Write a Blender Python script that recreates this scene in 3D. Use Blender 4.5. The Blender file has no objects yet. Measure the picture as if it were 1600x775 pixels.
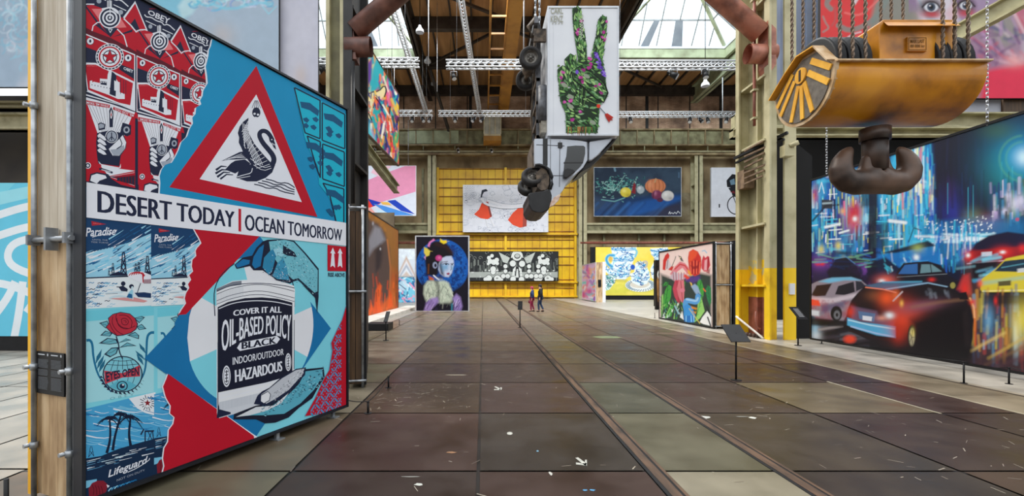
import bpy, bmesh, math, random
import numpy as np
from mathutils import Vector, Matrix
from mathutils.geometry import tessellate_polygon
random.seed(7); RNG = np.random.default_rng(11)
SC = bpy.context.scene; COL = SC.collection
# ------------------------------------------------------------ camera
F, CX, HZ, CH = 711.0, 755.0, 445.0, 1.7          # focal length (px), optical axis, horizon, eye height
cd = bpy.data.cameras.new('camera'); cam = bpy.data.objects.new('camera', cd); COL.objects.link(cam)
cam.location = (0, 0, CH); cam.rotation_euler = (math.pi/2, 0, 0)
cd.sensor_width = 36; cd.lens = F/1600*36; cd.shift_x = (800-CX)/1600; cd.shift_y = (HZ-387.5)/1600
cd.clip_start = .05; cd.clip_end = 400
SC.camera = cam
# ------------------------------------------------------------ world, light, exposure
wd = bpy.data.worlds.new('sky'); SC.world = wd; wd.use_nodes = True
bg = wd.node_tree.nodes['Background']; bg.inputs[1].default_value = 1.6
_tc = wd.node_tree.nodes.new('ShaderNodeTexCoord'); _sx = wd.node_tree.nodes.new('ShaderNodeSeparateXYZ'); _rp = wd.node_tree.nodes.new('ShaderNodeValToRGB')
wd.node_tree.links.new(_tc.outputs['Generated'], _sx.inputs[0]); wd.node_tree.links.new(_sx.outputs[2], _rp.inputs[0]); wd.node_tree.links.new(_rp.outputs[0], bg.inputs[0])
_rp.color_ramp.elements[0].position = .0; _rp.color_ramp.elements[0].color = (.10, .095, .09, 1); _rp.color_ramp.elements[1].position = .45; _rp.color_ramp.elements[1].color = (.93, .97, 1, 1)
sd = bpy.data.lights.new('sun', 'SUN'); sd.energy = 1.5; sd.angle = .35; sd.color = (1, .93, .82)
sun = bpy.data.objects.new('sun', sd); COL.objects.link(sun); sun.rotation_euler = (math.radians(42), 0, math.radians(-116))
SC.view_settings.view_transform = 'Standard'; SC.view_settings.look = 'None'
SC.view_settings.exposure = .36; SC.view_settings.gamma = 1; SC.view_settings.use_curve_mapping = False
SC.cycles.use_denoising = True; SC.cycles.max_bounces = 6; SC.cycles.diffuse_bounces = 4
def fill_lamp(name, x, y, z, sx, sy, energy, rx=0, rz=0, col=(.95, .98, 1)):
    l = bpy.data.lights.new(name, 'AREA'); l.shape = 'RECTANGLE'; l.size = sx; l.size_y = sy; l.energy = energy; l.color = col
    o = bpy.data.objects.new(name, l); COL.objects.link(o); o.location = (x, y, z); o.rotation_euler = (rx, 0, rz); return o
fill_lamp('added_end_wall_fill', 3, 25, 33, 22, 8, 21000, .85)  # added lamp above the view, tilted to brighten the end wall
# ------------------------------------------------------------ helpers
def lin(c):
    if isinstance(c, str): c = tuple(int(c[i:i+2], 16) for i in (0, 2, 4))
    return tuple((v/255/12.92 if v/255 <= .04045 else ((v/255+.055)/1.055)**2.4) for v in c[:3])
def PX(x, y, Z): return Vector(((x-CX)/F*Z, Z, CH-(y-HZ)/F*Z))
def G(y): return CH*F/(y-HZ)
def GP(x, y): return PX(x, y, G(y))
BASE = {}
def tag(o, label, cat, group=None):
    o['label'] = label; o['category'] = cat
    if group: o['group'] = group
    return o
def thing(name, label, cat, loc=(0, 0, 0), group=None):
    o = bpy.data.objects.new(name, None); COL.objects.link(o); o.empty_display_size = .2
    o.location = loc; BASE[o.name] = Vector(loc); return tag(o, label, cat, group)
def struct(o): o['kind'] = 'structure'; return o
MATS = {}
def pm(name, c1, c2=None, scale=3., rough=.55, metal=0., bump=0., stretch=(1, 1, 1), detail=6., contrast=(.35, .65), c3=None, spec=.5, emit=None):
    """procedural paint / metal / wood: two or three colours mixed by noise"""
    if name in MATS: return MATS[name]
    m = bpy.data.materials.new(name); m.use_nodes = True; nt = m.node_tree; b = nt.nodes['Principled BSDF']
    b.inputs['Roughness'].default_value = rough; b.inputs['Metallic'].default_value = metal
    b.inputs['Specular IOR Level'].default_value = spec
    c2 = c2 or tuple(max(0, v*.82) for v in c1)
    tc = nt.nodes.new('ShaderNodeTexCoord'); mp = nt.nodes.new('ShaderNodeMapping'); mp.inputs['Scale'].default_value = stretch
    nt.links.new(tc.outputs['Object'], mp.inputs[0])
    n = nt.nodes.new('ShaderNodeTexNoise'); n.inputs['Scale'].default_value = scale; n.inputs['Detail'].default_value = detail
    nt.links.new(mp.outputs[0], n.inputs[0])
    r = nt.nodes.new('ShaderNodeValToRGB'); e = r.color_ramp.elements
    e[0].position, e[1].position = contrast; e[0].color = lin(c2)+(1,); e[1].color = lin(c1)+(1,)
    if c3:
        k = e.new(.5*(contrast[0]+contrast[1])); k.color = lin(c3)+(1,)
    nt.links.new(n.outputs['Fac'], r.inputs[0]); nt.links.new(r.outputs[0], b.inputs['Base Color'])
    if bump:
        bp = nt.nodes.new('ShaderNodeBump'); bp.inputs['Strength'].default_value = bump; bp.inputs['Distance'].default_value = .02
        nt.links.new(n.outputs['Fac'], bp.inputs['Height']); nt.links.new(bp.outputs[0], b.inputs['Normal'])
    if emit:
        b.inputs['Emission Color'].default_value = lin(emit)+(1,); b.inputs['Emission Strength'].default_value = 1
    MATS[name] = m; return m
def colmat(name, rough=.5, noise=0., spec=.4, rvar=0., nscale=2., lo=.75, bump=0):
    """colour comes from the mesh's own painted colours, times a little wear"""
    if name in MATS: return MATS[name]
    m = bpy.data.materials.new(name); m.use_nodes = True; nt = m.node_tree; b = nt.nodes['Principled BSDF']
    a = nt.nodes.new('ShaderNodeAttribute'); a.attribute_name = 'Col'
    b.inputs['Roughness'].default_value = rough; b.inputs['Specular IOR Level'].default_value = spec
    if noise or rvar:
        tc = nt.nodes.new('ShaderNodeTexCoord'); n = nt.nodes.new('ShaderNodeTexNoise'); n.inputs['Scale'].default_value = nscale; n.inputs['Detail'].default_value = 9
        nt.links.new(tc.outputs['Object'], n.inputs[0])
        if noise:
            mr = nt.nodes.new('ShaderNodeMapRange'); mr.inputs[1].default_value = .3; mr.inputs[2].default_value = .7; mr.inputs[3].default_value = 1-noise; mr.inputs[4].default_value = 1+noise
            mx = nt.nodes.new('ShaderNodeVectorMath'); mx.operation = 'SCALE'
            nt.links.new(n.outputs['Fac'], mr.inputs[0]); nt.links.new(a.outputs['Color'], mx.inputs[0]); nt.links.new(mr.outputs[0], mx.inputs['Scale'])
            nt.links.new(mx.outputs[0], b.inputs['Base Color'])
        else: nt.links.new(a.outputs['Color'], b.inputs['Base Color'])
        if rvar:
            m2 = nt.nodes.new('ShaderNodeMapRange'); m2.inputs[1].default_value = .35; m2.inputs[2].default_value = .65; m2.inputs[3].default_value = rough-rvar; m2.inputs[4].default_value = rough+rvar
            nt.links.new(n.outputs['Fac'], m2.inputs[0]); nt.links.new(m2.outputs[0], b.inputs['Roughness'])
        if bump:
            bp = nt.nodes.new('ShaderNodeBump'); bp.inputs['Strength'].default_value = bump; bp.inputs['Distance'].default_value = .01
            nt.links.new(n.outputs['Fac'], bp.inputs['Height']); nt.links.new(bp.outputs[0], b.inputs['Normal'])
    else: nt.links.new(a.outputs['Color'], b.inputs['Base Color'])
    MATS[name] = m; return m
def glassmat(name, tint=(235, 245, 250), rough=.05, alpha=.12):
    m = bpy.data.materials.new(name); m.use_nodes = True; nt = m.node_tree; nt.nodes.remove(nt.nodes['Principled BSDF'])
    t = nt.nodes.new('ShaderNodeBsdfTransparent'); t.inputs[0].default_value = lin(tint)+(1,)
    g = nt.nodes.new('ShaderNodeBsdfGlossy'); g.inputs['Roughness'].default_value = rough
    x = nt.nodes.new('ShaderNodeMixShader'); x.inputs[0].default_value = alpha
    nt.links.new(t.outputs[0], x.inputs[1]); nt.links.new(g.outputs[0], x.inputs[2]); nt.links.new(x.outputs[0], nt.nodes['Material Output'].inputs[0])
    MATS[name] = m; return m
class MB:
    """collects simple solids into one mesh"""
    def __init__(s): s.v = []; s.f = []; s.m = []; s.s = []
    def add(s, vs, fs, m=0, smooth=False):
        k = len(s.v); s.v += [tuple(p) for p in vs]
        for f in fs: s.f.append([i+k for i in f]); s.m.append(m); s.s.append(smooth)
        return s
    def box(s, x0, x1, y0, y1, z0, z1, m=0):
        v = [(x0, y0, z0), (x1, y0, z0), (x1, y1, z0), (x0, y1, z0), (x0, y0, z1), (x1, y0, z1), (x1, y1, z1), (x0, y1, z1)]
        return s.add(v, [(0, 3, 2, 1), (4, 5, 6, 7), (0, 1, 5, 4), (1, 2, 6, 5), (2, 3, 7, 6), (3, 0, 4, 7)], m)
    def beam(s, p, q, w, h, m=0, up=(0, 0, 1)):
        p, q = Vector(p), Vector(q); d = (q-p).normalized(); u = Vector(up)
        if abs(d.dot(u)) > .98: u = Vector((1, 0, 0))
        r = d.cross(u).normalized(); u = r.cross(d).normalized(); r = r*w/2; u = u*h/2
        v = [a+sx*r+sy*u for a in (p, q) for sx, sy in ((-1, -1), (1, -1), (1, 1), (-1, 1))]
        return s.add(v, [(3, 2, 1, 0), (4, 5, 6, 7), (0, 1, 5, 4), (1, 2, 6, 5), (2, 3, 7, 6), (3, 0, 4, 7)], m)
    def ibeam(s, p, q, w, h, t=.04, m=0, up=(0, 0, 1)):
        p, q = Vector(p), Vector(q); d = (q-p).normalized(); u = Vector(up)
        if abs(d.dot(u)) > .98: u = Vector((0, 1, 0))
        r = d.cross(u).normalized(); u = r.cross(d).normalized()
        s.beam(p, q, t, h, m, u)
        for k in (-1, 1): s.beam(p+u*k*(h/2-t/2), q+u*k*(h/2-t/2), w, t, m, u)
        return s
    def ring(s, c, d, r, n, ref=None):
        d = Vector(d).normalized(); u = Vector(ref) if ref else (Vector((0, 0, 1)) if abs(d.z) < .9 else Vector((1, 0, 0)))
        a = d.cross(u).normalized(); b = d.cross(a).normalized()
        rx, ry = r if isinstance(r, tuple) else (r, r)
        return [Vector(c)+a*rx*math.cos(2*math.pi*i/n)+b*ry*math.sin(2*math.pi*i/n) for i in range(n)]
    def loft(s, rings, m=0, smooth=True, cap=True):
        n = len(rings[0]); vs = [p for r in rings for p in r]; fs = []
        for j in range(len(rings)-1):
            for i in range(n): fs.append((j*n+i, j*n+(i+1) % n, (j+1)*n+(i+1) % n, (j+1)*n+i))
        s.add(vs, fs, m, smooth)
        if cap:
            s.add(rings[0], [tuple(range(n))[::-1]], m); s.add(rings[-1], [tuple(range(n))], m)
        return s
    def cyl(s, p, q, r, n=12, m=0, r2=None, cap=True, smooth=True):
        p, q = Vector(p), Vector(q); d = q-p
        return s.loft([s.ring(p, d, r, n), s.ring(q, d, r if r2 is None else r2, n)], m, smooth, cap)
    def tube(s, pts, r, n=8, m=0, cap=True):
        pts = [Vector(p) for p in pts]; rings = []; ref = None
        for i, p in enumerate(pts):
            d = pts[min(i+1, len(pts)-1)]-pts[max(i-1, 0)]
            rr = r[i] if isinstance(r, (list, tuple)) else r
            if ref is None:
                ref = Vector((0, 0, 1)) if abs(d.normalized().z) < .9 else Vector((0, 1, 0))
            rings.append(s.ring(p, d, rr, n, ref))
        return s.loft(rings, m, True, cap)
    def prism(s, pts, vec, m=0, smooth=False):
        pts = [Vector(p) for p in pts]; vec = Vector(vec); n = len(pts)
        tris = tessellate_polygon([pts])
        vs = pts+[p+vec for p in pts]
        s.add(vs, [tuple(t) for t in tris]+[tuple(i+n for i in t) for t in tris], m)
        s.add(vs, [(i, (i+1) % n, (i+1) % n+n, i+n) for i in range(n)], m, smooth); return s
    def lathe(s, prof, o, axis, n=20, m=0, cap=False):
        o, axis = Vector(o), Vector(axis).normalized()
        return s.loft([s.ring(o+axis*h, axis, max(r, 1e-4), n) for r, h in prof], m, True, cap)
    def ball(s, c, r, n=12, m=0, sc=(1, 1, 1)):
        rg = []
        for j in range(n//2+1):
            t = math.pi*j/(n//2); rg.append([Vector(c)+Vector((r*sc[0]*math.sin(t)*math.cos(2*math.pi*i/n), r*sc[1]*math.sin(t)*math.sin(2*math.pi*i/n), r*sc[2]*math.cos(t))) for i in range(n)])
        return s.loft(rg, m, True, False)
    def build(s, name, mats, parent=None, bevel=0, world=True, clean=True):
        if not isinstance(mats, (list, tuple)): mats = [mats]
        me = bpy.data.meshes.new(name); V = np.array(s.v, dtype=float)
        if parent is not None: off = BASE[parent.name] if world else Vector((0, 0, 0))
        else:
            lo, hi = V.min(0), V.max(0); off = Vector(((lo[0]+hi[0])/2, (lo[1]+hi[1])/2, lo[2])) if world else Vector((0, 0, 0))
        V = V-np.array(off)
        me.from_pydata(V.tolist(), [], s.f)
        for m in mats: me.materials.append(m)
        me.polygons.foreach_set('material_index', s.m); me.polygons.foreach_set('use_smooth', s.s)
        if clean:
            bm = bmesh.new(); bm.from_mesh(me); bmesh.ops.remove_doubles(bm, verts=bm.verts, dist=1e-5)
            bmesh.ops.recalc_face_normals(bm, faces=bm.faces); bm.to_mesh(me); bm.free()
        o = bpy.data.objects.new(name, me); COL.objects.link(o)
        if parent is not None: o.parent = parent; BASE[o.name] = BASE[parent.name] if world else Vector((0, 0, 0))
        else: o.location = off; BASE[o.name] = off
        if bevel:
            b = o.modifiers.new('bevel', 'BEVEL'); b.width = bevel; b.segments = 2; b.limit_method = 'ANGLE'
        return o
def copy_tree(o, parent=None):
    c = o.copy(); COL.objects.link(c)
    if parent is not None: c.parent = parent
    for ch in list(o.children): copy_tree(ch, c)
    return c
# ------------------------------------------------------------ painting on upright planes
ARTK = .93
class Plane:
    """upright plane from P0 (left foot seen from the front) to P1; u runs along it, v is the height"""
    def __init__(s, P0, P1, z0, z1):
        s.o = Vector((P0[0], P0[1], 0)); d = Vector((P1[0]-P0[0], P1[1]-P0[1], 0)); s.W = d.length; s.d = d.normalized()
        s.n = Vector((s.d.y, -s.d.x, 0)); s.z0, s.z1 = z0, z1
    def uv(s, x, y):
        r = Vector(((x-CX)/F, 1, -(y-HZ)/F)); den = r.dot(s.n)
        t = (s.o-Vector((0, 0, CH))).dot(s.n)/den
        p = Vector((0, 0, CH))+r*t; return ((p-s.o).dot(s.d), p.z)
    def at(s, u, v, k=0.): return s.o+s.d*u+Vector((0, 0, v))+s.n*k
    def box(s, mb, u0, u1, v0, v1, k0, k1, m=0):
        vs = [s.at(u, v, k) for k in (k0, k1) for u, v in ((u0, v0), (u1, v0), (u1, v1), (u0, v1))]
        mb.add(vs, [(0, 1, 2, 3), (7, 6, 5, 4), (0, 4, 5, 1), (1, 5, 6, 2), (2, 6, 7, 3), (3, 7, 4, 0)], m); return mb
def frontal(x0, x1, y0, y1, Z):
    a, b = PX(x0, y1, Z), PX(x1, y0, Z); return Plane((a.x, Z), (b.x, Z), a.z, b.z)
_glyph = {}
def glyphs(txt, bold=0., shear=0., space=1.):
    key = (txt, bold, shear, space)
    if key in _glyph: return _glyph[key]
    cu = bpy.data.curves.new('lettering', 'FONT'); cu.body = txt; cu.offset = bold; cu.shear = shear; cu.resolution_u = 3; cu.space_character = space
    o = bpy.data.objects.new('lettering', cu); COL.objects.link(o); bpy.context.view_layer.update()
    me = o.evaluated_get(bpy.context.evaluated_depsgraph_get()).to_mesh()
    me.calc_loop_triangles()
    V = np.array([v.co[:2] for v in me.vertices]); T = [tuple(t.vertices) for t in me.loop_triangles]
    lo, hi = V.min(0), V.max(0); V = (V-lo)/(hi-lo)
    bpy.data.objects.remove(o); bpy.data.curves.remove(cu)
    _glyph[key] = (V, T); return V, T
class Art:
    """flat shapes in layers, a fraction of a millimetre apart, on a Plane; points are given on the photograph"""
    def __init__(s, pl, step=.0001, m=None):
        s.p = pl; s.v = []; s.f = []; s.c = []; s.k = .002; s.step = step; s.sh = (0, 0); s.m = m or (lambda x, y: (x, y)); s.clipu = None; s.kbase = .002; s.n = 0; s.bb = np.zeros((30000, 4)); s.ly = np.zeros(30000); s.ci = np.zeros((30000, 3))
    def U(s, pts): 
        out = []
        for x, y in pts:
            u, v = s.p.uv(*s.m(x, y)); out.append((u+s.sh[0], v+s.sh[1]))
        return out
    def tri(s, t, col):
        lim = s.clipu or (0, s.p.W, s.p.z0, s.p.z1)
        if not all(lim[0] <= u <= lim[1] and lim[2] <= v <= lim[3] for u, v in t):
            for ax, sg, b in ((0, 1, lim[0]), (0, -1, lim[1]), (1, 1, lim[2]), (1, -1, lim[3])):
                o = []
                for i in range(len(t)):
                    a, c = t[i-1], t[i]; ia, ic = sg*(a[ax]-b) >= 0, sg*(c[ax]-b) >= 0
                    if ia != ic:
                        q = (b-a[ax])/(c[ax]-a[ax]); o.append((a[0]+(c[0]-a[0])*q, a[1]+(c[1]-a[1])*q))
                    if ic: o.append(c)
                t = o
                if len(t) < 3: return
        k = len(s.v); s.v += [s.p.at(u, v, s.dep) for u, v in t]; s.f.append(tuple(range(k, k+len(t)))); s.c.append(col)
    def lay(s, pts, c):
        """a shape lies just above whatever it covers"""
        p = np.array(pts); b = (p[:, 0].min(), p[:, 0].max(), p[:, 1].min(), p[:, 1].max()); n = s.n; B = s.bb[:n]
        m = (B[:, 0] < b[1]) & (B[:, 1] > b[0]) & (B[:, 2] < b[3]) & (B[:, 3] > b[2]); L = 0
        if m.any(): L = (s.ly[:n][m]+np.where(np.any(np.abs(s.ci[:n][m]-np.array(c)) > 1e-4, 1), 1, .13)).max()
        s.bb[n] = b; s.ly[n] = L; s.ci[n] = c; s.n += 1; s.dep = s.kbase+L*s.step
    def polyu(s, pts, col, up=True):
        c = tuple(min(.92, v*ARTK) for v in lin(col)); s.lay(pts, c)
        q = [Vector((u, v, 0)) for u, v in pts]
        for t in tessellate_polygon([q]): s.tri([pts[i] for i in t], c)
        return s
    def poly(s, pts, col, up=True): return s.polyu(s.U(pts), col, up)
    def ellu(s, cu, cv, ru, rv, col, n=28, rot=0., up=True):
        c, sn = math.cos(rot), math.sin(rot)
        return s.polyu([(cu+ru*math.cos(a)*c-rv*math.sin(a)*sn, cv+ru*math.cos(a)*sn+rv*math.sin(a)*c) for a in [2*math.pi*i/n for i in range(n)]], col, up)
    def ell(s, x, y, rx, ry, col, n=28, rot=0., up=True):
        c, sn = math.cos(rot), math.sin(rot)
        return s.poly([(x+rx*math.cos(a)*c-ry*math.sin(a)*sn, y+rx*math.cos(a)*sn+ry*math.sin(a)*c) for a in [2*math.pi*i/n for i in range(n)]], col, up)
    def stroke(s, pts, w, col, w2=None, up=True, smooth=0):
        pts = [Vector(p) for p in pts]
        for _ in range(smooth):
            q = [pts[0]]
            for a, b in zip(pts, pts[1:]): q += [a*.75+b*.25, a*.25+b*.75]
            pts = q+[pts[-1]]
        n = len(pts); L = []; R = []
        for i, p in enumerate(pts):
            d = (pts[min(i+1, n-1)]-pts[max(i-1, 0)]); d = d.normalized() if d.length > 1e-9 else Vector((1, 0))
            nn = Vector((-d.y, d.x)); ww = (w if w2 is None else w+(w2-w)*i/(n-1))/2
            L.append(tuple(p+nn*ww)); R.append(tuple(p-nn*ww))
        for i in range(n-1): s.poly([L[i], L[i+1], R[i+1], R[i]], col, False)
        return s
    def text(s, t, quad, col, bold=.0, shear=0., arch=0., archt=0., space=1., up=True, fat=0.):
        V, T = glyphs(t, bold, shear, space)
        tl, tr, br, bl = s.U(quad); c = tuple(min(.92, v*ARTK) for v in lin(col)); P = []
        for a, b in V:
            lo = (bl[0]+(br[0]-bl[0])*a, bl[1]+(br[1]-bl[1])*a+arch*4*a*(1-a)); hi = (tl[0]+(tr[0]-tl[0])*a, tl[1]+(tr[1]-tl[1])*a+archt*4*a*(1-a))
            P.append((lo[0]+(hi[0]-lo[0])*b, lo[1]+(hi[1]-lo[1])*b))
        s.lay(P, c)
        for f in ((0, 0), (fat, 0), (-fat, 0)) if fat else ((0, 0),):
            s.dep += s.step*.2
            for i, j, k in T: s.tri([(P[q][0]+f[0], P[q][1]) for q in (i, j, k)], c)
        return s
    def build(s, name, parent, mat=None):
        me = bpy.data.meshes.new(name); off = np.array(BASE[parent.name])
        me.from_pydata((np.array([tuple(p) for p in s.v])-off).tolist(), [], s.f)
        a = me.color_attributes.new('Col', 'FLOAT_COLOR', 'CORNER'); C = []
        for f, c in zip(s.f, s.c): C += list(c+(1.,))*len(f)
        a.data.foreach_set('color', C)
        me.materials.append(mat or colmat('mural_paint', .6, .04, .2))
        o = bpy.data.objects.new(name, me); COL.objects.link(o); o.parent = parent; BASE[o.name] = BASE[parent.name]; return o
def vnoise(x, y, seed=0, oct=4):
    """smooth value noise on arrays"""
    r = np.random.default_rng(seed); tot = np.zeros_like(x); amp = 1.; den = 0
    for o in range(oct):
        t = r.random((64, 64)); xi = np.floor(x).astype(int); yi = np.floor(y).astype(int); fx = x-xi; fy = y-yi
        fx = fx*fx*(3-2*fx); fy = fy*fy*(3-2*fy)
        g = lambda a, b: t[(xi+a) % 64, (yi+b) % 64]
        tot += amp*((g(0, 0)*(1-fx)+g(1, 0)*fx)*(1-fy)+(g(0, 1)*(1-fx)+g(1, 1)*fx)*fy); den += amp; amp *= .5; x = x*2+13.7; y = y*2+7.1
    return tot/den
class Canvas:
    """painterly picture: a fine grid on a Plane, painted with soft strokes; points are given on the photograph"""
    def __init__(s, pl, col, res=1.0, nu=None, nv=None, m=None, ws=1.):
        s.p = pl; s.m = m or (lambda x, y: (x, y)); s.ks = s.m(1, 0)[0]-s.m(0, 0)[0]; s.ws = ws
        c = [PXY(pl.at(u, v)) for u in (0, pl.W) for v in (pl.z0, pl.z1)]
        s.nu = nu or max(8, int(abs(c[2][0]-c[0][0])*res)); s.nv = nv or max(8, int(max(abs(c[1][1]-c[0][1]), abs(c[3][1]-c[2][1]))*res*.85))
        u = np.linspace(0, pl.W, s.nu+1)[None, :].repeat(s.nv+1, 0); v = np.linspace(pl.z0, pl.z1, s.nv+1)[:, None].repeat(s.nu+1, 1)
        s.P = np.array(pl.o)[None, None]+u[..., None]*np.array(pl.d)+v[..., None]*np.array((0, 0, 1.))
        s.X = CX+F*s.P[..., 0]/s.P[..., 1]; s.Y = HZ-F*(s.P[..., 2]-CH)/s.P[..., 1]
        s.C = np.zeros(s.X.shape+(3,)); s.C[:] = lin(col)
    def win(s, x0, y0, x1, y1):
        m = (s.X >= x0) & (s.X <= x1) & (s.Y >= y0) & (s.Y <= y1)
        r = np.where(m.any(1))[0]; c = np.where(m.any(0))[0]
        if not len(r): return None
        return slice(r[0], r[-1]+1), slice(c[0], c[-1]+1)
    def mix(s, w, a, col):
        a = np.clip(a, 0, 1)[..., None]; s.C[w] = s.C[w]*(1-a)+np.array(lin(col))*a
    def poly(s, pts, col, a=1., soft=.7):
        pts = [s.m(*p) for p in pts]; xs, ys = [p[0] for p in pts], [p[1] for p in pts]; b = soft*2+1
        w = s.win(min(xs)-b, min(ys)-b, max(xs)+b, max(ys)+b)
        if w is None: return s
        X, Y = s.X[w], s.Y[w]; ins = np.zeros(X.shape, bool); D = np.full(X.shape, 1e9)
        for (x0, y0), (x1, y1) in zip(pts, pts[1:]+pts[:1]):
            cr = ((y0 > Y) != (y1 > Y)) & (X < (x1-x0)*(Y-y0)/((y1-y0) or 1e-9)+x0); ins ^= cr
            dx, dy = x1-x0, y1-y0; L = dx*dx+dy*dy or 1e-9; t = np.clip(((X-x0)*dx+(Y-y0)*dy)/L, 0, 1)
            D = np.minimum(D, (X-x0-t*dx)**2+(Y-y0-t*dy)**2)
        D = np.sqrt(D)*np.where(ins, 1, -1)
        s.mix(w, a*np.clip(.5+D/(2*soft), 0, 1), col); return s
    def ell(s, x, y, rx, ry, col, a=1., soft=.15, rot=0.):
        x, y = s.m(x, y); rx, ry = rx*s.ks, ry*s.ks; R = max(rx, ry)*(1+soft)+1; w = s.win(x-R, y-R, x+R, y+R)
        if w is None: return s
        X, Y = s.X[w]-x, s.Y[w]-y; c, sn = math.cos(rot), math.sin(rot)
        d = np.sqrt(((X*c+Y*sn)/rx)**2+((-X*sn+Y*c)/ry)**2)
        s.mix(w, a*np.clip((1+soft-d)/(2*soft), 0, 1), col); return s
    def glow(s, x, y, rx, ry, col, a=1., rot=0.):
        x, y = s.m(x, y); rx, ry = rx*s.ks, ry*s.ks; R = max(rx, ry)*2.2; w = s.win(x-R, y-R, x+R, y+R)
        if w is None: return s
        X, Y = s.X[w]-x, s.Y[w]-y; c, sn = math.cos(rot), math.sin(rot)
        s.mix(w, a*np.exp(-((X*c+Y*sn)/rx)**2-((-X*sn+Y*c)/ry)**2), col); return s
    def stroke(s, pts, wd, col, a=1., soft=.6, w2=None, smooth=0):
        pts = [s.m(*p) for p in pts]; wd *= s.ws; w2 = w2*s.ws if w2 is not None else None
        for _ in range(smooth):
            q = [pts[0]]
            for (x0, y0), (x1, y1) in zip(pts, pts[1:]): q += [(x0*.75+x1*.25, y0*.75+y1*.25), (x0*.25+x1*.75, y0*.25+y1*.75)]
            pts = q+[pts[-1]]
        w2 = wd if w2 is None else w2; xs, ys = [p[0] for p in pts], [p[1] for p in pts]; b = max(wd, w2)+soft*2+1
        w = s.win(min(xs)-b, min(ys)-b, max(xs)+b, max(ys)+b)
        if w is None: return s
        X, Y = s.X[w], s.Y[w]; A = np.zeros(X.shape); n = len(pts)-1
        for i in range(n):
            (x0, y0), (x1, y1) = pts[i], pts[i+1]; dx, dy = x1-x0, y1-y0; L = dx*dx+dy*dy or 1e-9
            t = np.clip(((X-x0)*dx+(Y-y0)*dy)/L, 0, 1); d = np.sqrt((X-x0-t*dx)**2+(Y-y0-t*dy)**2)
            r = (wd+(w2-wd)*(i+t)/n)/2; A = np.maximum(A, np.clip(.5+(r-d)/(2*soft), 0, 1))
        s.mix(w, a*A, col); return s
    def streaks(s, x0, y0, x1, y1, n, cols, ln=(8, 25), wd=(1, 2.5), ang=math.pi/2, jit=.1, a=(.3, .9), soft=1.):
        mm, s.m = s.m, (lambda x, y: (x, y)); w0, s.ws = s.ws, 1.
        for _ in range(n):
            x, y = random.uniform(x0, x1), random.uniform(y0, y1); L = random.uniform(*ln); t = ang+random.gauss(0, jit)
            s.stroke([(x-L/2*math.cos(t), y-L/2*math.sin(t)), (x+L/2*math.cos(t), y+L/2*math.sin(t))], random.uniform(*wd), random.choice(cols), random.uniform(*a), soft)
        s.m, s.ws = mm, w0; return s
    def wash(s, fx, fy, seed, col, a=.5, lo=.45, hi=.7, box=None, ell=None):
        w = s.win(*box) if box else (slice(None), slice(None))
        if w is None: return s
        n = vnoise(s.X[w]*fx+500, s.Y[w]*fy+500, seed); A = a*np.clip((n-lo)/(hi-lo), 0, 1)
        if ell: A = A*np.clip((1-np.hypot((s.X[w]-ell[0])/ell[2], (s.Y[w]-ell[1])/ell[3]))*20, 0, 1)
        s.mix(w, A, col); return s
    def build(s, name, parent, mat=None, k=.004):
        me = bpy.data.meshes.new(name); off = np.array(BASE[parent.name])
        V = (s.P+np.array(s.p.n)*k-off).reshape(-1, 3); nu, nv = s.nu+1, s.nv+1
        i = (np.arange(nv-1)[:, None]*nu+np.arange(nu-1)[None]).ravel(); Q = np.stack([i, i+1, i+nu+1, i+nu], 1)
        me.vertices.add(len(V)); me.vertices.foreach_set('co', V.ravel()); me.loops.add(Q.size); me.loops.foreach_set('vertex_index', Q.ravel())
        me.polygons.add(len(Q)); me.polygons.foreach_set('loop_start', np.arange(len(Q))*4)
        me.update(calc_edges=True); me.validate()
        a = me.color_attributes.new('Col', 'FLOAT_COLOR', 'POINT')
        a.data.foreach_set('color', np.concatenate([np.minimum(s.C*ARTK, .92).reshape(-1, 3), np.ones((len(V), 1))], 1).ravel().astype(np.float32))
        me.materials.append(mat or colmat('mural_paint', .6, .04, .2))
        o = bpy.data.objects.new(name, me); COL.objects.link(o); o.parent = parent; BASE[o.name] = BASE[parent.name]; return o
def PXY(p): return (CX+F*p.x/p.y, HZ-F*(p.z-CH)/p.y)
# ============================================================ materials
olive = pm('olive_paint', (190, 182, 146), (150, 141, 106), 1.6, .5, contrast=(.28, .6), c3=(178, 170, 134))
olive_far = pm('weathered_olive', (150, 148, 112), (96, 88, 62), 1.2, .6, contrast=(.3, .65))
sage = pm('sage_paint', (176, 184, 150), (128, 130, 102), .8, .55, contrast=(.25, .6))
yellowp = pm('yellow_paint', (238, 196, 24), (196, 150, 22), 1.6, .5, contrast=(.28, .5))
redp = pm('oxide_red_paint', (160, 92, 74), (118, 66, 52), 3, .6)
rustpipe = pm('oxide_pipe', (186, 120, 98), (120, 72, 58), 2.4, .45, contrast=(.3, .6))
darkpipe = pm('brown_pipe', (132, 88, 76), (74, 46, 40), 2.4, .45, contrast=(.3, .65))
black = pm('black_steel', (22, 22, 25), (14, 14, 16), 6, .5, spec=.3)
darksteel = pm('dark_grey_steel', (42, 40, 40), (24, 22, 22), 2, .55)
cloth = pm('black_cloth', (13, 13, 15), (8, 8, 10), 1.5, .9)
galv = pm('galvanised_tube', (172, 176, 180), (128, 132, 138), 8, .35, .6)
alu = pm('aluminium_truss', (214, 216, 218), (180, 182, 184), 4, .4, .3)
white = pm('white_board', (226, 228, 232), (212, 214, 220), 1, .6)
darkwood = pm('charred_wood', (92, 66, 40), (48, 34, 22), 3, .6, stretch=(6, 6, .5), contrast=(.3, .7))
woodm = pm('pale_wood', (206, 180, 144), (150, 120, 86), 1.6, .6, stretch=(5, 5, 1.1), contrast=(.34, .66), c3=(186, 156, 118))
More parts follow.
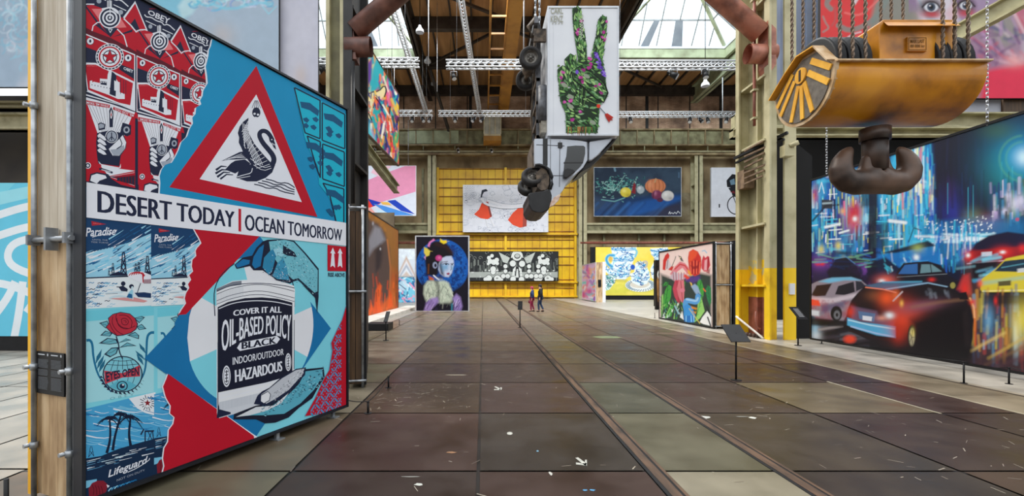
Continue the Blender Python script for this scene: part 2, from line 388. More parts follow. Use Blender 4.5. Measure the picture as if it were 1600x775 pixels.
woodg = pm('greyed_wood', (208, 198, 182), (172, 158, 138), 2.2, .6, stretch=(9, 9, .8), contrast=(.3, .7))
steelgrey = pm('grey_steel', (120, 128, 140), (92, 98, 110), 3, .4, .4)
glass = glassmat('roof_glass')

# ============================================================ floor
def floor_build():
    V, Fc, C = [], [], []
    def q(pts, col):
        k = len(V); V.extend(pts); Fc.append((k, k+1, k+2, k+3)); C.append(lin(col))
    def slab(x0, x1, y0, y1, col, z=0., g=.016):
        q([(x0+g, y0+g, z), (x1-g, y0+g, z), (x1-g, y1-g, z), (x0+g, y1-g, z)], col)
    q([(-45, -6, -.012), (45, -6, -.012), (45, 62, -.012), (-45, 62, -.012)], (34, 30, 28))
    rows = [2.27-1.88*3+1.88*i for i in range(36)]
    xs = [-4.2, -3.46, -1.75, -.045, 1.49, 2.80, 4.35, 6.05, 7.12]
    r = random.Random(5)
    for i in range(len(rows)-1):
        y0, y1 = rows[i], rows[i+1]
        for a, b in zip(xs, xs[1:]):
            f = min(1, max(0, (y0-8)/18))  # far plates blend paler: distant sheen put into their colour
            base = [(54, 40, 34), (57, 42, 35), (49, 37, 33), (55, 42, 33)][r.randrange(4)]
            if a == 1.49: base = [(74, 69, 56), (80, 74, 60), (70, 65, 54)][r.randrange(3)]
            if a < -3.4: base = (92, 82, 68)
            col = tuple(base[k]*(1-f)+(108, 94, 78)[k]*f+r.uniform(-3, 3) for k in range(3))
            if a == 1.49 and abs(y0-2.27) < .2: col = (118, 111, 94)
            if a == 4.35 and abs(y0-6.03) < .2: col = (88, 77, 58)
            x1 = b-.16 if b in (1.49, ) else b
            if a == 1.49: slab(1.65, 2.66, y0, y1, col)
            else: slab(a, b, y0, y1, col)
    for k in range(30):                                # pale boarded floor along the left row
        x0 = -4.2-.95*(k+1)
        for j in range(20):
            c = r.uniform(-7, 7); slab(x0, x0+.95, -6+j*3.4, -6+(j+1)*3.4, (140+c, 134+c, 125+c))
    for j in range(60):                                # concrete strips on the right
        c = r.uniform(-12, 6); slab(7.12, 8.30, -4+j, -3+j, (116+c, 104+c, 86+c), g=.004)
    for j in range(20):
        c = r.uniform(-5, 5); slab(8.30, 30, -6+j*3.4, -6+(j+1)*3.4, (164+c, 157+c, 146+c), g=.004)
    def strip(x0, x1, y0, y1, col, z): q([(x0, y0, z), (x1, y0, z), (x1, y1, z), (x0, y1, z)], col)
    strip(7.08, 7.15, -4, 62, (142, 132, 112), .002)
    strip(8.27, 8.40, -4, 62, (150, 140, 124), .003); strip(8.20, 8.27, -4, 62, (70, 62, 54), .003)
    strip(6.02, 6.06, 6.0, 8.0, (150, 142, 122), .002)
    for k in range(520):                               # scuffs, scratches and flecks of paint
        near = r.random() < .75
        x = r.uniform(-3, 7) if r.random() < .5 else r.uniform(3.5, 7); y = r.uniform(3.2, 9) if near else r.uniform(9, 26)
        if r.random() < .25: x, y = r.uniform(-1.6, -.2), r.uniform(6.2, 7.8)
        L = r.uniform(.01, .14); t = r.gauss(.5, .9); w = r.uniform(.002, .006); dx, dy = math.cos(t)*L, math.sin(t)*L; nx, ny = -math.sin(t)*w, math.cos(t)*w
        c = r.choice([(120, 108, 98), (140, 130, 118), (104, 92, 82), (160, 150, 134)])
        q([(x-nx, y-ny, .0015), (x+dx-nx, y+dy-ny, .0015), (x+dx+nx, y+dy+ny, .0015), (x+nx, y+ny, .0015)], c)
    for (px, py, w, h, c) in ((1098, 652, .14, .07, (170, 170, 164)), (1160, 651, .12, .02, (140, 142, 136)), (1176, 653, .06, .05, (200, 200, 190)), (840, 705, .015, .03, (110, 150, 170)), (914, 766, .03, .02, (90, 150, 190)), (926, 766, .03, .02, (90, 150, 190)), (712, 586, .3, .04, (170, 160, 140)), (950, 527, .6, .4, (112, 122, 88)), (640, 745, .1, .012, (150, 150, 142)), (655, 757, .05, .03, (200, 200, 190)), (705, 707, .08, .03, (150, 110, 80)), (860, 740, .02, .06, (190, 186, 176))):
        p = GP(px, py); n = 9; ang = [2*math.pi*i/n for i in range(n)]
        k = len(V); V.extend([(p.x+w*math.cos(a)*r.uniform(.5, 1), p.y+h*math.sin(a)*r.uniform(.5, 1), .002) for a in ang]); Fc.append(tuple(range(k, k+n))); C.append(lin(c))
    me = bpy.data.meshes.new('floor'); me.from_pydata(V, [], Fc); a = me.color_attributes.new('Col', 'FLOAT_COLOR', 'CORNER'); cc = []
    for f, c in zip(Fc, C): cc += list(c+(1.,))*len(f)
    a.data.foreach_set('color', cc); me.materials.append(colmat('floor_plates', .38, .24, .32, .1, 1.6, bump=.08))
    o = bpy.data.objects.new('floor', me); COL.objects.link(o); BASE['floor'] = Vector((0, 0, 0)); struct(o)
floor_build()
rail = MB()
for x in (1.57, 2.73):
    for k, (a, b, m, z) in enumerate(((-.085, -.05, 1, .004), (-.05, .035, 0, .006), (.035, .06, 1, .003), (.06, .09, 0, .005))):
        rail.box(x+a, x+b, -4, 55, -.01, z, m)
o = rail.build('trim_1', [pm('rail_rust', (96, 72, 54), (52, 40, 32), 3, .5, .2, stretch=(3, .6, 1), contrast=(.35, .6)), black]); struct(o)

# ============================================================ back wall (57 m away)
ZB = 57.0
def XB(x): return (x-CX)/F*ZB
def HB(y): return CH+(HZ-y)/F*ZB
brown = pm('rust_plaster', (178, 158, 122), (104, 84, 60), .5, .8, stretch=(1, 1, .5), contrast=(.3, .66), c3=(150, 128, 94))
brick = pm('sooty_brick', (232, 198, 168), (120, 96, 80), .42, .85, contrast=(.34, .66), c3=(184, 150, 124))
def brick_nodes(m):
    nt = m.node_tree; b = nt.nodes['Principled BSDF']; src = b.inputs['Base Color'].links[0].from_socket
    br = nt.nodes.new('ShaderNodeTexBrick'); br.inputs['Scale'].default_value = 1; br.inputs['Brick Width'].default_value = .5; br.inputs['Row Height'].default_value = .16; br.inputs['Mortar Size'].default_value = .015
    tc = nt.nodes.new('ShaderNodeTexCoord'); mp = nt.nodes.new('ShaderNodeMapping'); mp.inputs['Rotation'].default_value = (math.pi/2, 0, 0)
    nt.links.new(tc.outputs['Object'], mp.inputs[0]); nt.links.new(mp.outputs[0], br.inputs[0])
    br.inputs['Color1'].default_value = (1, 1, 1, 1); br.inputs['Color2'].default_value = (.75, .72, .7, 1); br.inputs['Mortar'].default_value = (.6, .58, .55, 1)
    mx = nt.nodes.new('ShaderNodeMixRGB'); mx.blend_type = 'MULTIPLY'; mx.inputs[0].default_value = 1
    nt.links.new(src, mx.inputs[1]); nt.links.new(br.outputs[0], mx.inputs[2]); nt.links.new(mx.outputs[0], b.inputs['Base Color'])
brick_nodes(brick)
w = MB(); w.box(-24, 44, ZB+.6, ZB+.9, 0, HB(228), 0); w.box(-24, 44, ZB+.3, ZB+.9, HB(206), 27.2, 1)
w.box(-24, 44, ZB+2.2, ZB+2.3, HB(230), HB(206), 2)
for x in range(-22, 40, 4): w.box(x-.06, x+.06, ZB+.24, ZB+.32, HB(204), 26.5, 2)
for x in (1012, 1128, 590, 735): w.box(XB(x)-.18, XB(x)+.18, ZB+.2, ZB+.5, HB(204), 26.5, 2)
struct(w.build('wall_back', [brown, brick, darksteel]))
w = MB(); y0 = ZB+.25                                              # yellow ribbed sheet-steel bay
XA, XE, YT = XB(681), XB(902), HB(262)
w.box(XA, XE, y0, y0+.1, 0, YT, 0)
n = 19
for i in range(n+1):
    x = XA+(XE-XA)*i/n; w.box(x-.03, x+.03, y0-.06, y0, 0, YT, 1)
zs = [.25, 1.3, 2.35, 4.2, 5.25, 6.3, 7.35, 8.4, 9.6, 10.6, 11.7, 12.8, 13.9, 15.0, YT-.1]
for z in zs: w.box(XA, XE, y0-.12, y0, z-.045, z+.045, 2)
for z in (HB(366), HB(463), HB(441)): w.box(XA, XE, y0-.5, y0, z-.09, z+.09, 0); w.box(XA, XE, y0-.48, y0, z-.16, z-.092, 2)
for x in (XB(790), XA+.25, XE-.25): w.box(x-.14, x+.14, y0-.4, y0, 0, YT, 0)
struct(w.build('wall_back.001', [pm('yellow_sheet', (244, 200, 26), (214, 160, 20), .5, .45, contrast=(.3, .6)), pm('yellow_rib', (206, 154, 30), (166, 118, 26), 1, .5), pm('ochre_rib', (170, 112, 32), (120, 76, 26), 1, .6)]))
g = MB()                                                           # big riveted girder across the hall
g.box(-24, 44, ZB-.7, ZB+.1, HB(229), HB(206), 0); g.box(-24, 44, ZB-1.0, ZB+.2, HB(207), HB(205), 1); g.box(-24, 44, ZB-1.0, ZB+.2, HB(231), HB(229), 1)
for i in range(32): g.box(-23+2.1*i-.05, -23+2.1*i+.05, ZB-.95, ZB-.6, HB(229), HB(207), 1)
g.box(XB(641), XB(717), ZB-.8, ZB-.6, HB(227.5), HB(205.5), 2)
g.box(-24, 44, ZB-1.2, ZB-.3, HB(246), HB(243), 1); g.box(-24, 44, ZB-1.2, ZB-.3, HB(241.5), HB(240), 3); g.box(-24, 44, ZB-.9, ZB-.8, HB(243), HB(241), 3)
for i in range(18): g.box(-23+3.9*i-.06, -23+3.9*i+.06, ZB-.9, ZB-.75, HB(241), HB(230), 0)
struct(g.build('trim_2', [olive_far, pm('beam_edge', (168, 150, 112), (112, 90, 62), 1, .6), sage, olive]))
g = MB()
for xa, xb in ((-24, XB(680)), (XB(904), 44)):                     # mid-height beam and pipe either side of the yellow bay
    g.box(xa, xb, ZB-.5, ZB+.6, HB(365), HB(361), 0); g.box(xa, xb, ZB-.3, ZB+.6, HB(361), HB(352), 1); g.box(xa, xb, ZB-.5, ZB+.6, HB(352), HB(349), 0)
    g.cyl((xa, ZB-.9, HB(380.5)), (xb, ZB-.9, HB(380.5)), .16, 8, 2)
for x in (600, 660, 945, 1000, 1040, 1100): g.box(XB(x)-.12, XB(x)+.12, ZB+.35, ZB+.6, 0, HB(262), 1)
for x in (955, 1010, 1070): g.box(XB(x)-1.3, XB(x)+1.3, ZB+.5, ZB+.6, HB(350), HB(300), 3)
struct(g.build('trim_3', [olive, olive_far, redp, pm('pale_plaster', (190, 180, 150), (120, 104, 78), .5, .8)]))
def far_column(x, lab):
    t = thing('steel_column', lab, 'column', (XB(x), ZB-.6, 0), 'riveted columns at the end wall')
    c = MB(); a = XB(x); c.box(a-.07, a+.07, ZB-1.0, ZB+.2, 0, HB(241)); c.build('web', olive_far, t)
    for k in (-1.0, .1):
        c = MB(); c.box(a-.5, a+.5, ZB+k, ZB+k+.1, 0, HB(241)); c.build('flange', olive, t)
    c = MB()
    for z in range(2, 17, 3): c.box(a-.45, a+.45, ZB-.9, ZB+.1, z, z+.1)
    c.build('stiffener', olive_far, t)
far_column(676, 'olive steel column at the left edge of the yellow bay')
far_column(908, 'olive steel column at the right edge of the yellow bay')
far_column(1086, 'olive steel column right of the vegetable still life')

# ============================================================ roof
planks = pm('roof_planks', (196, 150, 98), (146, 106, 64), .5, .7, stretch=(3, .3, 1), contrast=(.3, .7))
beamdark = pm('dark_roof_steel', (66, 58, 52), (40, 34, 30), 1, .6)
RH = 26.55
r = MB()
r.box(-6.5, 12.6, 34, 58, RH, RH+.25); r.box(-30, -6.5, 48.9, 58, RH, RH+.25); r.box(12.6, 27, 48.9, 58, RH, RH+.25); r.box(27, 46, 30, 58, RH, RH+.25); r.box(-46, -21.5, 30, 58, RH, RH+.25)
struct(r.build('ceiling', planks))
r = MB()
for y in (35.2, 42.4, 49.8, 56.9): r.box(-30, 44, y-.3, y+.3, RH-1.15, RH-.01, 0) if y > 49 else r.box(-6.6, 12.7, y-.3, y+.3, RH-1.15, RH-.01, 0)
for i in range(34):
    x = -22+1.9*i
    if -6.4 < x < 12.4 or 1: r.box(x-.07, x+.07, (34 if -6.4 < x < 12.4 else 49), 57, RH-.3, RH-.01, 0)
for x in (-6.6, 12.7): r.ibeam((x, 30, RH-1.0), (x, 57, RH-1.0), .55, 1.7, .12, 1 if x < 0 else 0)
r.ibeam((26.4, 24, RH-1.1), (26.4, 57, RH-1.1), .9, 2.0, .14, 2)
for a, b in (((-6, 36, RH-.8), (4, 42.4, RH-.8)), ((2, 42.4, RH-.8), (12, 49.8, RH-.8)), ((-6, 49.8, RH-.8), (2, 42.4, RH-.8)), ((14, 50, RH-.5), (22, 56, RH-.5))): r.beam(a, b, .22, .22, 0)
for x in (-6.0, 12.4): r.beam((x, 50, RH-.6), (x*.7, 56.5, RH-6), .3, .3, 0)
struct(r.build('trim_4', [beamdark, beamdark, sage]))
def lantern(nm, x0, x1, y0, y1, h, ins, dark):
    c = MB(); z = RH
    for a in ((x0, y0, x1, y0), (x0, y1, x1, y1), (x0, y0, x0, y1), (x1, y0, x1, y1)):
        c.beam((a[0], a[1], z-.1), (a[2], a[3], z-.1), .3, .9, 0); c.beam((a[0], a[1], z+.5), (a[2], a[3], z+.5), .5, .25, 1)
    c.build(nm+'_tmp', [sage, white]) if False else None
    B = [Vector(p) for p in ((x0, y0, z+.5), (x1, y0, z+.5), (x1, y1, z+.5), (x0, y1, z+.5))]
    T = [Vector(p) for p in ((x0+ins, y0+ins, z+h), (x1-ins, y0+ins, z+h), (x1-ins, y1-4, z+h), (x0+ins, y1-4, z+h))]
    bars = MB(); gl = MB()
    for i in range(4):
        j = (i+1) % 4; gl.add([B[i], B[j], T[j], T[i]], [(0, 1, 2, 3)])
        c.beam(B[i], T[i], .28, .28, 0); c.beam(T[i], T[j], .2, .2, 0)
        e = (B[j]-B[i]); L = e.length; e.normalize(); f = abs((T[i]-B[i]).dot(e))/L; pv = (T[i]-B[i])-e*(T[i]-B[i]).dot(e); g = abs((T[j]-B[j]).dot(e))/L
        for k in range(1, 7):
            q_ = k/7; hf = min(1, q_/f, (1-q_)/g); p_ = B[i].lerp(B[j], q_); bars.beam(p_, p_+pv*hf, .09, .12, 1)
        for k in (.42,): bars.beam(B[i].lerp(T[i], k), B[j].lerp(T[j], k), .09, .12, 1)
    gl.add(T, [(0, 1, 2, 3)])
    q = lambda a, b: B[2].lerp(B[3], a).lerp(T[2].lerp(T[3], a), b)+Vector((0, -.1, -.1))
    dk = MB()
    for a, w in dark: dk.add([q(a, .0), q(a+w, .0), q(a+w, .42), q(a, .42)], [(0, 1, 2, 3)])
    o = c.build(nm, [sage, white]); struct(o)
    bars.build('glazing_bars', [sage, pm('glazing_bar', (150, 154, 154), (126, 128, 128), 2, .5)], o)
    gl.build('pane', glass, o, clean=False); dk.build('vent_flap', pm('vent_grey', (150, 156, 164), (130, 136, 146), 1, .6), o, clean=False)
lantern('window_1', -20.5, -7.1, 29, 48.8, 5.2, 5.2, ((.30, .09),))
lantern('window_2', 12.9, 26.0, 29, 48.8, 5.4, 5.4, ((.36, .09), (.64, .07)))

# ============================================================ travelling-crane girder and cab
yel_old = pm('ochre_crane_paint', (186, 132, 52), (136, 88, 34), .6, .5, contrast=(.3, .65))
t = thing('crane_girder', 'long ochre crane girder with lattice underside running below the roof', 'crane girder', (1.8, 40, 21.5))
c = MB(); c.box(1.95, 3.0, 22, 56, 22.4, 24.0); c.build('box_beam', yel_old, t)
c = MB(); c.box(.5, .66, 22, 56, 22.45, 23.6); c.box(1.8, 1.96, 22, 56, 22.5, 23.2); c.build('lattice_chord', yel_old, t)
for k in range(14):
    y = 23+2.45*k; c = MB(); c.beam((.6, y, 22.5), (1.95, y, 22.5), .14, .14); c.beam((.6, y, 22.5), (.6, y+1.2, 23.5), .08, .08); c.build('cross_tie', yel_old, t)
t = thing('crane_cab', 'cream crane driver cab with a window band hanging under the ochre girder', 'crane cab', (*PX(769, 222, 54.5)[:2], PX(769, 222, 54.5).z))
a, b = PX(755.5, 222, 54), PX(783, 178, 54)
c = MB(); c.box(a.x, b.x, 53.4, 55.4, a.z, a.z+.55, 0); c.box(a.x+.05, b.x-.05, 53.5, 55.3, a.z+.55, a.z+.8, 1); c.box(a.x, b.x, 53.4, 55.4, b.z-.5, b.z, 1)
for x in (a.x, a.x+.66, a.x+1.32, b.x-.1): c.box(x, x+.1, 53.4, 53.5, a.z+.8, b.z-.5, 1)
c.build('cab_body', [yel_old, pm('cab_cream', (226, 214, 178), (196, 182, 146), 1, .5)], t)
c = MB(); c.box(a.x+.05, b.x-.05, 53.5, 53.55, a.z+.8, b.z-.5); c.build('window', pm('cab_glass', (206, 204, 190), (170, 168, 154), 1, .15), t)
c = MB(); c.box((a.x+b.x)/2-.25, (a.x+b.x)/2+.25, 54.2, 54.7, b.z, 22.5); c.build('hanger', yel_old, t)

# ============================================================ big columns beside the aisle
def add_col(nm, lab):
    return thing(nm, lab, 'column', (0, 0, 0))
t = thing('steel_column', 'tall olive built-up steel column with a yellow painted foot right of the aisle', 'column', (9.2, 14.8, 0))
S = 2.22
def updown(nm, x0, x1, y0, y1, low=yellowp, up=olive, top=17.):
    o = MB(); o.box(x0, x1, y0, y1, S, top, 0); o.box(x0, x1, y0, y1, 0, S, 1); return o.build(nm, [up, low], t, .006)
updown('flange', 8.66, 9.62, 15.54, 15.62); updown('flange', 8.84, 9.10, 14.10, 14.17); updown('flange', 9.26, 9.62, 13.98, 14.06)
updown('flange', 8.80, 8.86, 13.98, 14.26); updown('edge_angle', 8.66, 8.72, 15.42, 15.56)
o = MB(); o.box(9.06, 9.14, 14.17, 15.54, S+.3, 17, 0); o.box(9.06, 9.14, 14.17, 15.54, 1.64, S+.3, 3); o.box(9.06, 9.14, 14.17, 15.54, 1.3, 1.64, 1); o.box(9.06, 9.14, 14.17, 15.54, 0, 1.3, 2)
o.build('side_plate', [pm('pale_olive', (196, 188, 150), (158, 150, 116), 1.4, .5), yellowp, redp, pm('worn_yellow', (236, 196, 40), (190, 184, 140), 3.2, .55, contrast=(.46, .52))], t)
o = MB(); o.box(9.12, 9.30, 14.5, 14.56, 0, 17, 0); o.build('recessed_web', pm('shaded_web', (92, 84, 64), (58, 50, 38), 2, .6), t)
o = MB(); o.box(8.92, 9.06, 14.80, 14.86, S, 17, 0); o.box(8.92, 9.06, 14.80, 14.86, 1.3, S, 1); o.box(8.92, 9.06, 14.80, 14.86, 0, 1.3, 2); o.build('rib', [olive, yellowp, redp], t)
for z in (1.64, 3.58, 6.2, 8.2, 10.6):
    o = MB(); o.box(8.74, 9.06, 14.17, 15.54, z, z+.07); o.build('stiffener', olive if z > 2 else yellowp, t)
o = MB()
for k in range(6): o.ball((8.78, 14.35+.2*k, .06), .07, 8)
o.build('anchor_bolts', pm('bolt_rust', (96, 70, 56), (60, 44, 36), 6, .6), t)
o = MB(); o.tube([(8.70, 14.6, 6.8), (8.70, 14.6, 7.6), (8.70, 14.6, 15)], .045, 8); o.build('conduit', redp, t)
o = MB()
for z in (7.0, 7.9, 9.6, 10.8): o.box(8.62, 8.78, 14.5, 14.7, z, z+.06)
o.build('conduit_clamps', olive, t)
o = MB()
for k in range(7): o.beam((8.56, 14.9, 5.0+.18*k), (8.72+.05*(k % 3), 14.2, 5.1+.18*k), .05, .05)
o.box(8.6, 8.95, 15.0, 15.4, 4.9, 5.5); o.build('cable_bracket', pm('bracket', (140, 116, 90), (90, 70, 54), 5, .6), t)
o = MB(); o.beam((8.55, 15.5, 6.0), (9.3, 13.9, 6.35), .08, .08); o.beam((8.6, 15.5, 5.85), (9.2, 13.9, 6.15), .06, .06); o.build('cable_tray', black, t)
o = MB(); o.tube([(8.62, 15.5, .62), (8.72, 14.5, .16), (8.74, 14.2, .02)], .035, 8); tag(o.build('pipe', pm('white_pipe', (214, 208, 200), (180, 172, 162), 5, .5)), 'short pale pipe leaning at the foot of the yellow column', 'pipe')
o = MB(); o.tube([(8.72, 14.55, .85), (8.68, 14.5, .6), (8.70, 14.45, .35), (8.78, 14.4, .3)], .03, 8); tag(o.build('cable_end', redp), 'bent red cable end hanging on the column foot', 'cable')

t = thing('steel_column', 'steel column left of the aisle, olive face, side coloured dark for shade', 'column', (-4.2, 13.8, 0))
o = MB(); o.box(-4.48, -4.38, 12.95, 13.2, 0, 17); o.box(-4.08, -3.97, 12.95, 13.2, 0, 17); o.build('flange', olive, t)
o = MB(); o.box(-4.38, -4.08, 13.1, 13.16, 0, 17); o.build('recessed_web', pm('olive_web', (122, 118, 84), (84, 80, 56), 1.2, .6), t)
o = MB(); o.box(-4.0, -3.92, 13.16, 14.75, 0, 17); o.build('side_plate', darksteel, t)  # backlit side and its flanges: shade put into a dark colour
o = MB(); o.box(-3.97, -3.72, 12.9, 12.98, 0, 17); o.box(-3.95, -3.72, 14.6, 14.75, 0, 17); o.build('side_flange', darksteel, t)
for z in (2.9, 5.2, 7.4, 9.6):
    o = MB(); o.box(-3.92, -3.70, 12.98, 14.6, z, z+.08); o.build('stiffener', darksteel, t)
o = MB(); o.tube([(-3.68, 12.85, 4), (-3.68, 12.85, 8)], .06, 8); o.build('conduit', black, t)

def brace(lab, z0, stub, pipe, rs, rp, mat, plate):
    t = thing('pipe_brace', lab, 'brace', tuple(plate[0]))
    o = MB(); p, q = pipe; o.loft([o.ring(p, Vector(q)-Vector(p), rp, 28), o.ring(q, Vector(q)-Vector(p), rp, 28)], 0); o.build('brace_tube', mat, t)
    p, q = Vector(stub[0]), Vector(stub[1]); o = MB(); d = q-p
    o.loft([o.ring(p, d, rs, 28), o.ring(q, d, rs, 28), o.ring(q, d, rs-.04, 28), o.ring(p, d, rs-.04, 28)], 0, True, False); o.build('stub_tube', mat, t)
    o = MB(); o.prism(plate[1], plate[2]); o.build('gusset', mat, t)
P = lambda x, y, z=14.3: PX(x, y, z)
brace('salmon red tubular brace with an open stub on the right column', 0, (P(1168, 84.5), P(1209, 84.5)), (P(1188, 53), P(1010, -105)), .29, .30, rustpipe,
      ((8.9, 14.3, 8.2), [P(1200, 32, 14.05), P(1213, 45, 14.05), P(1213, 100, 14.05), P(1204, 112, 14.05), P(1200, 100, 14.05)], (0, .5, 0)))
P = lambda x, y, z=13.1: PX(x, y, z)
brace('dark brown tubular brace with an open stub on the left column', 0, (P(580, 73.5), P(541, 73.5)), (P(553, 50), P(735, -105)), .27, .29, darkpipe,
      ((-3.8, 13.1, 8.0), [P(540, 30, 12.95), P(552, 40, 12.95), P(556, 92, 12.95), P(540, 92, 12.95)], (0, .4, 0)))

# ============================================================ side aisles behind the panels
w = MB(); w.box(-42, -9.6, 26, 26.3, 0, 12.5); struct(w.build('wall_left', pm('dark_left', (58, 50, 42), (34, 28, 24), .5, .7)))
w = MB()
for y0_, y1_ in ((172, 162), (205, 180)):
    a, b = PX(-300, y0_, 24), PX(497, y1_, 24); w.box(a.x, b.x, 23.8, 24.2, a.z, b.z); w.box(a.x, b.x, 23.6, 24.2, a.z, a.z+.1); w.box(a.x, b.x, 23.6, 24.2, b.z-.1, b.z)
struct(w.build('trim_5', olive))
w = MB(); w.box(12.6, 46, 22.2, 22.5, 0, 9.2, 0); w.box(12.6, 46, 22.0, 22.3, 9.2, 16, 1)
for k in range(60): w.box(12.6+.5*k, 12.85+.5*k, 21.94, 22.0, 9.2, 16, 1)
struct(w.build('wall_right', [cloth, pm('blue_grey_sheet', (168, 180, 204), (146, 156, 180), .6, .45)]))
w = MB(); a = PX(1225, 201, 19)
for ya, yb, z in ((203, 181, 19.4), (217, 203.5, 18.6)):
    p, q = PX(1200, ya, z), PX(1800, yb, z); w.box(p.x-1.5, q.x, z-.15, z+.15, p.z, q.z, 0); w.box(p.x-1.5, q.x, z-.45, z+.15, q.z-.06, q.z, 0); w.box(p.x-1.5, q.x, z-.45, z+.15, p.z, p.z+.05, 0)
p, q = PX(1475, 64, 17.5), PX(1640, -26, 15.5); w.ibeam(p, q, .35, .62, .05, 0)
struct(w.build('trim_6', [pm('olive_bright', (186, 180, 142), (146, 138, 104), 1.5, .5)]))
w = MB(); w.prism([PX(1236, 217, 14.4), PX(1269, 244, 14.4), PX(1269, 536, 14.4), PX(1236, 536, 14.4)], (0, .05, 0))
tag(w.build('curtain', cloth), 'black curtain hanging between the yellow footed column and the night traffic mural', 'curtain')
w = MB(); w.ibeam(PX(563, 222, 16.8), PX(620, 296, 22.5), .28, .42, .04, 0); struct(w.build('trim_7', [olive_far]))
w = MB(); w.box(-17, -9.0, 46, 46.2, 0, 9.0); struct(w.build('wall_left.001', pm('left_far', (120, 104, 80), (66, 54, 40), .4, .8)))
# ============================================================ the big slanted poster wall on the left
NAVY, RED, WHT, BLU, LBL, MBL, DRD, PNK, GRY = (26, 34, 62), (184, 16, 40), (226, 229, 238), (20, 142, 190), (124, 208, 224), (20, 112, 168), (92, 16, 36), (226, 120, 124), (160, 168, 182)
L0, L1, LZ0, LZ1 = (-2.925, 3.35), (-1.818, 6.014), .118, 4.005
PL = Plane(L0, L1, LZ0, LZ1)
t = big = thing('mural_wall', 'tall timber-sided wall with a blue and red torn-poster swan mural in the left foreground', 'mural wall', (-2.4, 4.7, 0))
ZF = lambda ox, oy, k: (lambda x, y: (ox+x/k, oy+y/k))
z1, z2, z3, z4, z5, z6, z7, z8 = ZF(120, 0, 5.168), ZF(120, 140, 4.845), ZF(310, 90, 2.98), ZF(120, 335, 5.345), ZF(120, 470, 4.845), ZF(120, 610, 4.695), ZF(290, 350, 4.558), ZF(290, 500, 4.304)
